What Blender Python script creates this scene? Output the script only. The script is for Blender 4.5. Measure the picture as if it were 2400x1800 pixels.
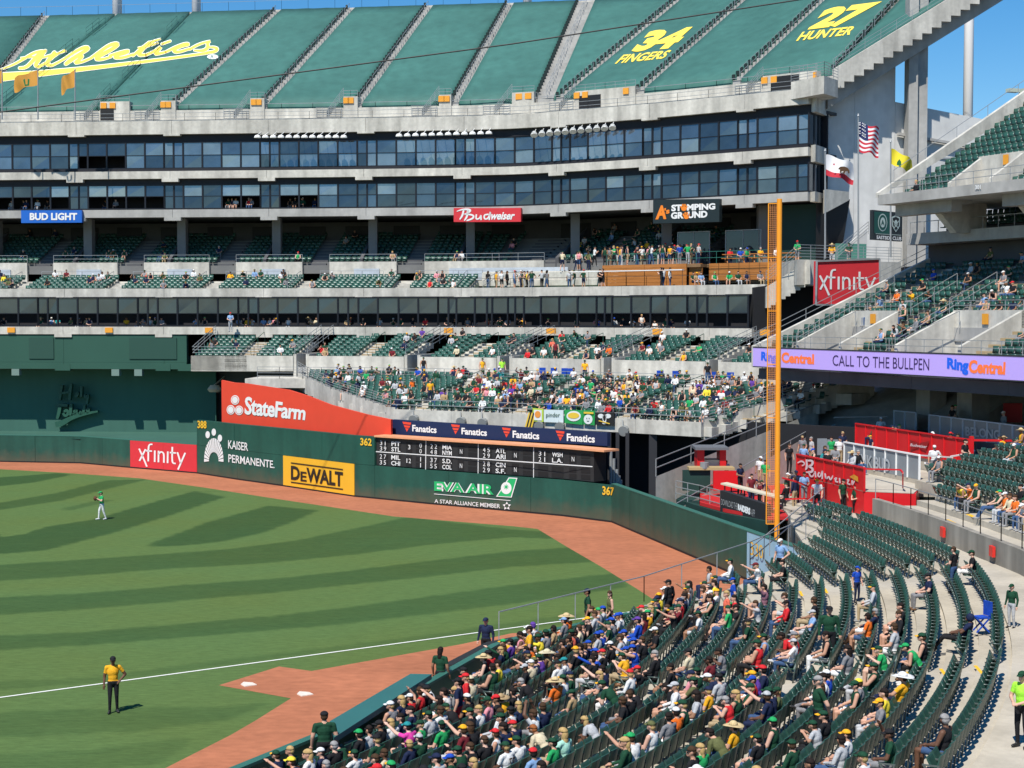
import bpy, bmesh, math, random
import numpy as np
from mathutils import Vector, Matrix
random.seed(7); rng = np.random.default_rng(7)
for o in list(bpy.data.objects): bpy.data.objects.remove(o)
sc = bpy.context.scene
COL = sc.collection
# ------------------------------------------------------------------ camera, sky, sun, exposure
CH, FPX, PITCH = 12.7, 3600.0, math.atan(160/3600)
cam = bpy.data.objects.new('camera', bpy.data.cameras.new('camera')); COL.objects.link(cam)
cam.location = (0, 0, CH); cam.rotation_euler = (math.pi/2 - PITCH, 0, 0)
cam.data.sensor_width = 36; cam.data.lens = 54; cam.data.clip_start = 0.5; cam.data.clip_end = 3000
sc.camera = cam
SUN_EL = math.radians(56); SDX, SDY = 0.42, 0.907       # horizontal direction in which shadows fall
world = bpy.data.worlds.new('World'); sc.world = world; world.use_nodes = True
wn = world.node_tree; wn.nodes.clear()
sky = wn.nodes.new('ShaderNodeTexSky'); sky.sky_type = 'NISHITA'; sky.sun_disc = False
sky.sun_elevation = SUN_EL; sky.sun_rotation = math.atan2(-SDX, -SDY) % (2*math.pi)
sky.air_density = 1.0; sky.dust_density = 0.0; sky.ozone_density = 4.0; sky.altitude = 300
bg = wn.nodes.new('ShaderNodeBackground'); bg.inputs['Strength'].default_value = 0.108
wo = wn.nodes.new('ShaderNodeOutputWorld')
hs_ = wn.nodes.new('ShaderNodeHueSaturation'); hs_.inputs['Saturation'].default_value = 1.38; wn.links.new(sky.outputs[0], hs_.inputs['Color']); wn.links.new(hs_.outputs[0], bg.inputs[0]); wn.links.new(bg.outputs[0], wo.inputs[0])
sund = bpy.data.lights.new('sun', 'SUN'); sund.energy = 5.0; sund.angle = math.radians(0.53); sund.color = (1.0, 0.955, 0.88)
sun = bpy.data.objects.new('sun', sund); COL.objects.link(sun)
d = Vector((SDX*math.cos(SUN_EL), SDY*math.cos(SUN_EL), -math.sin(SUN_EL)))
sun.rotation_euler = d.to_track_quat('-Z', 'Y').to_euler(); sun.location = (0, 0, 90)
sc.view_settings.view_transform = 'Standard'; sc.view_settings.look = 'None'
sc.view_settings.exposure = 0.20; sc.view_settings.gamma = 1.0; sc.view_settings.use_curve_mapping = False
sc.cycles.max_bounces = 5; sc.cycles.diffuse_bounces = 2; sc.cycles.glossy_bounces = 3; sc.cycles.transparent_max_bounces = 8
sc.cycles.use_denoising = True
# ------------------------------------------------------------------ pixel <-> place
CP, SP = math.cos(PITCH), math.sin(PITCH)
def ray(u, v):
    x = (u-1200)/FPX; y = -(v-900)/FPX
    return x, CP + y*SP, -SP + y*CP
def W(u, v, Y):
    x, a, b = ray(u, v); t = Y/a
    return (x*t, Y, CH + b*t)
def G(u, v, z):
    x, a, b = ray(u, v); t = (z-CH)/b
    return (x*t, a*t, z)
def proj(p):
    x, y, z = p[0], p[1], p[2]-CH
    f = y*CP - z*SP; up = y*SP + z*CP
    return 1200 + FPX*x/f, 900 - FPX*up/f
# ------------------------------------------------------------------ plan paths
def vec2(p): return np.array(p[:2], float)
class Path:
    def __init__(s, pts, smooth=0):
        P = [vec2(p) for p in pts]
        for _ in range(smooth):
            Q = [P[0]]
            for a, b in zip(P[:-1], P[1:]): Q += [a*.75+b*.25, a*.25+b*.75]
            P = Q + [P[-1]]
        s.P = np.array(P); d = np.linalg.norm(np.diff(s.P, axis=0), axis=1)
        s.S = np.concatenate([[0], np.cumsum(d)]); s.L = s.S[-1]
    def at(s, t):
        return np.array([np.interp(t, s.S, s.P[:, 0]), np.interp(t, s.S, s.P[:, 1])])
    def tan(s, t, e=.6):
        d = s.at(min(t+e, s.L)) - s.at(max(t-e, 0)); return d/np.linalg.norm(d)
    def nrm(s, t):                       # points away from the camera side (left of the direction of travel)
        a = s.tan(t); return np.array([-a[1], a[0]])
    def off(s, dd):
        T = np.gradient(s.P, axis=0); T /= np.linalg.norm(T, axis=1)[:, None]
        return Path(s.P + np.stack([-T[:, 1], T[:, 0]], 1)*dd)
    def at_u(s, u):                      # parameter where the path crosses the picture column u
        k = (u-1200)/FPX; best = None
        for i in range(len(s.P)-1):
            a, b = s.P[i], s.P[i+1]; fa, fb = a[0]-k*a[1]/CP*1.0, b[0]-k*b[1]/CP
            if (fa <= 0 <= fb) or (fb <= 0 <= fa):
                t = fa/(fa-fb) if fa != fb else 0
                return s.S[i] + t*(s.S[i+1]-s.S[i])
        return 0.0 if u < 1200 else s.L
    def sub(s, a, b, step=None):
        t = [a] + [x for x in s.S if a+1e-6 < x < b-1e-6] + [b]
        if step: t = list(np.linspace(a, b, max(2, int(math.ceil((b-a)/step))+1)))
        return [s.at(x) for x in t]
def hit(path, u, v, off=0.0):
    """the point where the line of sight of a photo pixel meets the upright wall that stands on a plan path"""
    x, a, b = ray(u, v); P = path.P
    for i in range(len(P)-1):
        p, q = P[i], P[i+1]; f0 = p[0]*a - p[1]*x; f1 = q[0]*a - q[1]*x
        if f0*f1 <= 0 or (i == 0 and f0 > 0) or (i == len(P)-2 and f1 < 0):
            t = f0/(f0-f1); X = p + (q-p)*t; n = np.array([-(q-p)[1], (q-p)[0]]); n /= np.linalg.norm(n)
            T = X[1]/a; z = CH + b*T; X = X - n*off
            return (X[0], X[1], z)
# ------------------------------------------------------------------ materials
MATS = {}
def mat(name, col, rough=.7, var=.0, scale=1.0, spec=.4, metal=0.0, var2=0.0, scale2=8.0, streak=0.0, bump=0.0, bscale=20.0, alpha=1.0, emit=0.0, stretch=None):
    if name in MATS: return MATS[name]
    m = bpy.data.materials.new(name); m.use_nodes = True; nt = m.node_tree; b = nt.nodes['Principled BSDF']
    b.inputs['Roughness'].default_value = rough; b.inputs['Specular IOR Level'].default_value = spec
    b.inputs['Metallic'].default_value = metal; b.inputs['Base Color'].default_value = (*col, 1)
    L = nt.links; N = nt.nodes
    if var or var2 or streak or bump:
        tc = N.new('ShaderNodeTexCoord'); src = tc.outputs['Object']
        last = None
        def layer(sc_, amt, dim=(1, 1, 1), detail=5):
            nonlocal last
            mp = N.new('ShaderNodeMapping'); mp.inputs['Scale'].default_value = dim; L.new(src, mp.inputs[0])
            nz = N.new('ShaderNodeTexNoise'); nz.inputs['Scale'].default_value = sc_; nz.inputs['Detail'].default_value = detail
            L.new(mp.outputs[0], nz.inputs['Vector'])
            mr = N.new('ShaderNodeMapRange'); mr.inputs[1].default_value = .25; mr.inputs[2].default_value = .75
            mr.inputs[3].default_value = 1-amt; mr.inputs[4].default_value = 1+amt*.6
            L.new(nz.outputs[0], mr.inputs[0])
            if last is None: last = mr.outputs[0]
            else:
                mm = N.new('ShaderNodeMath'); mm.operation = 'MULTIPLY'; L.new(last, mm.inputs[0]); L.new(mr.outputs[0], mm.inputs[1]); last = mm.outputs[0]
        if var: layer(scale, var, stretch or (1, 1, 1))
        if var2: layer(scale2, var2, stretch or (1, 1, 1))
        if streak: layer(1.1, streak, (1, 1, .12))
        if last is not None:
            mx = N.new('ShaderNodeMix'); mx.data_type = 'RGBA'; mx.blend_type = 'MULTIPLY'; mx.inputs[0].default_value = 1
            mx.inputs[6].default_value = (*col, 1); L.new(last, mx.inputs[7]); L.new(mx.outputs[2], b.inputs['Base Color'])
        if bump:
            nz = N.new('ShaderNodeTexNoise'); nz.inputs['Scale'].default_value = bscale; L.new(src, nz.inputs['Vector'])
            bp = N.new('ShaderNodeBump'); bp.inputs['Strength'].default_value = bump; bp.inputs['Distance'].default_value = .02
            L.new(nz.outputs[0], bp.inputs['Height']); L.new(bp.outputs[0], b.inputs['Normal'])
    if alpha < 1: b.inputs['Alpha'].default_value = alpha
    if emit:
        b.inputs['Emission Color'].default_value = (*col, 1); b.inputs['Emission Strength'].default_value = emit
    MATS[name] = m; return m
def S(r, g, b):            # sRGB 0..255 -> linear
    return tuple(((c/255)/12.92 if c/255 <= .04045 else ((c/255+.055)/1.055)**2.4) for c in (r, g, b))
conc = mat('pale_concrete', (.58, .555, .49), .9, .14, .35, .2, var2=.14, scale2=3.2, streak=.36)
concg = mat('grey_concrete', (.42, .41, .385), .9, .18, .3, .2, var2=.12, scale2=2.2, streak=.18)
concf = mat('floor_concrete', (.47, .425, .345), .9, .20, .6, .2, var2=.10, scale2=5, bump=.2)
concd = mat('shade_concrete', (.10, .10, .105), .9, .2, .5, .2)  # concrete with the shade of covered and sunken places in its colour
steel = mat('galvanised_steel', (.33, .345, .35), .45, .1, 3, .5, metal=.3)
darksteel = mat('dark_steel', (.03, .035, .035), .5)
white = mat('white_paint', (.78, .78, .76), .5, .06, 2)
yell = mat('yellow_paint', (.85, .50, .03), .5)
polem = mat('orange_pole_paint', (.87, .33, .02), .45, .05, 2)
black = mat('black_paint', (.012, .012, .013), .6)
green = mat('seat_green', (.014, .064, .043), .45, .25, 1.3, .45)
wallg = mat('wall_padding_green', (.016, .085, .060), .55, .18, .35, .4, var2=.08, scale2=3, streak=.22)
backg = mat('batters_eye_green', (.045, .125, .095), .75, .08, .3, .3, streak=.08)
panelg = mat('painted_panel_green', (.028, .092, .066), .75, .08, .4, .3)
tarpm = mat('tarp_green', (.050, .152, .128), .65, .16, .12, .25, var2=.12, scale2=1.0, streak=.10, bump=1.0, bscale=1.3)
tealm = mat('roof_teal', (.030, .135, .125), .6, .1, .8)
nt_ = wallg.node_tree; N_ = nt_.nodes; L_ = nt_.links; bs_ = N_['Principled BSDF']; src_ = bs_.inputs['Base Color'].links[0].from_socket      # dust kicked up on the padding
tc_ = N_.new('ShaderNodeTexCoord'); sx_ = N_.new('ShaderNodeSeparateXYZ'); L_.new(tc_.outputs['Object'], sx_.inputs[0]); nz_ = N_.new('ShaderNodeTexNoise'); nz_.inputs['Scale'].default_value = 1.3; nz_.inputs['Detail'].default_value = 6; L_.new(tc_.outputs['Object'], nz_.inputs[0])
ma_ = N_.new('ShaderNodeMath'); ma_.operation = 'MULTIPLY_ADD'; L_.new(nz_.outputs[0], ma_.inputs[0]); ma_.inputs[1].default_value = -1.6; L_.new(sx_.outputs[2], ma_.inputs[2])
mr_ = N_.new('ShaderNodeMapRange'); mr_.inputs[1].default_value = -.75; mr_.inputs[2].default_value = .35; mr_.inputs[3].default_value = .55; mr_.inputs[4].default_value = 0; L_.new(ma_.outputs[0], mr_.inputs[0])
mx_ = N_.new('ShaderNodeMix'); mx_.data_type = 'RGBA'; L_.new(mr_.outputs[0], mx_.inputs[0]); L_.new(src_, mx_.inputs[6]); mx_.inputs[7].default_value = (.12, .085, .05, 1); L_.new(mx_.outputs[2], bs_.inputs['Base Color'])
redm = mat('sign_red', (.62, .035, .045), .5, .05, 1)
redo = mat('banner_orange_red', (.73, .065, .030), .5, .05, 1)
redp = mat('panel_red', (.60, .012, .016), .4, .08, 1)
navy = mat('navy_board', (.010, .022, .075), .5)
frame = mat('window_frame_black', (.010, .011, .016), .4)
wood = mat('orange_wood', (.42, .16, .035), .6, .2, .8, stretch=(1, 1, 8))
greyp = mat('grey_panel_glass', (.22, .25, .27), .25, .1, 1, .6)
# ------------------------------------------------------------------ mesh builder
class MB:
    def __init__(s): s.v = []; s.f = []; s.m = []; s.n = 0
    def add(s, V, F, mi=0):
        s.v += [tuple(map(float, p)) for p in V]; s.f += [tuple(i+s.n for i in f) for f in F]; s.m += [mi]*len(F); s.n += len(V)
    def quad(s, a, b, c, d, mi=0): s.add([a, b, c, d], [(0, 1, 2, 3)], mi)
    def hexa(s, P, mi=0):            # P: 4 bottom, 4 top, same order
        s.add(P, [(3, 2, 1, 0), (4, 5, 6, 7), (0, 1, 5, 4), (1, 2, 6, 5), (2, 3, 7, 6), (3, 0, 4, 7)], mi)
    def box(s, c, size, rz=0, mi=0):
        x, y, z = size[0]/2, size[1]/2, size[2]/2; ca, sa = math.cos(rz), math.sin(rz)
        P = [(c[0]+a*x*ca-b*y*sa, c[1]+a*x*sa+b*y*ca, c[2]+e*z) for e in (-1, 1) for a, b in ((-1, -1), (1, -1), (1, 1), (-1, 1))]
        s.hexa(P, mi)
    def bar(s, a, b, w=.05, h=None, mi=0):
        a = Vector(a); b = Vector(b); d = (b-a)
        if d.length < 1e-6: return
        d.normalize(); up = Vector((0, 0, 1)) if abs(d.z) < .95 else Vector((1, 0, 0))
        r = d.cross(up).normalized(); q = r.cross(d).normalized(); h = h or w; r *= w/2; q *= h/2
        s.hexa([a-r-q, a+r-q, a+r+q, a-r+q, b-r-q, b+r-q, b+r+q, b-r+q], mi)
    def tube(s, a, b, r0, r1=None, n=8, mi=0):
        a = Vector(a); b = Vector(b); d = (b-a).normalized(); up = Vector((0, 0, 1)) if abs(d.z) < .95 else Vector((1, 0, 0))
        x = d.cross(up).normalized(); y = d.cross(x).normalized(); r1 = r0 if r1 is None else r1; V = []
        for p, r in ((a, r0), (b, r1)):
            for i in range(n):
                t = 2*math.pi*i/n; V.append(p + x*math.cos(t)*r + y*math.sin(t)*r)
        s.add(V, [(i, (i+1) % n, n+(i+1) % n, n+i) for i in range(n)] + [tuple(range(n))[::-1], tuple(range(n, 2*n))], mi)
    def prism(s, poly, z0, z1, mi=0):
        n = len(poly); V = [(p[0], p[1], z0) for p in poly] + [(p[0], p[1], z1) for p in poly]
        s.add(V, [tuple(range(n))[::-1], tuple(range(n, 2*n))] + [(i, (i+1) % n, n+(i+1) % n, n+i) for i in range(n)], mi)
    def slab(s, P, Q, z0, z1, mi=0):         # between two plan polylines of equal length, z0/z1 may be lists
        n = len(P)
        def zz(z, i): return z[i] if hasattr(z, '__len__') else z
        V = []
        for i in range(n):
            V += [(P[i][0], P[i][1], zz(z0, i)), (Q[i][0], Q[i][1], zz(z0, i)), (Q[i][0], Q[i][1], zz(z1, i)), (P[i][0], P[i][1], zz(z1, i))]
        F = [(0, 3, 2, 1), (4*n-4, 4*n-3, 4*n-2, 4*n-1)]
        for i in range(n-1):
            a = 4*i; b = a+4
            F += [(a, b, b+3, a+3), (a+3, b+3, b+2, a+2), (a+2, b+2, b+1, a+1), (a+1, b+1, b, a)]
        s.add(V, F, mi)
    def build(s, name, mats, parent=None, smooth=False, world=True):
        me = bpy.data.meshes.new(name)
        off = Vector(parent.location) if (parent is not None and world) else Vector((0, 0, 0))
        if parent is not None and parent.parent is not None and world: off = off + Vector(parent.parent.location)
        V = np.array(s.v, float).reshape(-1, 3) - np.array(off)
        me.from_pydata(V.tolist(), [], s.f)
        if not isinstance(mats, (list, tuple)): mats = [mats]
        for m in mats: me.materials.append(m)
        if len(mats) > 1: me.polygons.foreach_set('material_index', s.m)
        if smooth: me.polygons.foreach_set('use_smooth', [True]*len(me.polygons))
        me.update(); o = bpy.data.objects.new(name, me); COL.objects.link(o)
        if parent is not None: o.parent = parent
        return o
def tag(o, label=None, cat=None, group=None, kind=None):
    if label: o['label'] = label
    if cat: o['category'] = cat
    if group: o['group'] = group
    if kind: o['kind'] = kind
    return o
def thing(name, label, cat, loc=(0, 0, 0), group=None):
    o = bpy.data.objects.new(name, None); COL.objects.link(o); o.location = loc; o.empty_display_size = .3
    return tag(o, label, cat, group)
def copy_tree(o, parent=None, mats=None):
    c = o.copy(); COL.objects.link(c)
    if parent is not None: c.parent = parent
    for ch in o.children: copy_tree(ch, c)
    return c
# ------------------------------------------------------------------ lettering
def text_mesh(s, shear=0.0, offset=0.0, space=1.0, res=3):
    cu = bpy.data.curves.new('t', 'FONT'); cu.body = s; cu.shear = shear; cu.offset = offset; cu.space_character = space
    cu.resolution_u = res; cu.fill_mode = 'FRONT'; o = bpy.data.objects.new('t', cu); COL.objects.link(o)
    dg = bpy.context.evaluated_depsgraph_get(); me = o.evaluated_get(dg).to_mesh()
    V = np.array([v.co[:] for v in me.vertices]); F = [tuple(p.vertices) for p in me.polygons]
    bpy.data.objects.remove(o); bpy.data.curves.remove(cu)
    lo, hi = V[:, :2].min(0), V[:, :2].max(0); V = (V[:, :2]-lo)/(hi-lo)
    return V, F
def pix(corners, s, t):      # corners TL TR BR BL; s right, t up
    TL, TR, BR, BL = [np.array(c, float) for c in corners]
    return (BL*(1-s)+BR*s)*(1-t) + (TL*(1-s)+TR*s)*t
def lay(name, V, F, corners, hitf, m, parent):
    P = []
    for s, t in V:
        q = pix(corners, s, t); P.append(hitf(q[0], q[1]))
    b = MB(); b.add(P, F); o = b.build(name, m, parent); return o
def text_on(s, corners, hitf, m, parent, name='lettering', **k):
    V, F = text_mesh(s, **k); return lay(name, V, F, corners, hitf, m, parent)
def ribbon(pts, w, closed=False, smooth=2):
    P = [np.array(p[:2], float) for p in pts]; Wd = [p[2] if len(p) > 2 else w for p in pts]
    for _ in range(smooth):
        Q = [P[0]]; X = [Wd[0]]
        for i in range(len(P)-1):
            Q += [P[i]*.75+P[i+1]*.25, P[i]*.25+P[i+1]*.75]; X += [Wd[i]*.75+Wd[i+1]*.25, Wd[i]*.25+Wd[i+1]*.75]
        P = Q+[P[-1]]; Wd = X+[Wd[-1]]
    P = np.array(P); T = np.gradient(P, axis=0); T /= (np.linalg.norm(T, axis=1)[:, None]+1e-9)
    N = np.stack([-T[:, 1], T[:, 0]], 1); Wd = np.array(Wd)[:, None]/2
    V = np.concatenate([P+N*Wd, P-N*Wd]); n = len(P)
    return V, [(i, i+1, n+i+1, n+i) for i in range(n-1)]
def strokes_on(strokes, w, corners, hitf, m, parent, name='lettering', aspect=1.0):
    Vs = []; Fs = []; n = 0
    for st in strokes:
        V, F = ribbon([(p[0]*aspect, p[1]) + tuple(p[2:]) for p in st], w); V = V/np.array([aspect, 1])
        Vs.append(V); Fs += [tuple(i+n for i in f) for f in F]; n += len(V)
    return lay(name, np.concatenate(Vs), Fs, corners, hitf, m, parent)
def circle_poly(c, rx, ry, n=20): return [(c[0]+rx*math.cos(2*math.pi*i/n), c[1]+ry*math.sin(2*math.pi*i/n)) for i in range(n)]
def shape_on(polys, hitf, m, parent, name='emblem'):      # polygons given in photo pixels, printed on the surface
    b = MB()
    for p in polys:
        P = [hitf(*q) for q in p]; b.add(P, [tuple(range(len(P)))])
    return b.build(name, m, parent)
# ------------------------------------------------------------------ ground and field
g = MB(); g.quad((-900, -400, -.06), (900, -400, -.06), (900, 1500, -.06), (-900, 1500, -.06))
tag(g.build('ground', mat('service_asphalt', (.06, .06, .06), .95, .2, .1)), kind='structure')
wallpx = [(0, 1082), (190, 1085.5), (306, 1096), (463, 1109), (560, 1124), (666, 1139), (833, 1163.6), (1010, 1181), (1200, 1198), (1320, 1209), (1437.6, 1224)]
WP = [(-92, 118), (-78, 127), (-62, 132)] + [G(u, v, 0)[:2] for u, v in wallpx] + [(12.2, 70.2), (13.3, 66.5)]
WALL = Path(WP)
clay = mat('infield_clay', (.430, .158, .080), .95, .16, .22, .2, var2=.20, scale2=1.9, stretch=(1, 1.6, 1), bump=.3, bscale=14)
trk = MB(); Q = [p for p in WALL.P] ; trk.add([(p[0]+.3, p[1]+.3, -.01) for p in Q] + [(10, 20, -.01), (-92, 20, -.01)], [tuple(range(len(Q)+2))])
tag(trk.build('warning_track', clay), kind='structure')
def z3(x, y): return (x*.5425, 900+y*.5425)
def z4(x, y): return (1200+x*.5425, 900+y*.5425)
edge = [(-200, 368), (0, 368), (300, 385), (600, 407), (900, 450), (1200, 497), (1700, 572), (2212, 614)]
edge = [z3(*p) for p in edge] + [z4(110, 626), z4(240, 705), z4(390, 792), z4(540, 885), z4(640, 950)]
GE = [(-92, 112)] + [G(u, v, 0)[:2] for u, v in edge] + [(2.2, 60), (-2.4, 51), (-3, 30), (-92, 20)]
def inside(P, X, Y):
    P = np.array(P); r = np.zeros(X.shape, bool); j = len(P)-1
    for i in range(len(P)):
        xi, yi = P[i]; xj, yj = P[j]
        with np.errstate(divide='ignore', invalid='ignore'):
            c = ((yi > Y) != (yj > Y)) & (X < (xj-xi)*(Y-yi)/(yj-yi+1e-12)+xi)
        r ^= c; j = i
    return r
bands = [[(0, 405), (250, 385), (310, 392), (150, 425), (0, 452)],
 [(0, 540), (250, 470), (460, 416), (640, 412), (520, 440), (260, 505), (0, 566)],
 [(260, 540), (420, 502), (560, 486), (420, 520), (300, 548)],
 [(0, 668), (400, 586), (700, 500), (840, 463), (975, 488), (760, 560), (500, 640), (200, 718), (0, 748)],
 [(640, 693), (760, 648), (900, 596), (1160, 525), (1375, 546), (1260, 598), (1130, 645), (960, 680), (800, 698), (650, 704)],
 [(0, 790), (300, 762), (700, 735), (1000, 712), (1300, 672), (1600, 610), (1760, 575), (2212, 628), (2400, 640), (2700, 640), (2700, 680), (2212, 662), (1900, 690), (1500, 740), (1100, 778), (700, 800), (300, 832), (0, 858)],
 [(0, 925), (350, 905), (800, 868), (1200, 840), (1500, 808), (1800, 770), (2212, 722), (2700, 690), (2700, 760), (2212, 790), (1800, 838), (1500, 868), (1200, 900), (800, 935), (350, 975), (0, 1005)],
 [(0, 1090), (350, 1072), (800, 1035), (1200, 1000), (1500, 965), (1800, 925), (2212, 868), (2700, 812), (2700, 880), (2212, 950), (1800, 1000), (1500, 1035), (1200, 1062), (800, 1095), (350, 1130), (0, 1155)],
 [(0, 1285), (400, 1270), (800, 1212), (1200, 1165), (1500, 1128), (1800, 1090), (2212, 1030), (2500, 990), (2500, 1030), (2212, 1060), (1200, 1185), (400, 1290), (0, 1335)],
 [(0, 1420), (500, 1400), (900, 1400), (1180, 1375), (1000, 1450), (600, 1500), (0, 1530)],
 [(0, 1600), (400, 1580), (850, 1520), (700, 1640), (0, 1700)]]
lights = [[(0, 600), (110, 600), (185, 618), (120, 645), (0, 662)], [(400, 500), (520, 480), (600, 482), (618, 496), (520, 520), (430, 530), (505, 500)]]
xs = np.arange(-92, 11, .25); ys = np.arange(20, 132, .25); X, Y = np.meshgrid(xs, ys)
val = np.zeros(X.shape)
def gp(P): return [G(*z3(*p), 0)[:2] for p in P]
def wide_(P):      # carry the bands on past the left edge of the picture
    o = []
    for q in P:
        o.append((-260, q[1]+(18 if q[1] < 700 else 8)) if q[0] == 0 else q)
    return o
for i, b_ in enumerate(bands): val = np.where(inside(gp(wide_(b_)), X, Y), (1.0, .85, .6, 1.0, .95, .8, .78, .75, .45, .5, .4)[i], val)
for b_ in lights: val = np.where(inside(gp(b_), X, Y), -.35, val)
for _ in range(1):
    p = np.pad(val, 1, mode='edge'); val = (p[:-2, 1:-1]+p[2:, 1:-1]+p[1:-1, :-2]+p[1:-1, 2:]+4*val)/8
keep = inside(GE, X, Y)
ny, nx = X.shape; idx = np.arange(nx*ny).reshape(ny, nx)
me = bpy.data.meshes.new('grass')
a_ = idx[:-1, :-1].ravel(); cc = inside(GE, X[:-1, :-1]+.125, Y[:-1, :-1]+.125).ravel()
F = np.stack([a_, a_+1, a_+nx+1, a_+nx], 1)[cc]
# snap the border cells on to the mown edge so that it runs clean
V = np.stack([X.ravel(), Y.ravel(), np.zeros(nx*ny)], 1)
used = np.zeros(nx*ny, bool); used[F.ravel()] = True
cnt = np.bincount(F.ravel(), minlength=nx*ny); bord = np.where(used & (cnt < 4))[0]
ge = np.array(GE); A = ge; B = np.roll(ge, -1, 0)
for i in bord:
    p = V[i, :2]; d = B-A; t = np.clip(((p-A)*d).sum(1)/((d*d).sum(1)+1e-9), 0, 1); q = A+d*t[:, None]; k = np.argmin(((q-p)**2).sum(1))
    if np.linalg.norm(q[k]-p) < .6: V[i, :2] = q[k]
me.from_pydata(V.tolist(), [], F.tolist()); at = me.attributes.new('mow', 'FLOAT', 'POINT'); at.data.foreach_set('value', val.ravel().astype(np.float32))
gm = mat('mown_grass', (.09, .17, .05), .9); nt = gm.node_tree; N = nt.nodes; L = nt.links; bs = N['Principled BSDF']; bs.inputs['Specular IOR Level'].default_value = .15
an = N.new('ShaderNodeAttribute'); an.attribute_name = 'mow'
tc = N.new('ShaderNodeTexCoord'); mp = N.new('ShaderNodeMapping'); mp.inputs['Rotation'].default_value = (0, 0, math.radians(-33)); mp.inputs['Scale'].default_value = (.35, 1.4, 1); L.new(tc.outputs['Object'], mp.inputs[0])
n1 = N.new('ShaderNodeTexNoise'); n1.inputs['Scale'].default_value = .9; n1.inputs['Detail'].default_value = 8; n1.inputs['Roughness'].default_value = .7; L.new(mp.outputs[0], n1.inputs[0])
n2 = N.new('ShaderNodeTexNoise'); n2.inputs['Scale'].default_value = .12; n2.inputs['Detail'].default_value = 3; L.new(tc.outputs['Object'], n2.inputs[0])
ad = N.new('ShaderNodeMath'); ad.operation = 'MULTIPLY_ADD'; L.new(n1.outputs[0], ad.inputs[0]); ad.inputs[1].default_value = .5; 
ad2 = N.new('ShaderNodeMath'); ad2.operation = 'ADD'; L.new(an.outputs['Fac'], ad2.inputs[0]); ad2.inputs[1].default_value = -.25; L.new(ad2.outputs[0], ad.inputs[2])
mx = N.new('ShaderNodeMix'); mx.data_type = 'RGBA'; L.new(ad.outputs[0], mx.inputs[0]); mx.inputs[6].default_value = (.088, .152, .046, 1); mx.inputs[7].default_value = (.037, .082, .025, 1)
mr = N.new('ShaderNodeMapRange'); mr.inputs[1].default_value = .35; mr.inputs[2].default_value = .7; mr.inputs[3].default_value = 0; mr.inputs[4].default_value = .55; L.new(n2.outputs[0], mr.inputs[0])
mx2 = N.new('ShaderNodeMix'); mx2.data_type = 'RGBA'; mx2.blend_type = 'MULTIPLY'; L.new(mr.outputs[0], mx2.inputs[0]); L.new(mx.outputs[2], mx2.inputs[6]); mx2.inputs[7].default_value = (1.15, .92, .72, 1)
n3 = N.new('ShaderNodeTexNoise'); n3.inputs['Scale'].default_value = 5; n3.inputs['Detail'].default_value = 6; n3.inputs['Roughness'].default_value = .8; L.new(mp.outputs[0], n3.inputs[0])
mr3 = N.new('ShaderNodeMapRange'); mr3.inputs[1].default_value = .3; mr3.inputs[2].default_value = .7; mr3.inputs[3].default_value = .72; mr3.inputs[4].default_value = 1.25; L.new(n3.outputs[0], mr3.inputs[0])
mx3 = N.new('ShaderNodeMix'); mx3.data_type = 'RGBA'; mx3.blend_type = 'MULTIPLY'; mx3.inputs[0].default_value = 1; L.new(mx2.outputs[2], mx3.inputs[6]); L.new(mr3.outputs[0], mx3.inputs[7]); L.new(mx3.outputs[2], bs.inputs['Base Color'])
bp = N.new('ShaderNodeBump'); bp.inputs['Strength'].default_value = .5; bp.inputs['Distance'].default_value = .05; L.new(n1.outputs[0], bp.inputs['Height']); L.new(bp.outputs[0], bs.inputs['Normal'])
me.materials.append(gm); go = bpy.data.objects.new('grass', me); COL.objects.link(go); tag(go, 'striped mown outfield grass with light and dark bands', 'grass', kind='stuff')
dp = [(1200, 1484), (1080, 1510), (730, 1572.6), (654, 1562), (513, 1606), (682, 1636.6), (600, 1688), (540, 1723), (388, 1800), (200, 1900), (0, 2050), (900, 2200), (1300, 1700), (1300, 1480)]
b = MB(); P = [G(u, v, .006) for u, v in dp]; b.add(P, [tuple(range(len(P)))]); tag(b.build('bullpen_clay', clay), kind='structure')
fl0 = np.array(G(0, 1638, 0)[:2]); fl1 = np.array(G(1200, 1476, 0)[:2]); dr = (fl1-fl0)/np.linalg.norm(fl1-fl0); nr = np.array([-dr[1], dr[0]])*.055
b = MB(); e0 = fl0-dr*30; e1 = np.array([12.1, 70.1])
b.quad((*(e0-nr), .012), (*(e1-nr), .012), (*(e1+nr), .012), (*(e0+nr), .012)); tag(b.build('foul_line', mat('chalk', (.80, .80, .74), .95, .1, 6)), kind='structure')
for i, (u, v) in enumerate(((580, 1604.5), (712, 1627))):
    x, y, _ = G(u, v, 0); b = MB(); ca = Vector((dr[0], dr[1])); pr = Vector((-dr[1], dr[0]))
    pts = [(-.2, -.22), (.2, -.22), (.2, .05), (0, .25), (-.2, .05)]
    q = [(x+ca.x*s*1.1+pr.x*t*1.3, y+ca.y*s*1.1+pr.y*t*1.3) for s, t in pts]; b.prism(q, .006, .035)
    tag(b.build('home_plate', mat('rubber_white', (.75, .66, .56), .7, .2, 9)), ['white practice home plate on the clay nearer the foul line corner', 'white practice home plate on the clay nearer the teal bench roof'][i], 'home plate', 'practice plates in the bullpen clay')
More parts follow.
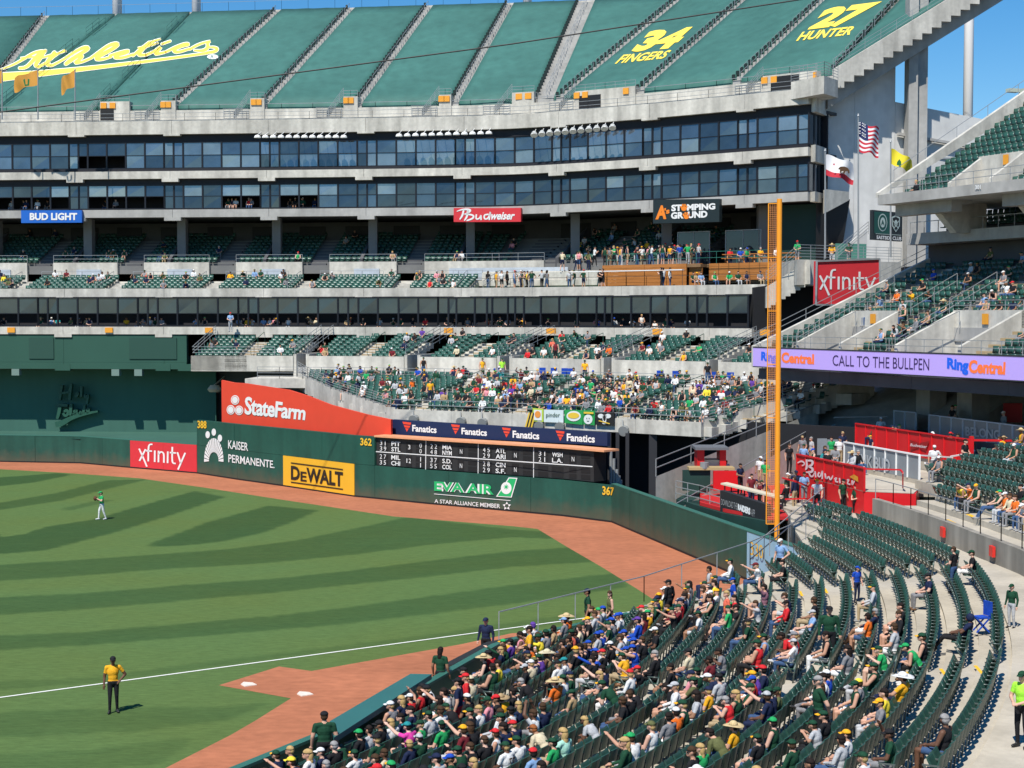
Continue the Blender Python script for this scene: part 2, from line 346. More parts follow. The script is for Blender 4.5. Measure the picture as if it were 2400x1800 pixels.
# ------------------------------------------------------------------ outfield wall
sA, sB, sC, sD, sE = (WALL.at_u(u) for u in (463, 880, 1391, 1437.6, 1758))
wall = thing('outfield_wall', 'long dark green padded outfield wall with painted adverts and yellow distance marks', 'wall', (*WALL.at(sA), 0))
b = MB(); pts = WALL.sub(0, WALL.L); q = WALL.off(.25); qs = [q.at(np.interp(i, range(len(WALL.P)), q.S)) for i in range(len(WALL.P))]
b.slab([p for p in WALL.P], list(q.P), 0, 2.26); 
b.build('wall_core', black, wall)
rr = random.Random(3)
def wallpanels(s0, s1, z0, z1, w, m, proud=.0):
    n = max(1, round((s1-s0)/w)); ss = np.linspace(s0, s1, n+1)
    for i in range(n):
        b = MB(); a, e = ss[i]+.012, ss[i+1]-.012; pr = .10+proud+rr.random()*.025
        mid = [x for x in WALL.S if a < x < e]
        F_ = []; B_ = []
        for t in [a]+mid+[e]:
            p = WALL.at(t); nn = WALL.nrm(t); F_.append(p-nn*pr); B_.append(p+nn*.02)
        b.slab(F_, B_, z0, z1)
        b.build('wall_panel', m, wall)
wallpanels(0, WALL.at_u(306), .1, 2.3, 3.6, wallg); wallpanels(WALL.at_u(306), sA, .1, 2.3, 3.8, redm, .02)
wallpanels(sA, sB, 2.32, 4.3, 5.2, wallg); 
sdw0, sdw1 = WALL.at_u(666), WALL.at_u(833)
wallpanels(sA, sdw0, .1, 2.3, 5.2, wallg, .01); wallpanels(sdw0, sdw1, .1, 2.3, 99, mat('sign_yellow', (.80, .43, .025), .5, .05, 1), .03); wallpanels(sdw1, sB, .1, 2.3, 4, wallg)
wallpanels(sB, sD, .1, 2.3, 6.5, wallg); wallpanels(sD, sE, .1, 2.35, 3.3, wallg)
wallpanels(sE, WALL.L, .1, 2.35, 99, mat('pale_blue_padding', (.30, .50, .62), .6, .1, 1), .01)
b = MB(); b.slab([p for p in WALL.P], [p-WALL.nrm(WALL.S[i])*.14 for i, p in enumerate(WALL.P)], 0, .1); b.build('kickboard', black, wall)
b = MB()
for t0, t1, z in ((0, sA, 2.3), (sD, WALL.L, 2.35)):
    P = WALL.sub(t0, t1); Q_ = [WALL.at(t0+0)*1 for _ in P]; T = [t0]+[x for x in WALL.S if t0 < x < t1]+[t1]; T = sorted(set(T))
    P = [WALL.at(t)-WALL.nrm(t)*.13 for t in T]; Q_ = [WALL.at(t)+WALL.nrm(t)*.26 for t in T]; b.slab(P, Q_, z+.002, z+.05)
b.build('wall_cap', mat('cap_green', (.035, .14, .105), .5), wall)
b = MB(); T = [t for t in [sA]+[x for x in WALL.S if sA < x < sB]+[sB]]; b.slab([WALL.at(t) for t in T], [WALL.at(t)+WALL.nrm(t)*.25 for t in T], 2.3, 4.32); b.build('upper_wall_core', wallg, wall)
hw = lambda u, v: hit(WALL, u, v, .165)
def L1z(x, y): return (x*.27125, 750+y*.27125)
def F2z(x, y): return (450+x*.27125, 700+y*.27125)
def F3z(x, y): return (850+x*.27125, 750+y*.27125)
def F4z(x, y): return (1350+x*.27125, 800+y*.27125)
def F5z(x, y): return (1800+x*.27125, 800+y*.27125)
def C4(f, *p): return [f(*q) for q in p]
yl = mat('number_yellow', (.80, .47, .03), .6)
text_on('388', C4(L1z, (1722, 868), (1800, 872), (1800, 938), (1722, 934)), hw, yl, wall, offset=.03)
text_on('362', C4(F2z, (1468, 1200), (1566, 1206), (1566, 1272), (1468, 1266)), hw, yl, wall, offset=.03)
text_on('367', C4(F4z, (243, 1246), (350, 1262), (346, 1332), (243, 1326)), hw, yl, wall, offset=.03)
text_on('330', [(1768, 1268), (1798, 1278), (1798, 1310), (1768, 1300)], lambda u, v: hit(WALL, u, v, .21), yl, wall, offset=.0)
def xfinity(f, hitf, wd, parent):      # lettering with a hand drawn x and y
    text_on('fınıt', C4(f, *wd['f']), hitf, white, parent, offset=.012, space=1.0)
    strokes_on(wd['s'], wd['w'], wd['box'], hitf, white, parent)
text_on('f n  t', C4(L1z, (1292, 1078), (1520, 1095), (1520, 1240), (1292, 1226)), hw, white, wall, offset=.0) if 0 else None
def xf(corners, hitf, parent):         # "xfinity": strokes on a 7.0 x 3 box
    st = [[(0, 2.0), (.75, .2), (1.15, -.9)], [(.95, 2.0), (.05, -.05)],
          [(1.35, 0), (1.35, 2.25), (1.5, 2.85), (1.95, 2.9)], [(1.05, 1.75), (1.9, 1.75)], [(2.3, 0), (2.3, 1.9)],
          [(2.85, 0), (2.85, 1.9)], [(2.85, 1.3), (3.15, 1.8), (3.55, 1.65), (3.65, 1.2), (3.65, 0)], [(4.2, 0), (4.2, 1.9)],
          [(4.85, 2.7), (4.85, .5), (5.0, .05), (5.4, .05)], [(4.5, 1.75), (5.4, 1.75)], [(5.6, 1.9), (6.15, .15)], [(6.75, 1.9), (5.75, -.9)]]
    V = []; st2 = [[(x/6.8, (y+.95)/3.9) for x, y in s] for s in st]
    strokes_on(st2, .07*.9, corners, hitf, white, parent, aspect=6.8/3.9)
xf(C4(L1z, (1215, 1062), (1618, 1090), (1612, 1300), (1215, 1262)), hw, wall)
xx = lambda f, P: [f(*p) for p in P]
# emblem of three people over a fan of rays
polys = []
for cx, cy in ((1810, 990), (1863, 968), (1916, 1020)): polys.append(xx(L1z, circle_poly((cx, cy), 19, 31, 16)))
def fan(cx, cy, r0x, r0y, r1x, r1y, a0, a1, n):
    o = []
    for i in range(n):
        t0 = math.radians(a0+(a1-a0)*i/n+1.2); t1 = math.radians(a0+(a1-a0)*(i+1)/n-1.2)
        o.append([(cx+r0x*math.cos(t0), cy-r0y*math.sin(t0)), (cx+r1x*math.cos(t0), cy-r1y*math.sin(t0)), (cx+r1x*math.cos(t1), cy-r1y*math.sin(t1)), (cx+r0x*math.cos(t1), cy-r0y*math.sin(t1))])
    return o
for k in fan(1863, 1215, 42, 75, 84, 195, -4, 184, 17): polys.append(xx(L1z, k))
shape_on(polys, hw, white, wall)
text_on('KAISER', C4(F2z, (328, 1220), (500, 1245), (500, 1316), (328, 1295)), hw, white, wall, offset=.012)
text_on('PERMANENTE.', C4(F2z, (330, 1342), (728, 1400), (728, 1465), (330, 1412)), hw, white, wall, offset=.012)
dk = mat('print_brown_black', (.025, .016, .010), .6)
hw2 = lambda u, v: hit(WALL, u, v, .185)
text_on('D  WALT', C4(F2z, (872, 1440), (1322, 1497), (1322, 1625), (872, 1562)), hw2, dk, wall, offset=.035)
text_on('E', C4(F2z, (955, 1490), (1008, 1497), (1008, 1580), (955, 1574)), hw2, dk, wall, offset=.02)
shape_on([xx(F2z, [(872, 1412), (1322, 1470), (1322, 1480), (872, 1422)]), xx(F2z, [(872, 1578), (1322, 1640), (1322, 1650), (872, 1588)])], hw2, dk, wall, 'sign_rule')
kg = mat('print_bright_green', (.02, .42, .13), .5)
for m_, of, dd in ((white, .085, .165), (kg, .03, .172)):
    text_on('EVA AIR', C4(F3z, (632, 1392), (1146, 1422), (1146, 1508), (632, 1474)), (lambda dd: lambda u, v: hit(WALL, u, v, dd))(dd), m_, wall, offset=of)
hz = lambda dd: (lambda u, v: hit(WALL, u, v, dd))
shape_on([xx(F3z, [(1165, 1524), (1275, 1358), (1350, 1362), (1300, 1532)])], hz(.165), white, wall)
shape_on([xx(F3z, [(1178, 1518), (1280, 1366), (1340, 1370), (1293, 1525)])], hz(.172), kg, wall)
shape_on([xx(F3z, circle_poly((1254, 1450), 46, 52, 20))], hz(.178), white, wall)
shape_on([xx(F3z, [(1254+28*math.cos(a)*(1 if k % 2 == 0 else .35), 1440+30*math.sin(a)*(1 if k % 2 == 0 else .35)) for k, a in enumerate(np.linspace(0, 2*math.pi, 17)[:-1])])], hz(.184), kg, wall)
shape_on([xx(F3z, [(630, 1498), (1290, 1556), (1290, 1561), (630, 1503)])], hw, white, wall, 'sign_rule')
text_on('A STAR ALLIANCE MEMBER', C4(F3z, (634, 1545), (1200, 1588), (1200, 1625), (634, 1578)), hw, white, wall, offset=.006)
shape_on([xx(F3z, [(1258+a*math.cos(t)+14*math.cos(t+s_), 1605+a*math.sin(t)+14*math.sin(t+s_)) for s_ in (0, 2.2, 4.1)]) for a in (24,) for t in np.linspace(-math.pi/2, 1.5*math.pi, 6)[:-1]], hw, white, wall)
# ------------------------------------------------------------------ hand operated scoreboard and the board above it
def chk(s, o): return WALL.at(s)+WALL.nrm(s)*o
sb = thing('scoreboard', 'hand operated out of town scoreboard with slotted black number panels and an orange ledge', 'scoreboard', (*WALL.at(sB), 2.3))
T = [t for t in [sB+.03]+[x for x in WALL.S if sB < x < sC]+[sC]]
b = MB(); b.slab([chk(t, .05) for t in T], [chk(t, 1.2) for t in T], 2.36, 4.28); b.build('board_panel', mat('scoreboard_black', (.028, .027, .027), .6, .2, 2), sb)
b = MB(); s2 = WALL.at_u(1421); T2 = T[:-1]+[sC, s2]; b.slab([chk(t, -.2) for t in T2], [chk(t, 1.2) for t in T2], 4.3, 4.42); b.build('ledge', mat('ledge_orange', (.75, .34, .17), .6, .1, 2), sb)
hs = lambda u, v: hit(WALL, u, v, -.02)
hs0 = lambda u, v: hit(WALL, u, v, -.035)
SC = [(881, 1024.5), (1388, 1057), (1388, 1130.5), (880, 1092.5)]
def sbox(x0, x1, t0, t1): return [tuple(pix(SC, x0, t1)), tuple(pix(SC, x1, t1)), tuple(pix(SC, x1, t0)), tuple(pix(SC, x0, t0))]
rows = [(.735, .885), (.545, .695), (.27, .42), (.07, .22)]
games = [(0, 0, '31', 'PIT', '3', '0'), (0, 1, '39', 'STL', '', '0'), (0, 2, '27', 'MIL', '12', '1'), (0, 3, '35', 'CHI', '', '1'),
         (1, 0, '22', 'MIA', '', ''), (1, 1, '48', 'NYM', 'N', ''), (1, 2, '37', 'S.D.', '', ''), (1, 3, '55', 'COL', 'N', ''),
         (2, 0, '45', 'ATL', '', ''), (2, 1, '29', 'ARI', 'N', ''), (2, 2, '28', 'CIN', '', ''), (2, 3, '29', 'S.F.', 'N', ''),
         (3, 0, '31', 'WSH', '', ''), (3, 1, '21', 'L.A.', 'N', '')]
X0 = [0, .232, .474, .73]; XW = [.23, .242, .255, .27]
for c in range(4):
    for r in range(4):
        for a, e in ((.07, .24), (.30, .50), (.60, .72), (.80, .96)):
            q = sbox(X0[c]+XW[c]*a, X0[c]+XW[c]*e, *rows[r]); k_ = MB(); k_.add([hs0(*p) for p in q], [(0, 1, 2, 3)]); k_.build('number_slot', mat('slot_dark', (.012, .011, .011), .7), sb)
def num(ch, x0, x1, t0, t1):
    if ch == '1': x0, x1 = x0*.62+x1*.38, x0*.3+x1*.7
    text_on(ch, sbox(x0, x1, t0, t1), hs, white, sb, 'number')
for c, r, a, t, mdl, e in games:
    x = X0[c]; w = XW[c]; t0, t1 = rows[r]
    num(a[0], x+w*.08, x+w*.125, t0, t1); num(a[1], x+w*.16, x+w*.205, t0, t1)
    text_on(t, sbox(x+w*.31, x+w*.49, t0, t1), hs, white, sb, 'team_letters', offset=.02)
    q_ = (t0-.08, t1-.08) if mdl in ('3', '12') else (t0+.08, t1+.08)
    for j_, ch in enumerate(mdl): num(ch, x+w*(.645 if len(mdl) == 1 else .60+.06*j_), x+w*(.69 if len(mdl) == 1 else .645+.06*j_), *q_)
    if e: num(e, x+w*.875, x+w*.92, t0, t1)
b = MB()
for x in X0[1:]: b.add([hs(*p) for p in sbox(x-.003, x, 0, 1)], [(0, 1, 2, 3)])
b.add([hs(*p) for p in sbox(0, 1, .485, .515)], [(0, 1, 2, 3)]); b.build('divider_line', white, sb)
FB = Path([chk(t, 1.6) for t in ([WALL.at_u(880)]+[x for x in WALL.S if WALL.at_u(880) < x < WALL.at_u(1440)]+[WALL.at_u(1440)])])
def board(name, label, path, u0, u1, va, vb, depth, mats, grp=None, cat='sign'):
    """an upright board following a plan path; va=(top left v, top right v), vb=(bottom left, bottom right)"""
    t0, t1 = path.at_u(u0), path.at_u(u1); T = [t0]+[x for x in path.S if t0 < x < t1]+[t1]
    P = [path.at(t) for t in T]; Q_ = [path.at(t)+path.nrm(t)*depth for t in T]
    za = [hit(path, u, v)[2] for u, v in ((u0, va[0]), (u1, va[1]))]; zb = [hit(path, u, v)[2] for u, v in ((u0, vb[0]), (u1, vb[1]))]
    f = [(t-t0)/(t1-t0) for t in T]
    th = thing(name, label, cat, (*P[0], zb[0]), grp)
    b = MB(); b.slab(P, Q_, [zb[0]+(zb[1]-zb[0])*k for k in f], [za[0]+(za[1]-za[0])*k for k in f]); b.build('board_panel', mats, th); return th
fb = board('advert_board', 'long navy advert board of four repeated word logos above the scoreboard', FB, 919, 1423.5, (983, 1014.5), (1018, 1046), .3, navy)
hf = lambda u, v: hit(FB, u, v, .02)
for lx, ly, tx, ty, tw, th_ in ((345, 878, 430, 905, 210, 72), (765, 900, 855, 930, 220, 72), (1205, 928, 1297, 955, 230, 78), (1670, 955, 1765, 980, 243, 82)):
    shape_on([xx(F3z, [(lx, ly), (lx+75, ly+8), (lx+72, ly+28), (lx+8, ly+22)]), xx(F3z, [(lx+12, ly+30), (lx+68, ly+36), (lx+60, ly+54), (lx+20, ly+50)]), xx(F3z, [(lx+24, ly+56), (lx+55, ly+60), (lx+38, ly+88)])], hf, redo, fb)
    text_on('Fanatics', C4(F3z, (tx, ty), (tx+tw, ty+16), (tx+tw, ty+16+th_*.8), (tx, ty+th_*.8)), hf, white, fb, offset=.03)
# big red banner wall
RB = Path([chk(t, .9) for t in [WALL.at_u(480), WALL.at_u(560), WALL.at_u(666), WALL.at_u(833), WALL.at_u(1010), WALL.at_u(1060)]])
sf = thing('red_advert_wall', 'large orange red advert wall with sloping top behind the outfield wall', 'sign', (*RB.at(0), 4))
topl = [(519, 891), (548, 897), (575, 898.5), (676, 914), (721, 928), (775, 949), (857, 971), (911, 982.5), (916, 983)]
b = MB(); Pf = [hit(RB, u, v) for u, v in topl]; Pb = [(p[0]+.1, p[1]+.25, p[2]) for p in Pf]; n = len(topl)
V_ = Pf + [(p[0], p[1], 3.6) for p in Pf] + Pb + [(p[0], p[1], 3.6) for p in Pb]; Fs = []
for i in range(n-1): Fs += [(i, i+1, n+i+1, n+i), (2*n+i, 3*n+i, 3*n+i+1, 2*n+i+1), (i, 2*n+i, 2*n+i+1, i+1)]
Fs += [(0, n, 3*n, 2*n), (n-1, 3*n-1, 4*n-1, 2*n-1)]
b.add(V_, Fs); b.build('banner_face', redo, sf)
hr = lambda u, v: hit(RB, u, v, .03)
text_on('StateFarm', C4(F2z, (462, 842), (992, 925), (978, 1052), (455, 1000)), hr, white, sf, offset=.03, space=.93)
for cx, cy in ((375, 875), (338, 960), (410, 965)):
    shape_on([xx(F2z, circle_poly((cx, cy), 36, 41, 24))], hr, white, sf)
    shape_on([xx(F2z, circle_poly((cx, cy), 29, 33, 24))], lambda u, v: hit(RB, u, v, .036), redo, sf)
    shape_on([xx(F2z, circle_poly((cx, cy), 25, 29, 24))], lambda u, v: hit(RB, u, v, .042), white, sf)
# ------------------------------------------------------------------ far grandstand: plan and levels
def Bz(x, y): return (600+x*.27125, 250+y*.27125)
def Az(x, y): return (x*.27125, y*.27125)
def Cz(x, y): return (1200+x*.27125, y*.27125)
def Dz(x, y): return (1800+x*.27125, y*.27125)
def Dq(x, y): return (1800+x*.27125, 400+y*.27125)
def Cq(x, y): return (1200+x*.27125, 400+y*.27125)
FACE = Path([(-105, 151.5), (-75, 149), (-48.7, 146.7), (-24, 144.4), (-13.6, 143.2), (-5, 142), (0, 141), (3, 139.4), (6.2, 137.4), (14, 132.2), (23.9, 124.4)], 1)
SEND = FACE.L
bldg = thing('far_grandstand', 'tall concrete grandstand behind left field with window bands, seating decks and a steep top deck', 'grandstand', (0, 141, 0))
ON = 'first second third fourth fifth sixth seventh eighth ninth tenth eleventh twelfth thirteenth fourteenth fifteenth sixteenth seventeenth eighteenth nineteenth twentieth'.split()
TEN = {2: 'twenty', 3: 'thirty', 4: 'forty', 5: 'fifty', 6: 'sixty', 7: 'seventy'}
def ordn(i):
    i += 1
    if i <= 20: return ON[i-1]
    return TEN[i//10]+'-'+ON[i % 10-1] if i % 10 else {30: 'thirtieth', 40: 'fortieth', 50: 'fiftieth', 60: 'sixtieth', 70: 'seventieth'}[i]
def Tn(path, t0, t1, step=4.0): return list(np.linspace(t0, t1, max(2, int(math.ceil((t1-t0)/step))+1)))
def offp(path, t, d): return path.at(t)+path.nrm(t)*d
def strip(mb, path, t0, t1, d0, d1, z0, z1, mi=0, step=3.0):
    T = Tn(path, t0, t1, step); mb.slab([offp(path, t, d0) for t in T], [offp(path, t, d1) for t in T], z0, z1, mi)
BAY = 9.25
sc0 = FACE.at_u(860) - BAY*12                    # centre lines of the column bays
bays = [sc0+BAY*i for i in range(40) if 0 < sc0+BAY*i < SEND+BAY]
def fascia(d0, d1, z0, z1, t0, t1, m=conc, bracket=None, name='concrete_fascia', bo=0.0):
    cuts = [t0]+[b_+bo for b_ in bays if t0+1 < b_+bo < t1-1]+[t1]
    for a, e in zip(cuts[:-1], cuts[1:]):
        b = MB(); strip(b, FACE, a+.015, e-.015, d0, d1, z0, z1); b.build(name, m, bldg)
    if bracket:
        for c in cuts[1:-1]:
            b = MB(); strip(b, FACE, c-.8, c+.8, d0-.03, d1, z0-bracket, z0-.004, 0, 9); b.build('fascia_bracket', m, bldg)
# E: top fascia, D, C around the suites; B and A further out above the lower seating
OB, OA = -6.5, -8.5
fascia(-.1, .5, 29.73, 30.97, 0, SEND, conc, .16)
fascia(-.1, .4, 25.58, 26.28, 0, SEND, conc, .3, bo=-.2)
fascia(-.1, .4, 21.96, 22.68, 0, SEND, concg, .32)
fascia(OB, OB+.4, 14.4, 15.15, 0, SEND-.3, conc, .28, bo=1.2)
fascia(OA, OA+.4, 11.05, 11.72, 0, SEND-.3, conc, .26, bo=1.8)
b = MB()
for z, d0 in ((29.5, .5), (26.0, .4), (22.3, .4), (14.9, OB+.4), (11.4, OA+.4)): strip(b, FACE, 0, SEND, d0, 16, z-.25, z)
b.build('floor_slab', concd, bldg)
b = MB(); strip(b, FACE, 0, SEND, 15.6, 16, 0, 30)
b.build('back_wall', concd, bldg)
glassm = []
for i, (c, r, me_) in enumerate((((.13, .17, .21), .04, .75), ((.20, .245, .29), .05, .7), ((.08, .105, .13), .03, .8), ((.26, .31, .34), .10, .6))):
    glassm.append(mat('tinted_glass_%d' % i, c, r, .25, .22, .6, metal=me_, var2=.12, scale2=1.4))
gdark = mat('smoked_glass', (.045, .07, .085), .06, .3, .4, .6, metal=.35)
opened = {3: [(206, 1)], 2: []}
rg = random.Random(11)
def band(lv, z0, zt, z1, d, t0, t1, frm=frame, low_open=None):
    stuffp = MB()
    cuts = [b_ for b_ in bays if t0-BAY < b_ < t1+BAY]
    for c in cuts:
        fr = MB(); xs_ = [-.92, 0, .92, .92+1.852, .92+1.852*2, .92+1.852*3, .92+1.852*4]
        edges = [c+x for x in xs_]; lo, hi = max(edges[0], t0), min(edges[-1], t1)
        if hi-lo < .6: continue
        root = None
        def P(t, dd=0.0): return offp(FACE, t, d+dd)
        for e in edges:
            if lo <= e <= hi:
                p, q = P(e), P(e, .18); n_ = FACE.tan(min(e, SEND)); w = .075
                fr.hexa([(*(p-n_*w), z0), (*(p+n_*w), z0), (*(q+n_*w), z0), (*(q-n_*w), z0), (*(p-n_*w), z1), (*(p+n_*w), z1), (*(q+n_*w), z1), (*(q-n_*w), z1)])
        for za, zb, e_ in ((z0-.0, z0+.1, .02), (zt-.035, zt+.035, .03), (z1-.1, z1+.0, .02)):
            T = Tn(FACE, lo, hi, 3); fr.slab([P(t, e_) for t in T], [P(t, .16) for t in T], za+.002, zb-.002)
        root = fr.build('window_frame', frm, bldg)
        for a, e in zip(edges[:-1], edges[1:]):
            a_, e_ = max(a, t0), min(e, t1)
            if e_-a_ < .35: continue
            for za, zb, up in ((z0+.1, zt-.035, 0), (zt+.035, z1-.1, 1)):
                um = proj((*P((a_+e_)/2), za))[0]
                if not up and low_open and any(l <= um <= h_ for l, h_ in low_open): continue
                j = [rg.uniform(-.012, .012) for _ in range(4)]
                q = [(*P(a_+.07, .08+j[0]), za), (*P(e_-.07, .08+j[1]), za), (*P(e_-.07, .08+j[2]), zb), (*P(a_+.07, .08+j[3]), zb)]
                m_ = gdark if lv == 1 else rg.choice([glassm[0], glassm[0], glassm[1], glassm[2], glassm[3]] if lv == 3 else [glassm[2], glassm[2], glassm[2], glassm[0], glassm[3] if up else glassm[2]])  # glass tints; lighter upper and darker lower panes also carry painted reflections
                if lv == 1: stuffp.quad(*q)
                else:
                    k = MB(); k.quad(*q); k.build('pane', m_, root)
    if lv == 1: tag(stuffp.build('smoked_pane', gdark, bldg), kind='stuff')
band(3, 26.55, 27.8, 29.05, .35, 0, SEND-.1, low_open=[(193, 282)])
band(2, 22.75, 23.95, 25.05, .35, 0, SEND-.1, low_open=[(0, 164), (205, 382), (517, 606), (655, 744)])
e1 = FACE.at_u(1862)
band(1, 11.78, 12.9, 14.35, OA+1.0, 0, e1, low_open=[(-200, 2400)])
b = MB()
strip(b, FACE, 0, SEND, .36, .6, 29.05, 29.75); strip(b, FACE, 0, SEND, .36, .6, 25.05, 25.6); strip(b, FACE, 0, SEND, .2, .5, 26.28, 26.55)
b.build('header_panel', mat('header_black', (.012, .012, .016), .6), bldg)
b = MB(); strip(b, FACE, 0, e1, OA+3.5, OA+3.7, 11.5, 14.8); strip(b, FACE, 0, SEND, 3.2, 3.4, 22.5, 29.5)
b.build('interior_wall', mat('interior_shade', (.02, .02, .024), .8), bldg)  # near-black colour paints in the shade of the rooms behind the windows
# end returns of the glass at the right end and the big end wall
WALLE = Path([(24.1, 124.3), (25.8, 127.6), (32.1, 129.6), (40.5, 132.5), (53, 137)])
c0, c1 = np.array([23.9, 124.5]), np.array([25.85, 127.7])
for z0, z1 in ((26.5, 29.1), (22.7, 25.1)):
    b = MB(); dv = (c1-c0)/np.linalg.norm(c1-c0); fr = MB()
    for f0, f1 in ((.05, .32), (.36, .63), (.67, .96)):
        p, q = c0+(c1-c0)*f0, c0+(c1-c0)*f1
        k = MB(); k.quad((*p, z0+.1), (*q, z0+.1), (*q, z1-.1), (*p, z1-.1)); k.build('pane', glassm[2], bldg)
    for f in (0, .34, .65, 1): p = c0+(c1-c0)*f; fr.box((p[0], p[1], (z0+z1)/2), (.14, .14, z1-z0))
    fr.bar((*c0, z0+.05), (*c1, z0+.05), .14, .1); fr.bar((*c0, z1-.05), (*c1, z1-.05), .14, .1); fr.build('window_frame', frame, bldg)
for z0, z1 in ((29.1, 31.0), (25.1, 26.45), (21.9, 22.7)):
    b = MB(); b.hexa([(*(c0+[.2, .3]), z0), (c0[0]+.5, c0[1]-.3, z0), (c1[0]+.4, c1[1], z0), (*c1, z0), (*(c0+[.2, .3]), z1), (c0[0]+.5, c0[1]-.3, z1), (c1[0]+.4, c1[1], z1), (*c1, z1)]); b.build('return_fascia', conc, bldg)
endw = mat('end_wall_concrete', (.66, .655, .63), .9, .16, .22, .2, var2=.10, scale2=1.2, streak=.10)
b = MB()
def wallpan(p, q, z0, z1a, z1b, th=.5, m=endw, name='wall_panel'):
    p, q = np.array(p), np.array(q); dv = (q-p)/np.linalg.norm(q-p); n = np.array([-dv[1], dv[0]])
    k = MB(); k.hexa([(*p, z0), (*q, z0), (*(q+n*th), z0), (*(p+n*th), z0), (*p, z1a), (*q, z1b), (*(q+n*th), z1b), (*(p+n*th), z1a)]); return k.build(name, m, bldg)
W0, W1, W2, W3 = (np.array(p) for p in ((25.9, 128.0), (32.1, 129.6), (40.5, 132.5), (53, 137)))
wm = W0+(W1-W0)*.42
wallpan(W0, wm-.012, 8, 30.9, 32.4); wallpan(wm+.012, W1, 8, 32.4, 34.1)
wallpan(W1+[.03, .03], W2, 8, 30.6, 29.5); wallpan(W2+[.03, .03], W3, 8, 29.5, 28.4)
b = MB(); b.bar((*(W1+[.2, -.25]), 27.9), (*(W2+[.2, -.25]), 26.9), .35, .22); b.build('wall_ledge', concg, bldg)
wx, wy, _ = W(2170, 360, 131.0); wx2, wy2, _ = W(2290, 360, 132.2)
b = MB(); b.hexa([(wx, wy-.2, 22.0), (wx2, wy2-.2, 22.0), (wx2, wy2+.3, 22.0), (wx, wy+.3, 22.0), (wx, wy-.2, 26.0), (wx2, wy2-.2, 26.0), (wx2, wy2+.3, 26.0), (wx, wy+.3, 26.0)])
b.build('end_window', [mat('dark_window', (.02, .03, .045), .08, spec=.8)], bldg)
b = MB(); 
for f in (0, .5, 1): b.bar((wx+(wx2-wx)*f, wy+(wy2-wy)*f-.25, 21.9), (wx+(wx2-wx)*f, wy+(wy2-wy)*f-.25, 26.1), .12)
b.bar((wx, wy-.25, 26.05), (wx2, wy2-.25, 26.05), .14); b.build('window_frame', steel, bldg)
# pier holding the end of the top deck, light masts
px_, py_, _ = W(2151, 200, 129.0)
b = MB(); b.box((px_-.55, py_, 24), (.75, 1.5, 40)); b.box((px_+.3, py_+.3, 24), (.95, 1.0, 40)); tag(b.build('concrete_pier', concg), 'tall grey concrete pier under the stepped end of the top deck', 'pier')
lm = mat('mast_white', (.88, .88, .87), .6, .04, .3)
for u, Y, w, z0, lb in ((274.5, 177, 1.12, 38, 'thick white light mast above the yellow script word, leftmost of the masts'), (460, 177, 1.06, 38, 'white light mast near the end of the yellow script, second from the left'), (1236, 172, 1.0, 38, 'white light mast just poking over the rim at the top centre'), (2272, 150, .98, 10, 'tall white light mast against the sky right of the concrete pier')):
    x, y, _ = W(u, 0, Y); b = MB(); b.tube((x, y, z0), (x, y, 75), w/2, w/2*.86, 20); o = b.build('light_mast', lm, smooth=False)
    o.data.polygons.foreach_set('use_smooth', [len(p.vertices) == 4 for p in o.data.polygons]); tag(o, lb, 'light mast', 'white light masts')
# ------------------------------------------------------------------ railings
def rail(mb, pts, h=1.0, n=2, post=2.0, r=.035, base=0.0):
    P = [Vector(p) for p in pts]
    for j in range(n):
        z = base+h*(j+1)/n
        for a, e in zip(P[:-1], P[1:]): mb.bar(a+Vector((0, 0, z)), e+Vector((0, 0, z)), r*1.6)
    for a, e in zip(P[:-1], P[1:]):
        L_ = (e-a).length; k = max(1, int(round(L_/post)))
        for i in range(k+1): p = a+(e-a)*(i/k); mb.bar(p+Vector((0, 0, base)), p+Vector((0, 0, base+h)), r*1.5)
def P3(path, t0, t1, d, z, step=2.0): return [(*offp(path, t, d), z) for t in Tn(path, t0, t1, step)]
# ------------------------------------------------------------------ top deck with tarps
HB = CH+19.6; HR = CH+33.0
BOT = [offp(FACE, t, 1.6) for t in Tn(FACE, 0, SEND-2, 4)]+[np.array([24.2, 126.4]), np.array([26, 125.5])]
BOT = Path(BOT); RIM = Path([(-120, 178), (-57.5, 172.4), (-20, 167.5), (0, 164.6), (9, 163), (16.9, 160.5), (22, 157.4), (26.7, 153.6), (31.5, 149), (37.5, 142.6), (43.2, 136), (47.6, 130.2)], 1)
def along(path, z, u1, v1, u2, v2):
    best = (1e9, 0)
    for t in np.linspace(0, path.L, 1500):
        p = proj((*path.at(t), z)); dd = abs((p[0]-u1)*(v2-v1)-(p[1]-v1)*(u2-u1)) + (0 if abs(p[0]-u2) < 700 else 1e7)
        if dd < best[0]: best = (dd, t)
    return best[1]
AI = [(-60, 263, 92, 54), (8, 255, 260, 49), (240, 240, 439, 43), (404, 263, 629, 43), (613, 263, 808, 33), (833, 260, 995, 24), (1058, 255, 1183, 22),
      (1256, 240, 1350, 19), (1303, 225, 1580, 5), (1490, 222, 1742, 0), (1713, 200, 1927, 0), (1952, 155, 2101, 0), (1969, 172, 2235, 0)]
ab = [along(BOT, HB, u1, v1, u1, v1+.001) if 0 else BOT.at_u(u1) for u1, v1, u2, v2 in AI]
def lineparam(path, z, u1, v1, u2, v2):
    prev = None
    for t in np.linspace(path.at_u(max(u1-60, -900)), path.L, 3000):
        p = proj((*path.at(t), z)); c = (p[0]-u1)*(v2-v1)-(p[1]-v1)*(u2-u1)
        if prev is not None and prev*c <= 0: return t
        prev = c
    return path.L
ar = [lineparam(RIM, HR, *a) for a in AI]; ar[-1] = RIM.L; ab[-1] = BOT.L
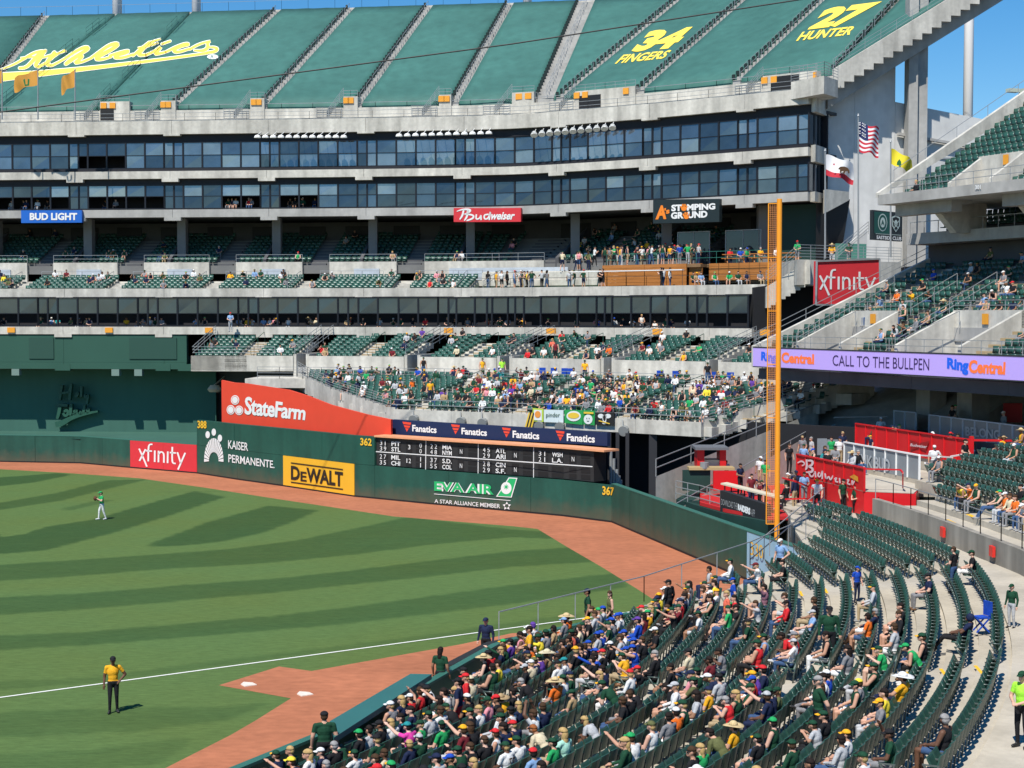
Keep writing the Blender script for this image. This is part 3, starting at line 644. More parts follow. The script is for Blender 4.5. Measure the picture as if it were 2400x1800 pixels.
def dk_pt(tb, tr, f, lift=0.0):
    a, e = BOT.at(tb), RIM.at(tr); p = a+(e-a)*f; return (p[0], p[1], HB+(HR-HB)*f+lift)
def sec(i, g_, f, lift=.0):        # i section, g_ across 0..1, f up the slope 0..1
    return dk_pt(ab[i]+(ab[i+1]-ab[i])*g_, ar[i]+(ar[i+1]-ar[i])*g_, f, lift)
b = MB()                                       # deck slab under everything
T = np.linspace(0, 1, 60); tb = np.interp(T*len(ab), range(len(ab)+1), [0]+ab); tr = np.interp(T*len(ab), range(len(ab)+1), [0]+ar)
n = len(T); V_ = [dk_pt(a, e, 0, -.25) for a, e in zip(tb, tr)]+[dk_pt(a, e, 1, -.25) for a, e in zip(tb, tr)]+[dk_pt(a, e, 0, -1.0) for a, e in zip(tb, tr)]+[dk_pt(a, e, 1, -1.0) for a, e in zip(tb, tr)]
Fs = []
for i in range(n-1): Fs += [(i, i+1, n+i+1, n+i), (2*n+i, 3*n+i, 3*n+i+1, 2*n+i+1), (n+i, n+i+1, 3*n+i+1, 3*n+i), (i, 2*n+i, 2*n+i+1, i+1)]
b.add(V_, Fs); b.build('top_deck_slab', concg, bldg)
b = MB(); strip(b, FACE, 0, SEND, .5, 1.7, 30.9, 31.15); strip(b, FACE, 0, SEND, 1.35, 1.6, 31.1, 32.15); b.build('parapet_wall', conc, bldg)
b = MB(); P = [(*RIM.at(t), HR-.4) for t in Tn(RIM, 0, RIM.L, 3)]
b.slab([vec2(p) for p in P], [vec2(p)+np.array([.3, .8]) for p in P], HR-.9, HR+.15); b.build('rim_beam', conc, bldg)
b = MB(); rail(b, [(p[0]+.2, p[1]+.5, HR+.15) for p in P], 1.1, 1, 6.0, .018); rail(b, P3(FACE, 0, SEND-.5, 1.45, 32.15, 3), .5, 1, 3, .025); rail(b, P3(FACE, 0, SEND-.5, .1, 30.97, 3), .75, 2, 3, .02)
tag(b.build('handrail', steel, bldg), kind='stuff')
wide = {6: 1}
tl = ['leftmost green tarp over the top deck seats, cut by the frame', 'green tarp carrying the start of the yellow script word', 'green tarp carrying the middle of the yellow script word', 'green tarp carrying the end of the yellow script word', 'plain green tarp just right of the yellow script word', 'plain green tarp, second right of the script word', 'plain green tarp, third right of the script word', 'narrow plain green tarp beside the wide stepped aisle', 'green tarp right of the wide aisle and left of the number 34', 'green tarp lettered 34 FINGERS', 'plain green tarp between the numbers 34 and 27', 'green tarp lettered 27 HUNTER', 'narrow green tarp along the stepped right end of the top deck']
def aisle_w(i): return .9
def secw(i): return max(1e-3, ab[i+1]-ab[i])
tarps = []
order = [-1]+list(range(12))
for q_, i in enumerate(order):
    if i < 0: A0, A1, R0, R1 = 0, ab[0], 0, ar[0]
    else: A0, A1, R0, R1 = ab[i], ab[i+1], ar[i], ar[i+1]
    if i == 6: pass
    gm_ = .12 if i in (1, 2) else (.76 if i != 7 else 1.8)
    if i == 7: A0, R0 = min(A0+gm_, A1-.25), R0+gm_
    else: A0, R0 = A0+gm_, R0+gm_
    A1, R1 = A1-.22, R1-.22; gl = gr = 0
    nu, nv = 10, 12; V_ = []; Fs = []
    for a in range(nu+1):
        for c in range(nv+1):
            g_ = gl+(1-gl-gr)*a/nu; f = .004+.985*c/nv; V_.append(dk_pt(A0+(A1-A0)*g_, R0+(R1-R0)*g_, f, .30+.02*math.sin(a*1.9+q_)*math.sin(c*1.3+q_*2)))
    for a in range(nu):
        for c in range(nv): k = a*(nv+1)+c; Fs.append((k, k+nv+1, k+nv+2, k+1))
    bd = [a*(nv+1) for a in range(nu+1)]+[nu*(nv+1)+c for c in range(1, nv+1)]+[a*(nv+1)+nv for a in range(nu-1, -1, -1)]+[c for c in range(nv-1, 0, -1)]
    n0 = len(V_); V_ += [(V_[k][0], V_[k][1], V_[k][2]-.5) for k in bd]; m_ = len(bd)
    Fs += [(bd[j], n0+j, n0+(j+1) % m_, bd[(j+1) % m_]) for j in range(m_)]
    b = MB(); b.add(V_, Fs); root = thing('seat_tarp', tl[q_], 'tarp', V_[0], 'green tarps stretched over the top deck seats'); b.build('tarp_sheet', tarpm, root, True); tarps.append(root)
# stepped aisles, black seat ends beside them and their rails
for i in range(12):
    if i in (1, 2):
        b = MB()
        for side in (-.35, .35):
            P = [dk_pt(ab[i]+side, ar[i]+side, f, .32) for f in np.linspace(.02, .97, 9)]
            for a, e in zip(P[:-1], P[1:]):
                if (P.index(a)) % 2 == 0: rail(b, [a, e], .8, 2, 1.3, .02)
        b.build('aisle_rail', mat('rail_green_grey', (.05, .14, .12), .5), bldg); continue
    w = .72 if i != 7 else 1.75; b = MB(); rl = MB(); se = MB(); ns = 34
    for k in range(ns):
        f0, f1 = k/ns, (k+1)/ns; P = [dk_pt(ab[i]+x, ar[i]+x, f) for f in (f0, f1) for x in (0.0, w)]
        z = P[0][2]+.12
        b.hexa([(P[0][0], P[0][1], z-.6), (P[1][0], P[1][1], z-.6), (P[3][0], P[3][1], z-.6), (P[2][0], P[2][1], z-.6), (P[0][0], P[0][1], z+.1), (P[1][0], P[1][1], z+.1), (P[3][0], P[3][1], z+.1), (P[2][0], P[2][1], z+.1)])
        if k % 1 == 0:
            q = dk_pt(ab[i]-.12, ar[i]-.12, (f0+f1)/2); se.box((q[0], q[1], q[2]+.36), (.20, .30, .42), .3)
    tag(b.build('aisle_steps', concg, bldg)); tag(se.build('seat_end', mat('seat_end_dark', (.02, .032, .028), .6), bldg), kind='stuff')
    P = [dk_pt(ab[i]+w*.55, ar[i]+w*.55, f, .15) for f in np.linspace(.02, .98, 13)]
    for j in range(0, 12): rail(rl, [P[j], (Vector(P[j])*.25+Vector(P[j+1])*.75)], .85, 2, 1.2, .02)
    rl.build('aisle_rail', steel, bldg)
# stepped end of the deck
b = MB(); A, E = Vector((*BOT.P[-1], HB)), Vector((*RIM.P[-1], HR)); ns = 26; side = Vector((.75, -.66, 0)).normalized()
nx_ = Vector(((E-A).x, (E-A).y, 0)).normalized(); out = Vector((nx_.y, -nx_.x, 0))
for k in range(ns):
    p0, p1 = A+(E-A)*(k/ns), A+(E-A)*((k+1)/ns)
    c = [p0-out*.2, p1-out*.2, p1+out*.35, p0+out*.35]
    b.hexa([Vector((q.x, q.y, p0.z-1.15)) for q in c]+[Vector((c[0].x, c[0].y, p0.z+.35)), Vector((c[1].x, c[1].y, p1.z+.35)), Vector((c[2].x, c[2].y, p1.z+.35)), Vector((c[3].x, c[3].y, p0.z+.35))])
b.build('stepped_end_wall', conc, bldg)
b = MB(); P0, P1 = A-out*.9+Vector((0, 0, -1.4)), E-out*.9+Vector((0, 0, -1.4)); q = [P0-out*.8, P1-out*.8, P1+out*.0, P0+out*.0]
b.hexa([v_-Vector((0, 0, 1.3)) for v_ in q]+q); b.build('raker_beam', concg, bldg)
b = MB(); rail(b, [A+out*.05+Vector((0, 0, .3)), E+out*.05+Vector((0, 0, .3))], .9, 3, 1.6, .018); b.build('handrail', steel, bldg)
# lettering on the tarps
def plane_hit(p0, p1, p2, lift):
    a, c, d_ = (Vector(p) for p in (p0, p1, p2)); n_ = (c-a).cross(d_-a).normalized(); n_ = n_ if n_.z > 0 else -n_; a = a+n_*lift
    def f(u, v):
        x, yy, z = ray(u, v); r = Vector((x, yy, z)); t = (a-Vector((0, 0, CH))).dot(n_)/r.dot(n_); q = Vector((0, 0, CH))+r*t; return (q.x, q.y, q.z)
    return f
hA = plane_hit(sec(1, 0, 0), sec(3, 0, 0), sec(2, .5, 1), .44); tyel = mat('tarp_yellow', (.90, .68, .09), .6, .05, .5); twht = mat('tarp_white', (.80, .84, .80), .6)
ath = [[(5, 600, 10), (110, 562, 20), (200, 512, 24), (280, 462, 26), (345, 440, 22), (385, 440, 20)],
       [(170, 588, 26), (225, 585, 30), (285, 525, 36), (345, 455, 34), (392, 440, 26)], [(392, 438, 26), (340, 512, 38), (300, 565, 38), (335, 578, 26)], [(175, 500, 10), (260, 492, 18), (345, 490, 14)],
       [(330, 578, 28), (400, 545, 26), (470, 480, 26), (560, 430, 12)], [(470, 455, 34), (420, 520, 42), (400, 560, 38), (450, 565, 26)], [(355, 500, 14), (440, 478, 26), (575, 440, 12)],
       [(450, 565, 24), (540, 520, 22), (640, 450, 26), (730, 405, 32), (775, 415, 34), (700, 460, 34), (610, 520, 42), (570, 550, 34)],
       [(590, 530, 26), (660, 485, 30), (720, 475, 32), (680, 520, 36), (640, 545, 30), (700, 540, 22), (790, 500, 24)],
       [(780, 505, 24), (870, 440, 30), (960, 380, 34), (1035, 375, 34), (960, 430, 36), (860, 480, 40), (820, 510, 36), (880, 515, 26), (960, 490, 22)],
       [(950, 480, 24), (1040, 450, 26), (1120, 435, 30), (1090, 460, 24), (1000, 480, 26), (985, 500, 28), (1060, 500, 26), (1150, 470, 24)],
       [(1150, 480, 24), (1220, 420, 28), (1290, 370, 30), (1390, 335, 12)], [(1290, 370, 34), (1220, 430, 42), (1190, 475, 38), (1260, 475, 24)], [(1190, 415, 14), (1290, 395, 24), (1370, 370, 10)],
       [(1260, 475, 24), (1340, 440, 24), (1400, 395, 30), (1350, 450, 36), (1340, 470, 30), (1430, 450, 22)], [(1400, 380, 22), (1470, 355, 20)],
       [(1430, 450, 22), (1520, 405, 28), (1610, 375, 30), (1640, 385, 26), (1560, 400, 24), (1490, 435, 32), (1530, 455, 28), (1640, 420, 22)],
       [(1640, 425, 22), (1720, 380, 24), (1830, 350, 16), (1790, 370, 28), (1800, 410, 34), (1760, 440, 30), (1680, 435, 16)],
       [(1790, 455, 26), (1860, 445, 30), (1885, 420, 26), (1840, 405, 22), (1790, 410, 10)],
       [(10, 665, 74), (300, 640, 50), (900, 575, 34), (1500, 500, 24), (1790, 458, 24)]]
def strokes_px(st, f, hitf, m, parent, grow, name='script_lettering'):
    b = MB()
    for s_ in st:
        V, F = ribbon([(p[0], p[1], p[2]+grow) for p in s_], 1); b.add([hitf(*f(*q)) for q in V], F)
        for e in (s_[0], s_[-1]):
            if e[2] > 14: C = circle_poly((e[0], e[1]), (e[2]+grow)/2, (e[2]+grow)/2, 12); b.add([hitf(*f(*q)) for q in C], [tuple(range(12))])
    return b.build(name, m, parent)
def lifted(hitf, dz): return lambda u, v: tuple(np.array(hitf(u, v))+np.array([0, 0, dz]))
ath = [[(x, y, w*.9 if y < 600 and x > 20 else w) for x, y, w in s] for s in ath]
def hS(lift_):
    def f(u, v):
        best = None
        for i in (0, 1, 2, 3):
            g_, q_ = .5, .5
            for _ in range(8):
                p = proj(sec(i, g_, q_, lift_)); a_ = proj(sec(i, g_+.01, q_, lift_)); c_ = proj(sec(i, g_, q_+.01, lift_))
                J = np.array([[a_[0]-p[0], c_[0]-p[0]], [a_[1]-p[1], c_[1]-p[1]]])/.01; d_ = np.linalg.solve(J, [u-p[0], v-p[1]]); g_ += float(d_[0]); q_ += float(d_[1])
            e = max(0, -g_, g_-1)
            if best is None or e < best[0]: best = (e, sec(i, g_, q_, lift_))
            if e == 0: break
        return best[1]
    return f
strokes_px(ath, Az, hS(.35), twht, tarps[2], 9); strokes_px(ath, Az, hS(.37), tyel, tarps[2], 0)
shape_on([[Az(*p) for p in circle_poly((1837, 490), 48, 20, 20)]], hS(.35), twht, tarps[3]); text_on('R', C4(Az, (1822, 478), (1852, 476), (1848, 502), (1818, 504)), hS(.38), tarpm, tarps[3])
def tarptext(i, s, f, P, sh, of, parent, **k):
    def h_(u, v):
        g_, f_ = .5, .5; lift_ = .36
        for _ in range(14):
            p = proj(sec(i, g_, f_, lift_)); a_ = proj(sec(i, g_+.01, f_, lift_)); c_ = proj(sec(i, g_, f_+.01, lift_))
            J = np.array([[a_[0]-p[0], c_[0]-p[0]], [a_[1]-p[1], c_[1]-p[1]]])/.01; d_ = np.linalg.solve(J, [u-p[0], v-p[1]]); g_ += float(d_[0]); f_ += float(d_[1])
        return sec(i, g_, f_, lift_)
    text_on(s, C4(f, *P), h_, tyel, parent, offset=of, **k)
tarptext(9, '34', Cz, [(1190, 265), (1590, 228), (1370, 418), (1020, 452)], 0, .06, tarps[10]); tarptext(9, 'FINGERS', Cz, [(965, 472), (1385, 430), (1310, 505), (885, 552)], 0, .03, tarps[10])
tarptext(10, '27', Dz, [(500, 70), (990, 8), (700, 218), (335, 262)], 0, .06, tarps[11]); tarptext(10, 'HUNTER', Dz, [(300, 275), (775, 222), (705, 300), (240, 355)], 0, .03, tarps[11])
# vomitories on the top deck
orang = mat('section_sign_orange', (.78, .33, .03), .6)
def vom(u0, u1, vt, vb, door=None, signs=(), n=3):
    t0, t1 = FACE.at_u(u0), FACE.at_u(u1); d0 = 1.3
    zt = W(u0, vt, offp(FACE, t0, d0)[1])[2]; zt1 = W(u1, vt, offp(FACE, t1, d0)[1])[2]; zt = (zt+zt1)/2
    b = MB(); strip(b, FACE, t0, t1, d0-.05, d0+2.2, 31.1, zt); b.build('vomitory_wall', conc, bldg)
    if door:
        a, e = FACE.at_u(door[0]), FACE.at_u(door[1]); b = MB(); strip(b, FACE, a, e, d0-.12, d0, 31.12, 31.1+2.1*.62); b.build('doorway', black, bldg)
    for su in signs:
        b = MB(); ts = FACE.at_u(su); strip(b, FACE, ts-.28, ts+.28, d0-.16, d0-.08, zt-.65, zt-.12); b.build('section_sign', orang, bldg)
    b = MB(); rail(b, [(*offp(FACE, t, d0), zt) for t in (t0, (t0+t1)/2, t1)], .55, 2, 1.0, .02)
    q = [(*offp(FACE, t0-1.6, d0), 31.1), (*offp(FACE, t0, d0), zt)]; rail(b, q, .8, 4, .7, .018); q = [(*offp(FACE, t0-2.6, d0-.1), 31.1), (*offp(FACE, t0-.2, d0-.1), 31.1)]; rail(b, q, 1.1, 5, .6, .018); b.build('handrail', steel, bldg)
vom(231, 300, 238, 286, (232, 263), (240, 261)); vom(374, 408, 236, 266, None, (380, 391)); vom(583, 616, 230, 266, None, (592, 603)); vom(801, 834, 226, 262, None, (808, 818))
vom(1024, 1052, 222, 258, None, (1030, 1042)); vom(1190, 1236, 216, 255, None, (1206, 1225)); vom(1330, 1470, 208, 255, (1340, 1390), (1335, 1354, 1449)); vom(1765, 1935, 172, 215, (1785, 1850), (1770, 1792, 1901))
# projecting box at the right end of the top fascia
b = MB(); p0 = offp(FACE, FACE.at_u(1850), -.12); b.hexa([(p0[0], p0[1], 30.2), (24.6, 122.0, 30.2), (26.2, 124.4, 30.2), (p0[0]+2, p0[1]+2, 30.2), (p0[0], p0[1], 31.6), (24.6, 122.0, 31.6), (26.2, 124.4, 31.6), (p0[0]+2, p0[1]+2, 31.6)])
b.build('balcony_box', conc, bldg)
b = MB(); rail(b, [(p0[0], p0[1], 31.6), (24.6, 122.0, 31.6), (26.2, 124.4, 31.6)], 1.1, 5, 1.0, .02); b.build('handrail', steel, bldg)
# lamps under the top fascia
lampm = mat('lamp_white', (.75, .75, .72), .4)
k_ = 0
for u0, u1, n, v0, v1, grp in ((615, 815, 12, 320, 320, 'row of lamps under the top fascia, left group'), (943, 1152, 12, 317, 311, 'row of lamps under the top fascia, middle group'), (1265, 1448, 11, 315, 298, 'row of lamps under the top fascia, right group')):
    for i in range(n):
        u = u0+(u1-u0)*i/(n-1); v = v0+(v1-v0)*i/(n-1); t = FACE.at_u(u); p = offp(FACE, t, -1.1); z = W(u, v, p[1])[2]
        b = MB(); r = .30
        for j, (ra, rb, za, zb) in enumerate(((.06, .2, .16, .12), (.2, .30, .12, .0), (.30, .32, 0, -.12))):
            b.tube((p[0], p[1]-(.12 if grp.endswith('right group') else 0), z+za), (p[0], p[1]-(.2 if grp.endswith('right group') else 0), z+zb), ra, rb, 10)
        b.bar((p[0], p[1], z+.15), (p[0]+.2, p[1]+1.2, z+.6), .05); o = b.build('flood_lamp', lampm)
        tag(o, 'white %s lamp, %s from the left in the %s row under the top fascia' % ('spot' if 'right' in grp else 'dome', ordn(i), grp.split(', ')[1].split()[0]), 'lamp', grp)

# ------------------------------------------------------------------ stepped seating tiers
SEATS = []            # (x, y, z, facing angle, zone)
def tier(name, path, d0, n, tread, rise, z0, clip=None, t0=0, t1=None, aisles=(), zone='', m=None, parent=None, seat_off=.52, spacing=.53, under=.45, seats=True, stepm=None, aw=1.1):
    t1 = path.L if t1 is None else t1; b = MB(); abs_ = {x: MB() for x in aisles}
    for k in range(n):
        da, db = d0+k*tread, d0+(k+1)*tread; z = z0+k*rise; T = np.arange(t0, t1+.01, .5)
        ok = [clip is None or clip(*offp(path, t, da+.3)) for t in T]
        runs = []; st = None
        for i, o_ in enumerate(ok):
            if o_ and st is None: st = i
            if (not o_ or i == len(ok)-1) and st is not None:
                if i-st > 1: runs.append((T[st], T[i if o_ else i-1]))
                st = None
        for a, e in runs:
            TT = Tn(path, a, e, 2.5); P = [offp(path, t, da) for t in TT]; Q_ = [offp(path, t, db+.001) for t in TT]; b.slab(P, Q_, z-rise-under, z)
            if not seats: continue
            L_ = e-a; m_ = int(L_/spacing); 
            for j in range(m_):
                t = a+(j+.5)*L_/m_
                if any(abs(t-x) < aw/2+.2 for x in aisles): continue
                p = offp(path, t, da+seat_off); nn = path.nrm(t); SEATS.append((p[0], p[1], z, math.atan2(nn[0], -nn[1]), zone))   # facing -nn
        for x in aisles:
            if clip is None or clip(*offp(path, x, da+.3)):
                strip(abs_[x], path, x-aw/2, x+aw/2, da+.02, da+tread*.52, z+.001, z+rise*.5 if k < n-1 else z+.01, 0, 3)
    o = b.build(name, m or conc, parent or bldg)
    for ab_ in abs_.values():
      if ab_.v: ab_.build('aisle_steps', stepm or mat('aisle_tan', (.40, .30, .17), .8, .15, 2), parent or bldg)
    return o
def poly(P): 
    A_ = np.array(P)
    return lambda x, y: bool(inside(A_, np.array([x]), np.array([y]))[0])
# --- lower tier behind the outfield wall
S1 = Path([(-32, 121.0), (-8.5, 109.3), (-4.5, 107.4), (1.2, 104), (6.6, 100), (12, 95.7), (22, 87.5)])
C1 = poly([(-8.5, 108.6), (-4.5, 106.8), (1.2, 103.5), (6.6, 99.4), (12, 95.2), (19.3, 98.3), (34, 112), (34, 135), (-17.5, 135), (-16.8, 123.5), (-13.8, 116.8), (-10.7, 112)])
a1 = [S1.at_u(u) for u in (905, 1010, 1255, 1530)]
a1 = [S1.S[1]+x for x in (1.6, 9.5, 18.0, 26.5)]
tier('lower_tier', S1, 0, 14, .82, .135, 5.75, C1, aisles=a1, zone='far_low')
UP = Path([(-27, 129.3), (-18, 128.3), (-7.8, 125.6), (.75, 121.3), (7.7, 116.5), (15.6, 111.0), (25, 103.0)], 1)
b = MB(); T = Tn(UP, 0, UP.L, 3); P = [UP.at(t) for t in T]; Q_ = [offp(UP, t, -4.6) for t in T]; i0 = 2
b.slab(P[i0:], Q_[i0:], 6.9, 7.62); b.build('walkway_slab', conc, bldg)
a2 = [UP.at_u(u) for u in (586, 690, 800, 930, 1062, 1190, 1330, 1440, 1560, 1680)]
vomw = [(UP.at_u(688), UP.at_u(724)), (UP.at_u(948), UP.at_u(985)), (UP.at_u(1165), UP.at_u(1200)), (UP.at_u(1408), UP.at_u(1440)), (UP.at_u(1655), UP.at_u(1690))]
cw = [0]+[x for v_ in vomw for x in v_]+[UP.L-6.5]
for a, e in zip(cw[0::2], cw[1::2]):
    b = MB(); strip(b, UP, a, e, -.12, .25, 7.5 if a > 1 else 8.1, 9.35); b.build('section_wall', conc, bldg)
for (va_, vb_) in vomw:                       # sunken ways out between the sections
    b = MB(); strip(b, UP, va_, va_+.25, 0, 7.4, 7.5, 9.5); strip(b, UP, vb_-.25, vb_, 0, 7.4, 7.5, 9.5); b.build('stair_wall', conc, bldg)
    b = MB(); 
    for k in range(9): strip(b, UP, va_+.25, vb_-.25, k*.8, k*.8+.8, 7.3, 7.6+.02*k)
    b.build('ramp_floor', concd, bldg)
    b = MB()
    for t in (va_+.12, vb_-.12): rail(b, [(*offp(UP, t, 0), 9.4), (*offp(UP, t, 7.2), 11.0)], .9, 3, 1.4, .022)
    b.build('handrail', steel, bldg)
nov = lambda x, y: True
def upclip(x, y):
    # find the nearest path parameter and keep clear of the ways out
    d_ = ((UPS-np.array([x, y]))**2).sum(1); t = UPT[int(np.argmin(d_))]
    return not any(a-.1 < t < e+.1 for a, e in vomw)
UPT = np.linspace(0, UP.L, 400); UPS = np.array([offp(UP, t, 3.5) for t in UPT])
ua = [(a+e)/2 for a, e in zip([0]+[v_[1] for v_ in vomw[:-1]], [v_[0] for v_ in vomw])]
tier('upper_tier', UP, .25, 9, .80, .20, 8.75, upclip, 0, UP.L-6.5, aisles=ua, zone='far_up', under=.3)
# projecting left corner of that tier and the green walls left of it
b = MB(); strip(b, UP, 0, 7.2, -.12, .25, 8.05, 9.35); b.build('corner_balcony', conc, bldg)
b = MB(); strip(b, UP, 0, 11, .2, 7.6, 8.0, 8.4); b.build('corner_slab', concg, bldg)
b = MB(); rail(b, P3(UP, .1, 7.2, 0, 9.35, 1.8), .75, 3, 1.5, .025); p = offp(UP, .1, 0); q = offp(UP, .1, 6.5); rail(b, [(p[0], p[1], 9.3), (q[0], q[1], 11.0)], .8, 3, 1.5, .025); b.build('handrail', steel, bldg)
gl0, gl1 = 0, FACE.at_u(503)
cuts = [gl0]+[b_+1.8 for b_ in bays if gl0+1 < b_+1.8 < gl1-2]+[gl1]
for a, e in zip(cuts[:-1], cuts[1:]):
    b = MB(); strip(b, FACE, a+.01, e-.01, OA+.1, OA+.6, 8.55, 11.0); strip(b, FACE, a+.01, e-.01, OA+.05, OA+.6, 7.95, 8.54); b.build('green_panel', panelg, bldg)
    b = MB(); strip(b, FACE, e-3.2, e-.9, OA+.02, OA+.095, 8.85, 10.75); b.build('panel_recess', mat('recess_shade_green', (.02, .07, .052), .8), bldg)  # darker green slab paints the shade of a recess on the panel
    b = MB(); strip(b, FACE, e-.8, e+.6, OA+.02, OA+.6, 7.8, 8.4, 0, 9); b.build('panel_bracket', panelg, bldg)
    b = MB(); strip(b, FACE, e-4.8, e-4.1, OA-.1, OA+.5, 7.35, 7.93, 0, 9); b.build('soffit_block', mat('block_grey_green', (.16, .24, .21), .8), bldg)
EY = Path([offp(FACE, t, OA+3.1) for t in Tn(FACE, 0, FACE.at_u(545), 4)])
b = MB(); strip(b, EY, 0, EY.L, 0, .3, 0, 9.0); b.build('batters_eye_wall', backg, bldg)
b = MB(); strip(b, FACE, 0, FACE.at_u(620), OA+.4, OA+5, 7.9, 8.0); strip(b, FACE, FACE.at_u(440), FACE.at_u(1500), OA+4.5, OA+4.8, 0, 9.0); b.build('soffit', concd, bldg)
# slab between the low wall and the green wall (a sloping green apron)
b = MB(); T = np.linspace(0, 1, 12)
b.add([(*WALL.at(t*sA)+WALL.nrm(t*sA)*.3, 2.1) for t in T]+[(*EY.at(t*EY.L), 2.1) for t in T], [(i, i+1, 12+i+1, 12+i) for i in range(11)]); b.build('green_apron', backg, bldg)
# round lamp at the corner and the scripted relief sign on the green wall
he = lambda u, v: hit(EY, u, v, .12)
he2 = lambda dd: (lambda u, v: hit(EY, u, v, dd))
rs = thing('script_sign', 'dark green cut out script sign with a swoosh under it on the green wall', 'sign', hit(EY, 187, 960, .3))
gsg = mat('relief_green', (.020, .085, .055), .5, .15, 2); gsd = mat('relief_dark', (.006, .020, .015), .7)
def solid_strokes(st, f, path, o0, o1, m, parent, name):
    b = MB()
    for s_ in st:
        V, F = ribbon([(p[0], p[1], p[2]) for p in s_], 1); n = len(V)//2
        A_ = [hit(path, *f(*q), o1) for q in V]; B_ = [hit(path, *f(*q), o0) for q in V]; N_ = len(V)
        Fs = F+[(i+1, i, N_+i, N_+i+1) for i in range(n-1)]+[(n+i, n+i+1, N_+n+i+1, N_+n+i) for i in range(n-1)]+[(0, n, N_+n, N_), (n-1, N_+n-1, N_+2*n-1, 2*n-1)]
        b.add(A_+B_, Fs)
    return b.build(name, m, parent)
tol = [[(505, 735, 22), (560, 730, 26), (610, 735, 20)], [(545, 735, 26), (535, 800, 30), (520, 850, 20)], [(580, 790, 20), (600, 770, 22), (620, 800, 24), (590, 830, 22), (570, 800, 18)],
       [(640, 720, 22), (635, 790, 28), (630, 820, 22)], [(660, 790, 18), (690, 765, 20), (680, 800, 24), (650, 810, 22), (700, 800, 18)], [(725, 785, 20), (710, 810, 22), (740, 800, 20)], [(755, 730, 20), (745, 800, 24)],
       [(770, 780, 20), (790, 760, 20), (790, 790, 22), (770, 800, 20)]]
solid_strokes(tol, L1z, EY, .35, .75, gsg, rs, 'script_lettering')
solid_strokes([[(505, 900, 46), (560, 890, 50), (640, 840, 34), (760, 805, 26), (870, 785, 14)]], L1z, EY, .35, .75, gsg, rs, 'swoosh')
hol = [[(560, 560, 22), (550, 620, 24), (540, 690, 20)], [(640, 550, 22), (630, 620, 24), (625, 690, 20)], [(550, 630, 16), (630, 620, 16)], [(680, 640, 16), (700, 620, 20), (690, 660, 20), (670, 650, 16)], [(730, 570, 18), (725, 660, 20)], [(755, 640, 16), (765, 680, 18), (790, 630, 16), (775, 720, 18)]]
solid_strokes(hol, L1z, EY, .35, .75, gsg, rs, 'script_lettering')
gx, gy, gz = W(503, 912, 131.5); b = MB(); b.tube((gx, gy, gz), (gx, gy, gz+.35), .62, .35, 14); b.bar((gx, gy, gz+.35), (gx+.1, gy+4, gz+.9), .1); b.tube((gx, gy, gz-.25), (gx, gy, gz), .45, .62, 14)
tag(b.build('globe_lamp', mat('lamp_tan', (.55, .42, .28), .5)), 'round tan wall lamp at the corner of the green wall left of the red advert', 'lamp')
# front fascia of the lower tier, its curved left end and stepped right end
b = MB(); tA, tB = S1.S[1], S1.S[1]+float(np.linalg.norm(np.array([12, 95.7])-[6.6, 100]))+0; tB = S1.S[5]
segs = list(np.linspace(tA, tB, 6))
for a, e in zip(segs[:-1], segs[1:]):
    b = MB(); strip(b, S1, a+.01, e-.01, -.35, .02, 5.15, 6.05); b.build('concrete_fascia', conc, bldg)
LB = [(-8.6, 108.9), (-10.7, 112), (-13.8, 116.8), (-16.3, 122.3), (-17.6, 126)]; LZ = [5.75, 6.15, 6.75, 7.35, 7.7]
b = MB()
for i in range(4):
    p, q = np.array(LB[i]), np.array(LB[i+1]); n_ = np.array([-(q-p)[1], (q-p)[0]]); n_ /= np.linalg.norm(n_); L_ = np.linalg.norm(q-p); k = 4
    for j in range(k):
        a, e = p+(q-p)*j/k, p+(q-p)*(j+1)/k; z = LZ[i]+(LZ[i+1]-LZ[i])*(j+1)/k
        b.hexa([(*a, z-1.0), (*(a-n_*.0+[.3, 0]), z-1.0), (*(e+[.3, 0]), z-1.0), (*e, z-1.0), (*a, z+.35), (*(a+[.3, 0]), z+.35), (*(e+[.3, 0]), z+.35), (*e, z+.35)])
b.build('stepped_fascia', conc, bldg)
b = MB()
for i in range(4): rail(b, [(*LB[i], LZ[i]+.35), (*LB[i+1], LZ[i+1]+.35)], .9, 5, 1.3, .02)
for a, e in zip(segs[:-1], segs[1:]): rail(b, P3(S1, a, e, -.3, 6.05, 2.0), .72, 2, 2.0, .03)
tag(b.build('handrail', steel, bldg), kind='stuff')
RB_ = [(12, 95.7), (19.3, 98.9), (27, 104.2)]
b = MB(); 
for i in range(14):
    f0, f1 = i/14, (i+1)/14; a = np.array(RB_[0])+(np.array([24, 101.6])-RB_[0])*f0; e = np.array(RB_[0])+(np.array([24, 101.6])-RB_[0])*f1; z = 5.75+2.6*f1
    b.hexa([(*a, z-.95), (*(a+[-.15, .3]), z-.95), (*(e+[-.15, .3]), z-.95), (*e, z-.95), (*a, z+.35), (*(a+[-.15, .3]), z+.35), (*(e+[-.15, .3]), z+.35), (*e, z+.35)])
b.build('stepped_end_wall', conc, bldg)
b = MB(); rail(b, [(12, 95.7, 6.1), (24, 101.6, 8.7)], .95, 5, 1.6, .022); b.build('handrail', steel, bldg)
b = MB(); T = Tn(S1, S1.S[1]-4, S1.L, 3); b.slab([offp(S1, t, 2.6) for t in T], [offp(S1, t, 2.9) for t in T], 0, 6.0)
b.build('under_wall', mat('void_shade', (.012, .013, .016), .9), bldg)  # near-black colour stands for the deep shade under the tier
b = MB(); 
for u in (1428, 1447, 1470, 1530): p = W(u, 1060, 98.0); b.box((p[0], p[1], 2.6), (.5 if u > 1500 else .22, .3, 5.2))
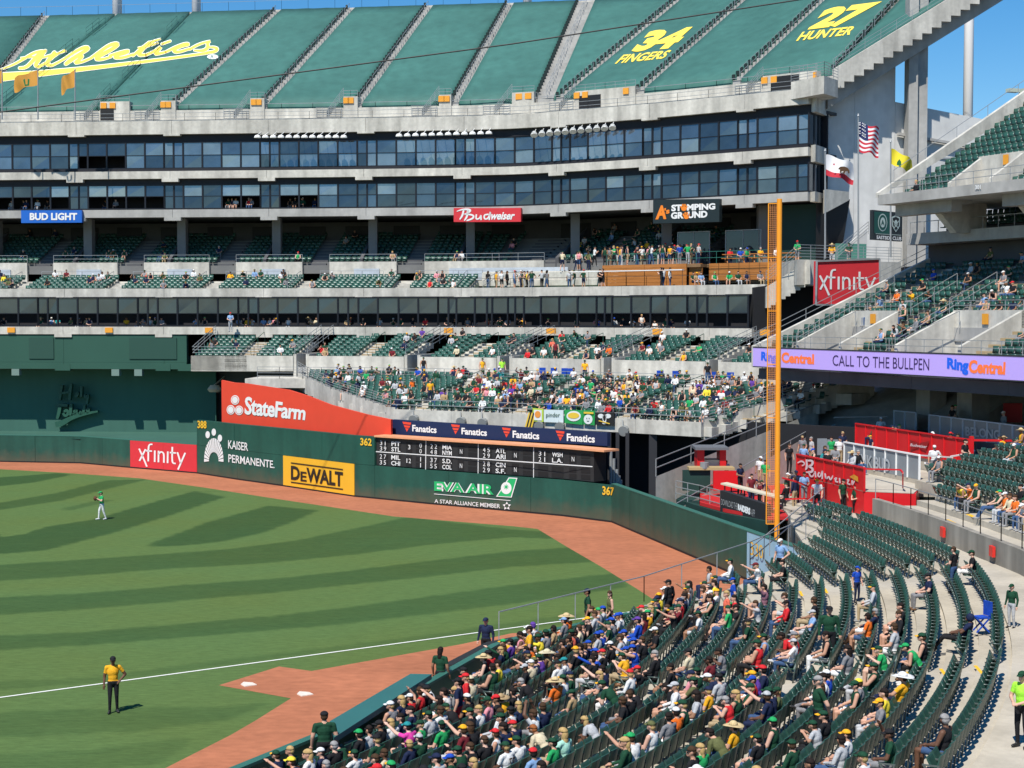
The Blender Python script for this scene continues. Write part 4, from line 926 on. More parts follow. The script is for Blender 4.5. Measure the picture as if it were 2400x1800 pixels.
b.build('support_post', mat('post_dark', (.03, .03, .034), .6), bldg)
b = MB()
for u, vt in ((1432, 1052), (1439, 1075), (1446, 1100), (1451, 1115), (1455, 1125)): p = W(u, vt, 97.0); b.tube((p[0], p[1], 1), (p[0], p[1], p[2]), .10, n=8)
tag(b.build('pipe_stack', steel), 'group of galvanised upright pipes of falling height beside the scoreboard', 'pipes', kind=None)
# rails along the walkway between tiers
b = MB(); rail(b, P3(UP, 7.2, UP.L-8, -4.3, 7.62, 2.0), .95, 4, 2.0, .022); tag(b.build('handrail', steel, bldg), kind='stuff')
b = MB()
for t in a1: rail(b, [(*offp(S1, t, .3), 5.9), (*offp(S1, t, 11), 7.6)], .9, 1, 2.5, .025)
for t in ua: rail(b, [(*offp(UP, t, .3), 8.9), (*offp(UP, t, 7), 10.4)], .9, 1, 2.5, .025)
b.build('handrail', mat('rail_green', (.02, .09, .06), .5), bldg)
for v_ in vomw:
    b = MB(); t = (v_[0]+v_[1])/2; strip(b, UP, t-.42, t+.42, 7.6, 7.72, 11.2, 11.65); b.build('section_sign', orang, bldg)
for u in (47, 277, 513):
    t = FACE.at_u(1200+(u-1200)/1.063); b = MB(); strip(b, FACE, t-.35, t+.35, OA-.12, OA-.02, 11.2, 11.65); b.build('section_sign', orang, bldg)
# --- second deck seating
B2 = Path([offp(FACE, t, OB+.4) for t in Tn(FACE, 0, SEND, 3)])
tt = lambda u: B2.at_u(u)
deck_end = tt(1100)
cc2 = [b_+1.2 for b_ in bays]
a3 = [B2.at_u(proj((*offp(FACE, b_, 0), 15))[0])+3.0 for b_ in bays if b_ < FACE.at_u(1110)]
tier('front_rows', B2, 0, 6, .8, .21, 14.65, None, 0, deck_end, aisles=a3, zone='deck_front', aw=1.3, stepm=conc)
b = MB(); strip(b, B2, 0, B2.L, 4.8, 7.6, 15.4, 15.9); b.build('walkway_slab', conc, bldg)
wcuts = [0]+[x-.1 for x in a3 if x < B2.L]+[tt(1100)]
for a, e in zip(wcuts[:-1], wcuts[1:]):
    b = MB(); strip(b, B2, a+1.0, e-1.6, 6.9, 7.2, 15.9, 17.75); b.build('section_wall', conc, bldg)
    b = MB(); strip(b, B2, a+3.3, e-3.2, 6.78, 6.88, 16.0, 17.1); b.build('painted_panel', mat('panel_pale_blue', (.42, .47, .52), .7, .15, 2), bldg)
    b = MB(); rail(b, P3(B2, a+.5, e-2.5, 5.3, 15.9, 2), .95, 3, 1.5, .022); rail(b, P3(B2, a+1.0, e-1.6, 7.0, 17.75, 3), .7, 2, 3, .022); rail(b, [(*offp(B2, e-1.2, 0), 14.9), (*offp(B2, e-1.2, 4.8), 16)], .85, 2, 1.5, .022); b.build('handrail', steel, bldg)
def c2(x, y):
    return not any(np.linalg.norm(np.array([x, y])-q) < 1.2 for q in [])
tier('rear_rows', B2, 7.2, 9, .8, .33, 17.45, None, 0, tt(1530), aisles=[x-.2 for x in a3]+[tt(1200), tt(1300)], zone='deck_back', aw=1.4, stepm=concd, m=mat('rear_steps_shade', (.16, .16, .155), .9, .2, .6))  # shade of the covered deck is put into the step colours
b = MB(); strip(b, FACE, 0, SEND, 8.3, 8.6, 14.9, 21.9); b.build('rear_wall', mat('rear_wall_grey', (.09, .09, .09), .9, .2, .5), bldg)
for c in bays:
    b = MB(); p = offp(FACE, c, 3.0); b.box((p[0], p[1], 18), (.8, 1.2, 8), 0); b.build('deck_column', mat('column_shade_grey', (.20, .20, .20), .9, .2, .5), bldg)  # column grey is darkened to hold the shade under the deck above
    b = MB(); strip(b, FACE, c+.9, c+3.4, 8.2, 8.3, 19.4, 21.5); strip(b, FACE, c+5.4, c+8.2, 8.2, 8.3, 19.4, 21.5); b.build('opening_shade', black, bldg)  # black strips paint the shade of openings on the rear wall
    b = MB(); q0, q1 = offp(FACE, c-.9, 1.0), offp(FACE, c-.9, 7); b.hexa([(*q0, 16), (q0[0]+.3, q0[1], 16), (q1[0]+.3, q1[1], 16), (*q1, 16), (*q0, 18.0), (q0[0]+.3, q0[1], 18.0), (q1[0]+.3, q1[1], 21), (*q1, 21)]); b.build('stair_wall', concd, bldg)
# terrace with orange wooden boxes, lawn strip and picnic tables on the right half of the second deck
b = MB(); strip(b, B2, tt(1100), tt(1385), .2, 4.8, 14.65, 14.95); b.build('turf_terrace', mat('turf_green', (.05, .13, .03), .9, .2, 3), bldg)
b = MB(); strip(b, B2, tt(1100), tt(1385), 5.0, 5.3, 15, 16.6); strip(b, B2, tt(1100), tt(1385), 5.3, 7.2, 16.3, 16.7); b.build('section_wall', conc, bldg)
def planks(t0, t1, d, z0, z1, n, name='timber_wall'):
    nb = max(1, int((t1-t0)/4)); tsx = np.linspace(t0, t1, nb+1); zz = np.linspace(z0, z1, n+1)
    for j in range(n):
        for i in range(nb):
            b = MB(); strip(b, B2, tsx[i]+.01, tsx[i+1]-.01, d, d+.12, zz[j]+.008, zz[j+1]-.008, 0, 4.5); b.build('timber_plank', wood, bldg)
planks(tt(1380), tt(1575), 2.2, 14.9, 17.0, 7); planks(tt(1575), tt(1605), 2.6, 14.9, 17.0, 7); planks(tt(1612), tt(1800), 3.2, 15.6, 17.0, 5)
b = MB(); strip(b, B2, tt(1380), tt(1605), 2.35, 7.5, 16.7, 16.95); strip(b, B2, tt(1605), B2.L, 3.35, 9, 16.7, 16.95); b.build('terrace_floor', mat('decking_brown', (.22, .13, .06), .8, .2, 2), bldg)
b = MB(); strip(b, B2, tt(1100), B2.L, .1, 3.2, 14.6, 14.9); b.build('terrace_floor', conc, bldg)
b = MB(); rail(b, P3(B2, tt(1100), B2.L, .1, 15.15, 2), .8, 1, 2.4, .02); rail(b, P3(B2, tt(1320), tt(1580), 1.2, 14.9, 2), 1.55, 1, 2.2, .022); b.build('handrail', darksteel, bldg)
b = MB(); strip(b, B2, tt(1318), tt(1582), 1.0, 1.35, 16.42, 16.5); b.build('bar_counter', white, bldg)
gr_ = mat('rail_teal', (.03, .17, .13), .5)
b = MB(); rail(b, P3(B2, tt(1385), tt(1760), 2.6, 16.95, 2), 1.0, 2, 1.2, .02); tag(b.build('handrail', gr_, bldg), kind='stuff')
for i, u in enumerate((1658, 1722, 1785)):
    p = offp(B2, tt(u), 4.2); th = thing('picnic_table', ['wooden picnic table on the orange terrace, nearest the red shirted visitor', 'wooden picnic table on the orange terrace between two others', 'wooden picnic table on the orange terrace beside the orange pole'][i], 'picnic table', (p[0], p[1], 16.95), 'picnic tables on the wooden terrace')
    b = MB(); b.box((p[0], p[1], 17.72), (1.9, .8, .06), -.4); b.build('table_top', wood, th)
    for sgn in (-1, 1):
        b = MB(); b.box((p[0]-.4*.6*sgn*-1, p[1]+sgn*.75, 17.38), (1.9, .28, .05), -.4); b.build('bench', wood, th)
        b = MB(); b.bar((p[0]+sgn*.7, p[1]-.7, 16.95), (p[0]+sgn*.6, p[1], 17.7), .08); b.bar((p[0]+sgn*.7, p[1]+.7, 16.95), (p[0]+sgn*.6, p[1], 17.7), .08); b.build('leg', wood, th)
dg_ = mat('pavilion_green', (.010, .040, .034), .7, .1, 1)
FB2 = Path([offp(FACE, t, 2.4) for t in Tn(FACE, FACE.at_u(1480), SEND-.5, 3)])
b = MB(); strip(b, FB2, FB2.at_u(1500), FB2.at_u(1810), 0, .3, 16.0, 21.9); b.build('pavilion_wall', dg_, bldg)
for u0, u1 in ((1588, 1662), (1700, 1782)):
    for k in range(2):
        a, e = FB2.at_u(u0+(u1-u0)*k/2), FB2.at_u(u0+(u1-u0)*(k+1)/2); b = MB(); strip(b, FB2, a+.05, e-.05, -.08, -.03, 16.98, 19.9); b.build('window_pane', gdark, bldg)
    b = MB(); a, e = FB2.at_u(u0), FB2.at_u(u1); strip(b, FB2, a-.05, a+.03, -.1, 0, 16.96, 20); strip(b, FB2, e-.03, e+.05, -.1, 0, 16.96, 20); strip(b, FB2, (a+e)/2-.03, (a+e)/2+.03, -.1, 0, 16.96, 20); strip(b, FB2, a, e, -.1, 0, 19.92, 20); b.build('window_frame', steel, bldg)
tier('side_rows', B2, 6.0, 8, .8, .33, 17.6, None, tt(1800), B2.L, zone='deck_back', m=concg)
# right end of the second deck: sloping stair wall, stepped soffit, dark recess and open balcony
b = MB(); K = np.array(B2.at(B2.at_u(1808))); 
for i in range(9):
    f = i/9; u = 1795+i*11.5; p = W(u, 700, 118-1.0*i*.35); q = W(u+11.5, 700, 118-1.0*(i+1)*.35); zt = 14.9+i*.22; zb = 13.3+i*.22
    b.hexa([(p[0], p[1], zb), (q[0], q[1], zb), (q[0]+.3, q[1]+2.5, zb), (p[0]+.3, p[1]+2.5, zb), (p[0], p[1], zt), (q[0], q[1], zt+.2), (q[0]+.3, q[1]+2.5, zt+.2), (p[0]+.3, p[1]+2.5, zt)])
b.build('stepped_end_wall', conc, bldg)
p, q = W(1868, 625, 114.8), W(2112, 600, 121)
b = MB(); b.hexa([(p[0], p[1], 15.0), (q[0], q[1], 15.0), (q[0], q[1]+6, 15.0), (p[0], p[1]+9, 15.0), (p[0], p[1], 16.9), (q[0], q[1], 16.9), (q[0], q[1]+6, 16.9), (p[0], p[1]+9, 16.9)]); b.build('balcony_slab', conc, bldg)
b = MB(); rail(b, [(p[0], p[1], 16.9), ((p[0]+q[0])/2, (p[1]+q[1])/2, 16.9), (q[0], q[1], 16.9)], 1.1, 5, 1.5, .022)
r0, r1 = W(1795, 690, 118), W(1868, 625, 115); rail(b, [(r0[0], r0[1], 15.1), (p[0], p[1], 16.9)], 1.0, 4, 1.2, .022)
s0, s1 = W(1960, 600, 121), W(2035, 560, 123); rail(b, [(s0[0], s0[1], 17), (s1[0], s1[1], 19.2)], 1.0, 4, 1.2, .022); b.build('handrail', steel, bldg)
b = MB(); a_, c_ = W(1955, 600, 124.3), W(2032, 600, 126.5); b.hexa([(a_[0], a_[1], 16.9), (c_[0], c_[1], 16.9), (c_[0], c_[1]+.4, 16.9), (a_[0], a_[1]+.4, 16.9), (a_[0], a_[1], 17.6), (c_[0], c_[1], 19.8), (c_[0], c_[1]+.4, 19.8), (a_[0], a_[1]+.4, 17.6)]); b.build('stair_wall', endw, bldg)
b = MB(); a_, c_ = W(1958, 640, 121.5), W(2030, 640, 122.5); b.hexa([(a_[0], a_[1], 16.9), (c_[0], c_[1], 16.9), (c_[0], c_[1]+.2, 16.9), (a_[0], a_[1]+.2, 16.9), (a_[0], a_[1], 18.4), (c_[0], c_[1], 18.4), (c_[0], c_[1]+.2, 18.4), (a_[0], a_[1]+.2, 18.4)]); b.build('green_screen', mat('screen_green', (.07, .22, .17), .6), bldg)
# sloping beam end under the C fascia
b = MB(); a_ = W(1935, 490, 124.5); c_ = W(1990, 470, 127.0)
b.hexa([(a_[0], a_[1], 21.0), (c_[0], c_[1], 22.2), (c_[0], c_[1]+1, 22.2), (a_[0], a_[1]+1, 21.0), (a_[0], a_[1], 22.9), (c_[0], c_[1], 22.9), (c_[0], c_[1]+1, 22.9), (a_[0], a_[1]+1, 22.9)]); b.build('beam_end', conc, bldg)
b = MB(); f0, f1 = W(1912, 560, 125.6), W(1992, 560, 127.6)          # black sheet painting the shade of an opening in the end wall
b.add([(f0[0], f0[1]-.0, 16.9), (W(1968, 560, 127.1)[0], 127.0, 16.9), (W(1990, 560, 127.6)[0], 127.4, 22.3), (f0[0], f0[1], 22.3)], [(0, 1, 2, 3)]); b.build('opening_shade', black, bldg)
b = MB(); strip(b, FACE, FACE.at_u(1800), SEND, OA+2.8, OA+6, 9.2, 9.4); q0 = offp(FACE, FACE.at_u(1870), OA+1.2); b.hexa([(q0[0], q0[1], 0), (33, 124, 0), (33, 131, 0), (q0[0], q0[1]+5, 0), (q0[0], q0[1], 14.9), (33, 124, 16.8), (33, 131, 16.8), (q0[0], q0[1]+5, 14.9)]); b.build('end_block', mat('void_shade', (.012, .013, .016), .9), bldg)  # block is near-black to paint in the shade at this end
# ------------------------------------------------------------------ signs hung on the far grandstand
FC = Path([offp(FACE, t, -.5) for t in Tn(FACE, 0, SEND, 3)])
s_ = board('advert_sign', 'blue advert sign with white capital letters at the left on the middle fascia', FC, 55, 196.5, (493, 492.5), (522.5, 521.5), .35, mat('sign_blue', (.012, .12, .50), .5))
text_on('BUD LIGHT', [(70, 499), (181, 499), (181, 516), (70, 516)], lambda u, v: hit(FC, u, v, .03), white, s_, offset=.04)
s_ = board('advert_sign', 'red advert sign with white script lettering on the middle fascia', FC, 1064, 1220.5, (487.5, 487), (520, 519.5), .35, redm)
hc = lambda u, v: hit(FC, u, v, .03)
bud = [[(1735, 905, 6), (1790, 885, 14), (1860, 890, 18), (1840, 915, 14), (1800, 930, 8)], [(1795, 890, 14), (1785, 940, 18), (1760, 975, 10)], [(1830, 900, 16), (1825, 950, 18), (1800, 985, 10)], [(1810, 930, 10), (1880, 935, 16), (1880, 965, 16), (1820, 985, 12)],
       [(1905, 930, 12), (1900, 975, 13), (1935, 965, 12), (1945, 930, 12), (1945, 980, 12)], [(2010, 930, 12), (1970, 935, 13), (1975, 975, 13), (2010, 965, 12), (2030, 890, 12), (2015, 980, 12)]]
strokes_px(bud, Bz, hc, white, s_, 0)
text_on('weiser', [(1152, 497), (1208, 497), (1206, 515), (1150, 515)], hc, white, s_, shear=.25, offset=.03)
s_ = board('stand_name_sign', 'black sign with orange letter A and white and orange block lettering', FC, 1529, 1683.5, (468, 466), (524, 520), .45, mat('sign_black', (.014, .024, .026), .5))
hc2 = lambda u, v: hit(FC, u, v, .03); orp = mat('print_orange', (.85, .23, .02), .5)
text_on('ST  MPING', C4(Cq, (1378, 295), (1758, 280), (1758, 335), (1378, 352)), hc2, white, s_, offset=.05)
text_on('GR  UND', C4(Cq, (1375, 360), (1690, 345), (1690, 405), (1375, 418)), hc2, white, s_, offset=.05)
for cx, cy in ((1487, 325), (1508, 395)):
    shape_on([xx(Cq, circle_poly((cx, cy+3), 24, 20, 16))]+[xx(Cq, circle_poly((cx+dx, cy+dy), 8, 11, 10)) for dx, dy in ((-24, -14), (-9, -27), (9, -27), (24, -14))], hc2, orp, s_)
text_on('A', C4(Cq, (1240, 302), (1335, 298), (1335, 418), (1240, 422)), hc2, orp, s_, shear=.1, offset=.05); text_on("'s", C4(Cq, (1318, 325), (1365, 320), (1362, 370), (1316, 376)), hc2, orp, s_, offset=.04)
def flatboard(name, label, P, mats, cat='sign', th=.3, edge=None):
    """P: TL TR BR BL in 3D"""
    P = [Vector(p) for p in P]; n_ = (P[1]-P[0]).cross(P[3]-P[0]).normalized(); n_ = n_ if n_.y > 0 else -n_
    r = thing(name, label, cat, P[3]); b = MB(); b.hexa([P[3], P[2], P[2]+n_*th, P[3]+n_*th, P[0], P[1], P[1]+n_*th, P[0]+n_*th]); b.build('board_panel', mats, r)
    if edge:
        b = MB()
        for i in range(4): b.bar(P[i]-n_*.03, P[(i+1) % 4]-n_*.03, .12)
        b.build('frame', edge, r)
    return r, plane_hit2(P[0], P[1], P[3], .03)
def plane_hit2(p0, p1, p2, toward):
    a, c, d_ = (Vector(p) for p in (p0, p1, p2)); n_ = (c-a).cross(d_-a).normalized(); n_ = n_ if n_.y < 0 else -n_; a = a+n_*toward
    def f(u, v):
        r = Vector(ray(u, v)); t = (a-Vector((0, 0, CH))).dot(n_)/r.dot(n_); q = Vector((0, 0, CH))+r*t; return (q.x, q.y, q.z)
    return f
s_, hb = flatboard('advert_board', 'large square red advert board hanging right of the orange foul pole', [W(*Dq(418, 782), 106), W(*Dq(962, 762), 108), W(*Dq(966, 1165), 108), W(*Dq(412, 1158), 106)], redm, edge=steel)
xf(C4(Dq, (448, 850), (930, 862), (925, 1085), (448, 1080)), hb, s_)
s_, hb = flatboard('club_sign', 'dark two part sign with a green left half, round crest and shield', [W(*Dq(905, 338), 122.0), W(*Dq(1163, 365), 124), W(*Dq(1160, 612), 124), W(*Dq(903, 596), 122.0)], mat('sign_charcoal', (.02, .024, .026), .5))
shape_on([xx(Dq, [(918, 352), (1052, 362), (1052, 548), (918, 540)])], hb, mat('sign_dark_green', (.012, .07, .055), .5), s_, 'green_half')
hb2 = lifted(hb, 0); P_ = lambda n0: (lambda u, v: (hb(u, v)[0], hb(u, v)[1]-n0, hb(u, v)[2]))
pale = mat('print_pale', (.42, .50, .46), .5)
shape_on([xx(Dq, circle_poly((990, 448), 40, 76, 24))], P_(.02), pale, s_); shape_on([xx(Dq, circle_poly((990, 448), 34, 66, 24))], P_(.04), mat('sign_dark_green', (.012, .07, .055), .5), s_); shape_on([xx(Dq, circle_poly((990, 448), 22, 44, 20))], P_(.06), pale, s_)
text_on('A', C4(Dq, (976, 425), (1004, 428), (1004, 472), (976, 468)), P_(.08), mat('sign_dark_green', (.012, .07, .055), .5), s_, offset=.03)
shape_on([xx(Dq, [(1068, 400), (1105, 385), (1140, 405), (1138, 480), (1104, 532), (1072, 478)])], P_(.02), pale, s_); shape_on([xx(Dq, [(1076, 410), (1105, 398), (1132, 414), (1130, 474), (1104, 518), (1080, 472)])], P_(.04), black, s_)
shape_on([xx(Dq, circle_poly((1104, 455), 14, 30, 14)), xx(Dq, [(1082, 430), (1128, 500), (1124, 506), (1080, 438)]), xx(Dq, [(1128, 430), (1082, 500), (1086, 506), (1130, 438)])], P_(.06), pale, s_)
text_on('EASTSIDE CLUB', C4(Dq, (940, 560), (1152, 572), (1152, 604), (940, 590)), P_(.02), white, s_, offset=.02)
shape_on([xx(Dq, [(930, 542), (1150, 556), (1150, 560), (930, 546)])], P_(.02), pale, s_, 'sign_rule')
# ------------------------------------------------------------------ corner grandstand on the right
cg = thing('corner_grandstand', 'near corner grandstand on the right with green seats and a lilac screen along its front', 'grandstand', (22, 85, 0))
O = np.array([15.85, 99.5]); TD = np.array([.407, -.914]); ND = np.array([.914, .407])
def cp(s, D): return O+TD*s+ND*D
class Line:      # straight plan path seen as a Path running to the right, its normal pointing into the stand
    pass
RL = Path([cp(-2, 0), cp(48, 0)])          # s = t-2
def rp(s): return s+2
N1Z, N1R = 10.3, .345
def n1clip(x, y):
    d_ = np.array([x, y])-O; s, D = d_@TD, d_@ND
    for s0, s1, D0, D1 in VOM: 
        if s0 < s < s1 and D0 < D < D1: return False
    return s > -.2
VOM = [(3.9, 8.6, 0, 4.7), (13.6, 19.2, 0, 4.7), (29, 33, 0, 4.7)]
tier('mezzanine_tier', RL, .3, 17, .82, N1R, N1Z, n1clip, rp(-.3), rp(46), aisles=[rp(x) for x in (3.2, 9.3, 12.8, 20.0, 26)], zone='mezz', parent=cg, m=concg, aw=1.0)
for s0, s1, D0, D1 in VOM[:2]:
    b = MB(); zt = N1Z+N1R*5.7
    for s in (s0, s1-.25):
        a, c, d_, e = cp(s, .35), cp(s+.25, .35), cp(s+.25, 4.7), cp(s, 4.7)
        b.hexa([(*a, N1Z-.5), (*c, N1Z-.5), (*d_, N1Z-.5), (*e, N1Z-.5), (*a, N1Z+.75), (*c, N1Z+.75), (*d_, zt+.75), (*e, zt+.75)])
    a, c, d_, e = cp(s0, 4.5), cp(s1, 4.5), cp(s1, 4.75), cp(s0, 4.75)
    b.hexa([(*a, N1Z-.5), (*c, N1Z-.5), (*d_, N1Z-.5), (*e, N1Z-.5), (*a, zt+.75), (*c, zt+.75), (*d_, zt+.75), (*e, zt+.75)]); b.build('vomitory_wall', conc, cg)
    b = MB(); p = cp((s0+s1)/2, 4.42); b.box((p[0], p[1], zt+.25), (.45, .08, .6), math.atan2(TD[1], TD[0])); b.build('section_sign', orang, cg)
    b = MB(); rail(b, [(*cp(s0, .4), N1Z+.75), (*cp(s0, 4.6), zt+.75), (*cp(s1, 4.6), zt+.75)], .55, 2, 1.6, .022); rail(b, [(*cp(s0+.9, .4), N1Z+.3), (*cp(s0+.9, 4.2), zt-.2)], .9, 1, 3, .022); b.build('handrail', steel, cg)
b = MB(); e0, e1_ = cp(-.45, 0), cp(-.45, 14)      # sloping left edge wall
b.hexa([(*cp(-.45, -.1), N1Z-.9), (*cp(-.1, -.1), N1Z-.9), (*cp(-.1, 14), N1Z+14*.42-.9), (*cp(-.45, 14), N1Z+14*.42-.9), (*cp(-.45, -.1), N1Z+.45), (*cp(-.1, -.1), N1Z+.45), (*cp(-.1, 14), N1Z+14*.42+.45), (*cp(-.45, 14), N1Z+14*.42+.45)]); b.build('edge_wall', conc, cg)
b = MB(); rail(b, [(*cp(-.3, 0), N1Z+.45), (*cp(-.3, 14), N1Z+14*.42+.45)], .75, 2, 2.2, .022); rail(b, [(*cp(-.2, .05), 10.65), (*cp(44, .05), 10.65)], .75, 2, 1.5, .022)
for s in (3.2, 9.3, 12.8, 20.0):
    rail(b, [(*cp(s, 4.9), N1Z+2.4), (*cp(s, 8.4), N1Z+4.1)], .9, 2, 1.8, .022)
b.build('handrail', steel, cg)
# lilac screen ribbon
lil = mat('screen_lilac', (.36, .27, .62), .5, emit=.45); 
RB2 = Path([cp(-.05, -.25), cp(47, -.25)])
rb = thing('ribbon_screen', 'long lilac lit screen strip with blue and orange wordmarks across the corner stand front', 'screen', (*cp(0, 0), 9.45))
b = MB(); strip(b, RB2, 0, RB2.L, 0, .3, 9.45, 10.62, 0, 6); b.build('screen_panel', lil, rb)
b = MB(); strip(b, RB2, -.0, RB2.L, -.02, .32, 10.63, 10.70, 0, 6); strip(b, RB2, 0, RB2.L, -.02, .32, 9.38, 9.44, 0, 6); b.build('screen_casing', darksteel, rb)
hrb = lambda u, v: hit(RB2, u, v, .02)
blu = mat('screen_blue', (.01, .10, .62), .5, emit=.3); oro = mat('screen_orange', (.80, .16, .04), .5, emit=.3); pur = mat('screen_dark_purple', (.04, .02, .10), .5)
text_on('Ring', C4(F4z, (1602, 88), (1740, 95), (1735, 218), (1600, 186)), hrb, blu, rb, offset=.05); text_on('Central', C4(F5z, (118, 92), (400, 110), (400, 200), (118, 186)), hrb, oro, rb, offset=.045)
text_on('CALL TO THE BULLPEN', C4(F5z, (560, 118), (1396, 150), (1394, 252), (560, 210)), hrb, pur, rb, offset=.0)
text_on('Ring', C4(F5z, (1550, 140), (1738, 158), (1732, 296), (1548, 262)), hrb, blu, rb, offset=.05); text_on('Central', C4(F5z, (1738, 158), (2056, 178), (2050, 290), (1736, 275)), hrb, oro, rb, offset=.045)
# club deck and top deck slabs above it
def cslab(name, s0, s1, D0, D1, z0, z1, m=concg):
    cuts = np.linspace(s0, s1, max(2, int((s1-s0)/7)+1))
    for a, e in zip(cuts[:-1], cuts[1:]):
        b = MB(); b.hexa([(*cp(a+.01, D0), z0), (*cp(e-.01, D0), z0), (*cp(e-.01, D1), z0), (*cp(a+.01, D1), z0), (*cp(a+.01, D0), z1), (*cp(e-.01, D0), z1), (*cp(e-.01, D1), z1), (*cp(a+.01, D1), z1)]); b.build(name, m, cg)
cslab('club_deck_slab', -.3, 40, 12.1, 24, 17.5, 18.25); cslab('top_deck_slab', 2.3, 40, 7.7, 22, 19.9, 20.55)
b = MB(); rail(b, [(*cp(0, 12.2), 18.25), (*cp(30, 12.2), 18.25)], .75, 1, 1.4, .03); rail(b, [(*cp(3.4, 7.9), 20.55), (*cp(30, 7.9), 20.55)], .8, 2, 1.6, .022); b.build('handrail', steel, cg)
CL = Path([cp(1, 13.5), cp(40, 13.5)]); tier('club_tier', CL, 0, 3, .9, .35, 18.25, None, 0, 38, zone='club', parent=cg, m=concd)
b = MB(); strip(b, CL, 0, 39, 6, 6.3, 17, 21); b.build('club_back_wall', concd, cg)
for s in (5.5, 13, 20.5, 28):
    b = MB(); p, q = cp(s, 11.0), cp(s+.6, 11.0); r_, t_ = cp(s+.6, 13.4), cp(s, 13.4); r2, t2 = cp(s+.6, 9.0), cp(s, 9.0)
    b.hexa([(*p, 18.0), (*q, 18.0), (*r_, 18.0), (*t_, 18.0), (*t2, 19.9), (*r2, 19.9), (*r_, 19.9), (*t_, 19.9)]); b.build('support_bracket', conc, cg)
TL_ = Path([cp(2.6, 8.9), cp(42, 8.9)])
def tclip(x, y):
    d_ = np.array([x, y])-O; s, D = d_@TD, d_@ND
    return s > 2.5+max(0, (9.2-D))*0 and not (8.3 < s < 12.2 and D < 11)
tier('top_tier', TL_, 0, 16, .82, .52, 20.15, tclip, 0, 36, aisles=[12.0, 13.6], zone='topright', parent=cg, m=concg, aw=1.3)
b = MB(); b.hexa([(*cp(2.1, 7.7), 20.4), (*cp(2.45, 7.7), 20.4), (*cp(2.45, 22), 28.0), (*cp(2.1, 22), 28.0), (*cp(2.1, 7.7), 20.7), (*cp(2.45, 7.7), 20.7), (*cp(2.45, 22), 29.3), (*cp(2.1, 22), 29.3)]); b.build('edge_wall', conc, cg)
b = MB(); rail(b, [(*cp(2.2, 9), 21.5), (*cp(2.2, 22), 29.3)], .7, 1, 3, .02)
for s in (12.4, 14.3): rail(b, [(*cp(s, 11.4), 22.4), (*cp(s, 16.5), 25.6)], .95, 2, 2, .022)
b.build('handrail', steel, cg)
b = MB(); zt = 22.6
for s in (8.3, 12.0): b.hexa([(*cp(s, 8.4), 20.5), (*cp(s+.25, 8.4), 20.5), (*cp(s+.25, 11), 20.5), (*cp(s, 11), 20.5), (*cp(s, 8.4), 20.9), (*cp(s+.25, 8.4), 20.9), (*cp(s+.25, 11), zt), (*cp(s, 11), zt)])
b.hexa([(*cp(8.3, 10.8), 20.5), (*cp(12.2, 10.8), 20.5), (*cp(12.2, 11), 20.5), (*cp(8.3, 11), 20.5), (*cp(8.3, 10.8), zt), (*cp(12.2, 10.8), zt), (*cp(12.2, 11), zt), (*cp(8.3, 11), zt)]); b.build('vomitory_wall', conc, cg)
b = MB(); p = cp(10.8, 10.72); b.box((p[0], p[1], zt-.4), (.42, .06, .6), math.atan2(TD[1], TD[0])); b.build('section_sign', orang, cg)
RT = Path([cp(2.3, 7.66), cp(40, 7.66)]); text_on('301', [(2286, 434), (2299, 433), (2299, 443), (2286, 444)], lambda u, v: hit(RT, u, v, .02), white, cg, offset=.04)
xg = W(2390, 232, 108); b = MB(); b.tube((xg[0], xg[1], 22), (xg[0], xg[1], 28.3), .06)
for dx in (-.5, .5): b.box((xg[0]+dx, xg[1], 28.4), (.8, .5, .25), .3)
tag(b.build('roof_lamp', mat('lamp_pale', (.5, .55, .45), .5)), 'pale double headed lamp on the edge of the top right deck', 'lamp')
# shaded space under the mezzanine
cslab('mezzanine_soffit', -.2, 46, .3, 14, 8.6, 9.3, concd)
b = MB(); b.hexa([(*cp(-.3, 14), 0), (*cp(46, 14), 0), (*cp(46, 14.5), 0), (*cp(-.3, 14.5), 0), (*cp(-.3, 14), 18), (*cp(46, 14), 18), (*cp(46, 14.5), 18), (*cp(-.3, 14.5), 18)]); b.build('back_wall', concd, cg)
for s, D in ((7.5, 8), (12.5, 7), (24, 7)):
    b = MB(); p = cp(s, D); b.box((p[0], p[1], 5), (1.3, 1.3, 9), math.atan2(TD[1], TD[0])); b.build('column', concg, cg)
b = MB(); b.hexa([(*cp(-8, 0.6), 1.5), (*cp(12, 4.0), 1.5), (*cp(12, 13), 1.5), (*cp(-8, 13), 1.5), (*cp(-8, .6), 4.2), (*cp(12, 4.0), 4.2), (*cp(12, 13), 9.3), (*cp(-8, 13), 9.3)]); b.build('stair_slope', concg, cg)
b = MB(); a_, c_ = W(1905, 800, 103.5), W(1787, 800, 104.5); b.hexa([(c_[0], c_[1], 7.6), (a_[0], a_[1], 7.6), (a_[0], a_[1]+.3, 7.6), (c_[0], c_[1]+.3, 7.6), (c_[0], c_[1], 9.6), (a_[0], a_[1], 9.6), (a_[0], a_[1]+.3, 9.6), (c_[0], c_[1]+.3, 9.6)]); b.build('pale_back_wall', conc, cg)
b = MB(); a_, c_ = W(1915, 880, 101.5), W(1787, 880, 102.5); rail(b, [(c_[0], c_[1], 8.4), (a_[0], a_[1], 8.4)], 1.1, 5, 1.3, .022); b.build('handrail', darksteel, cg)
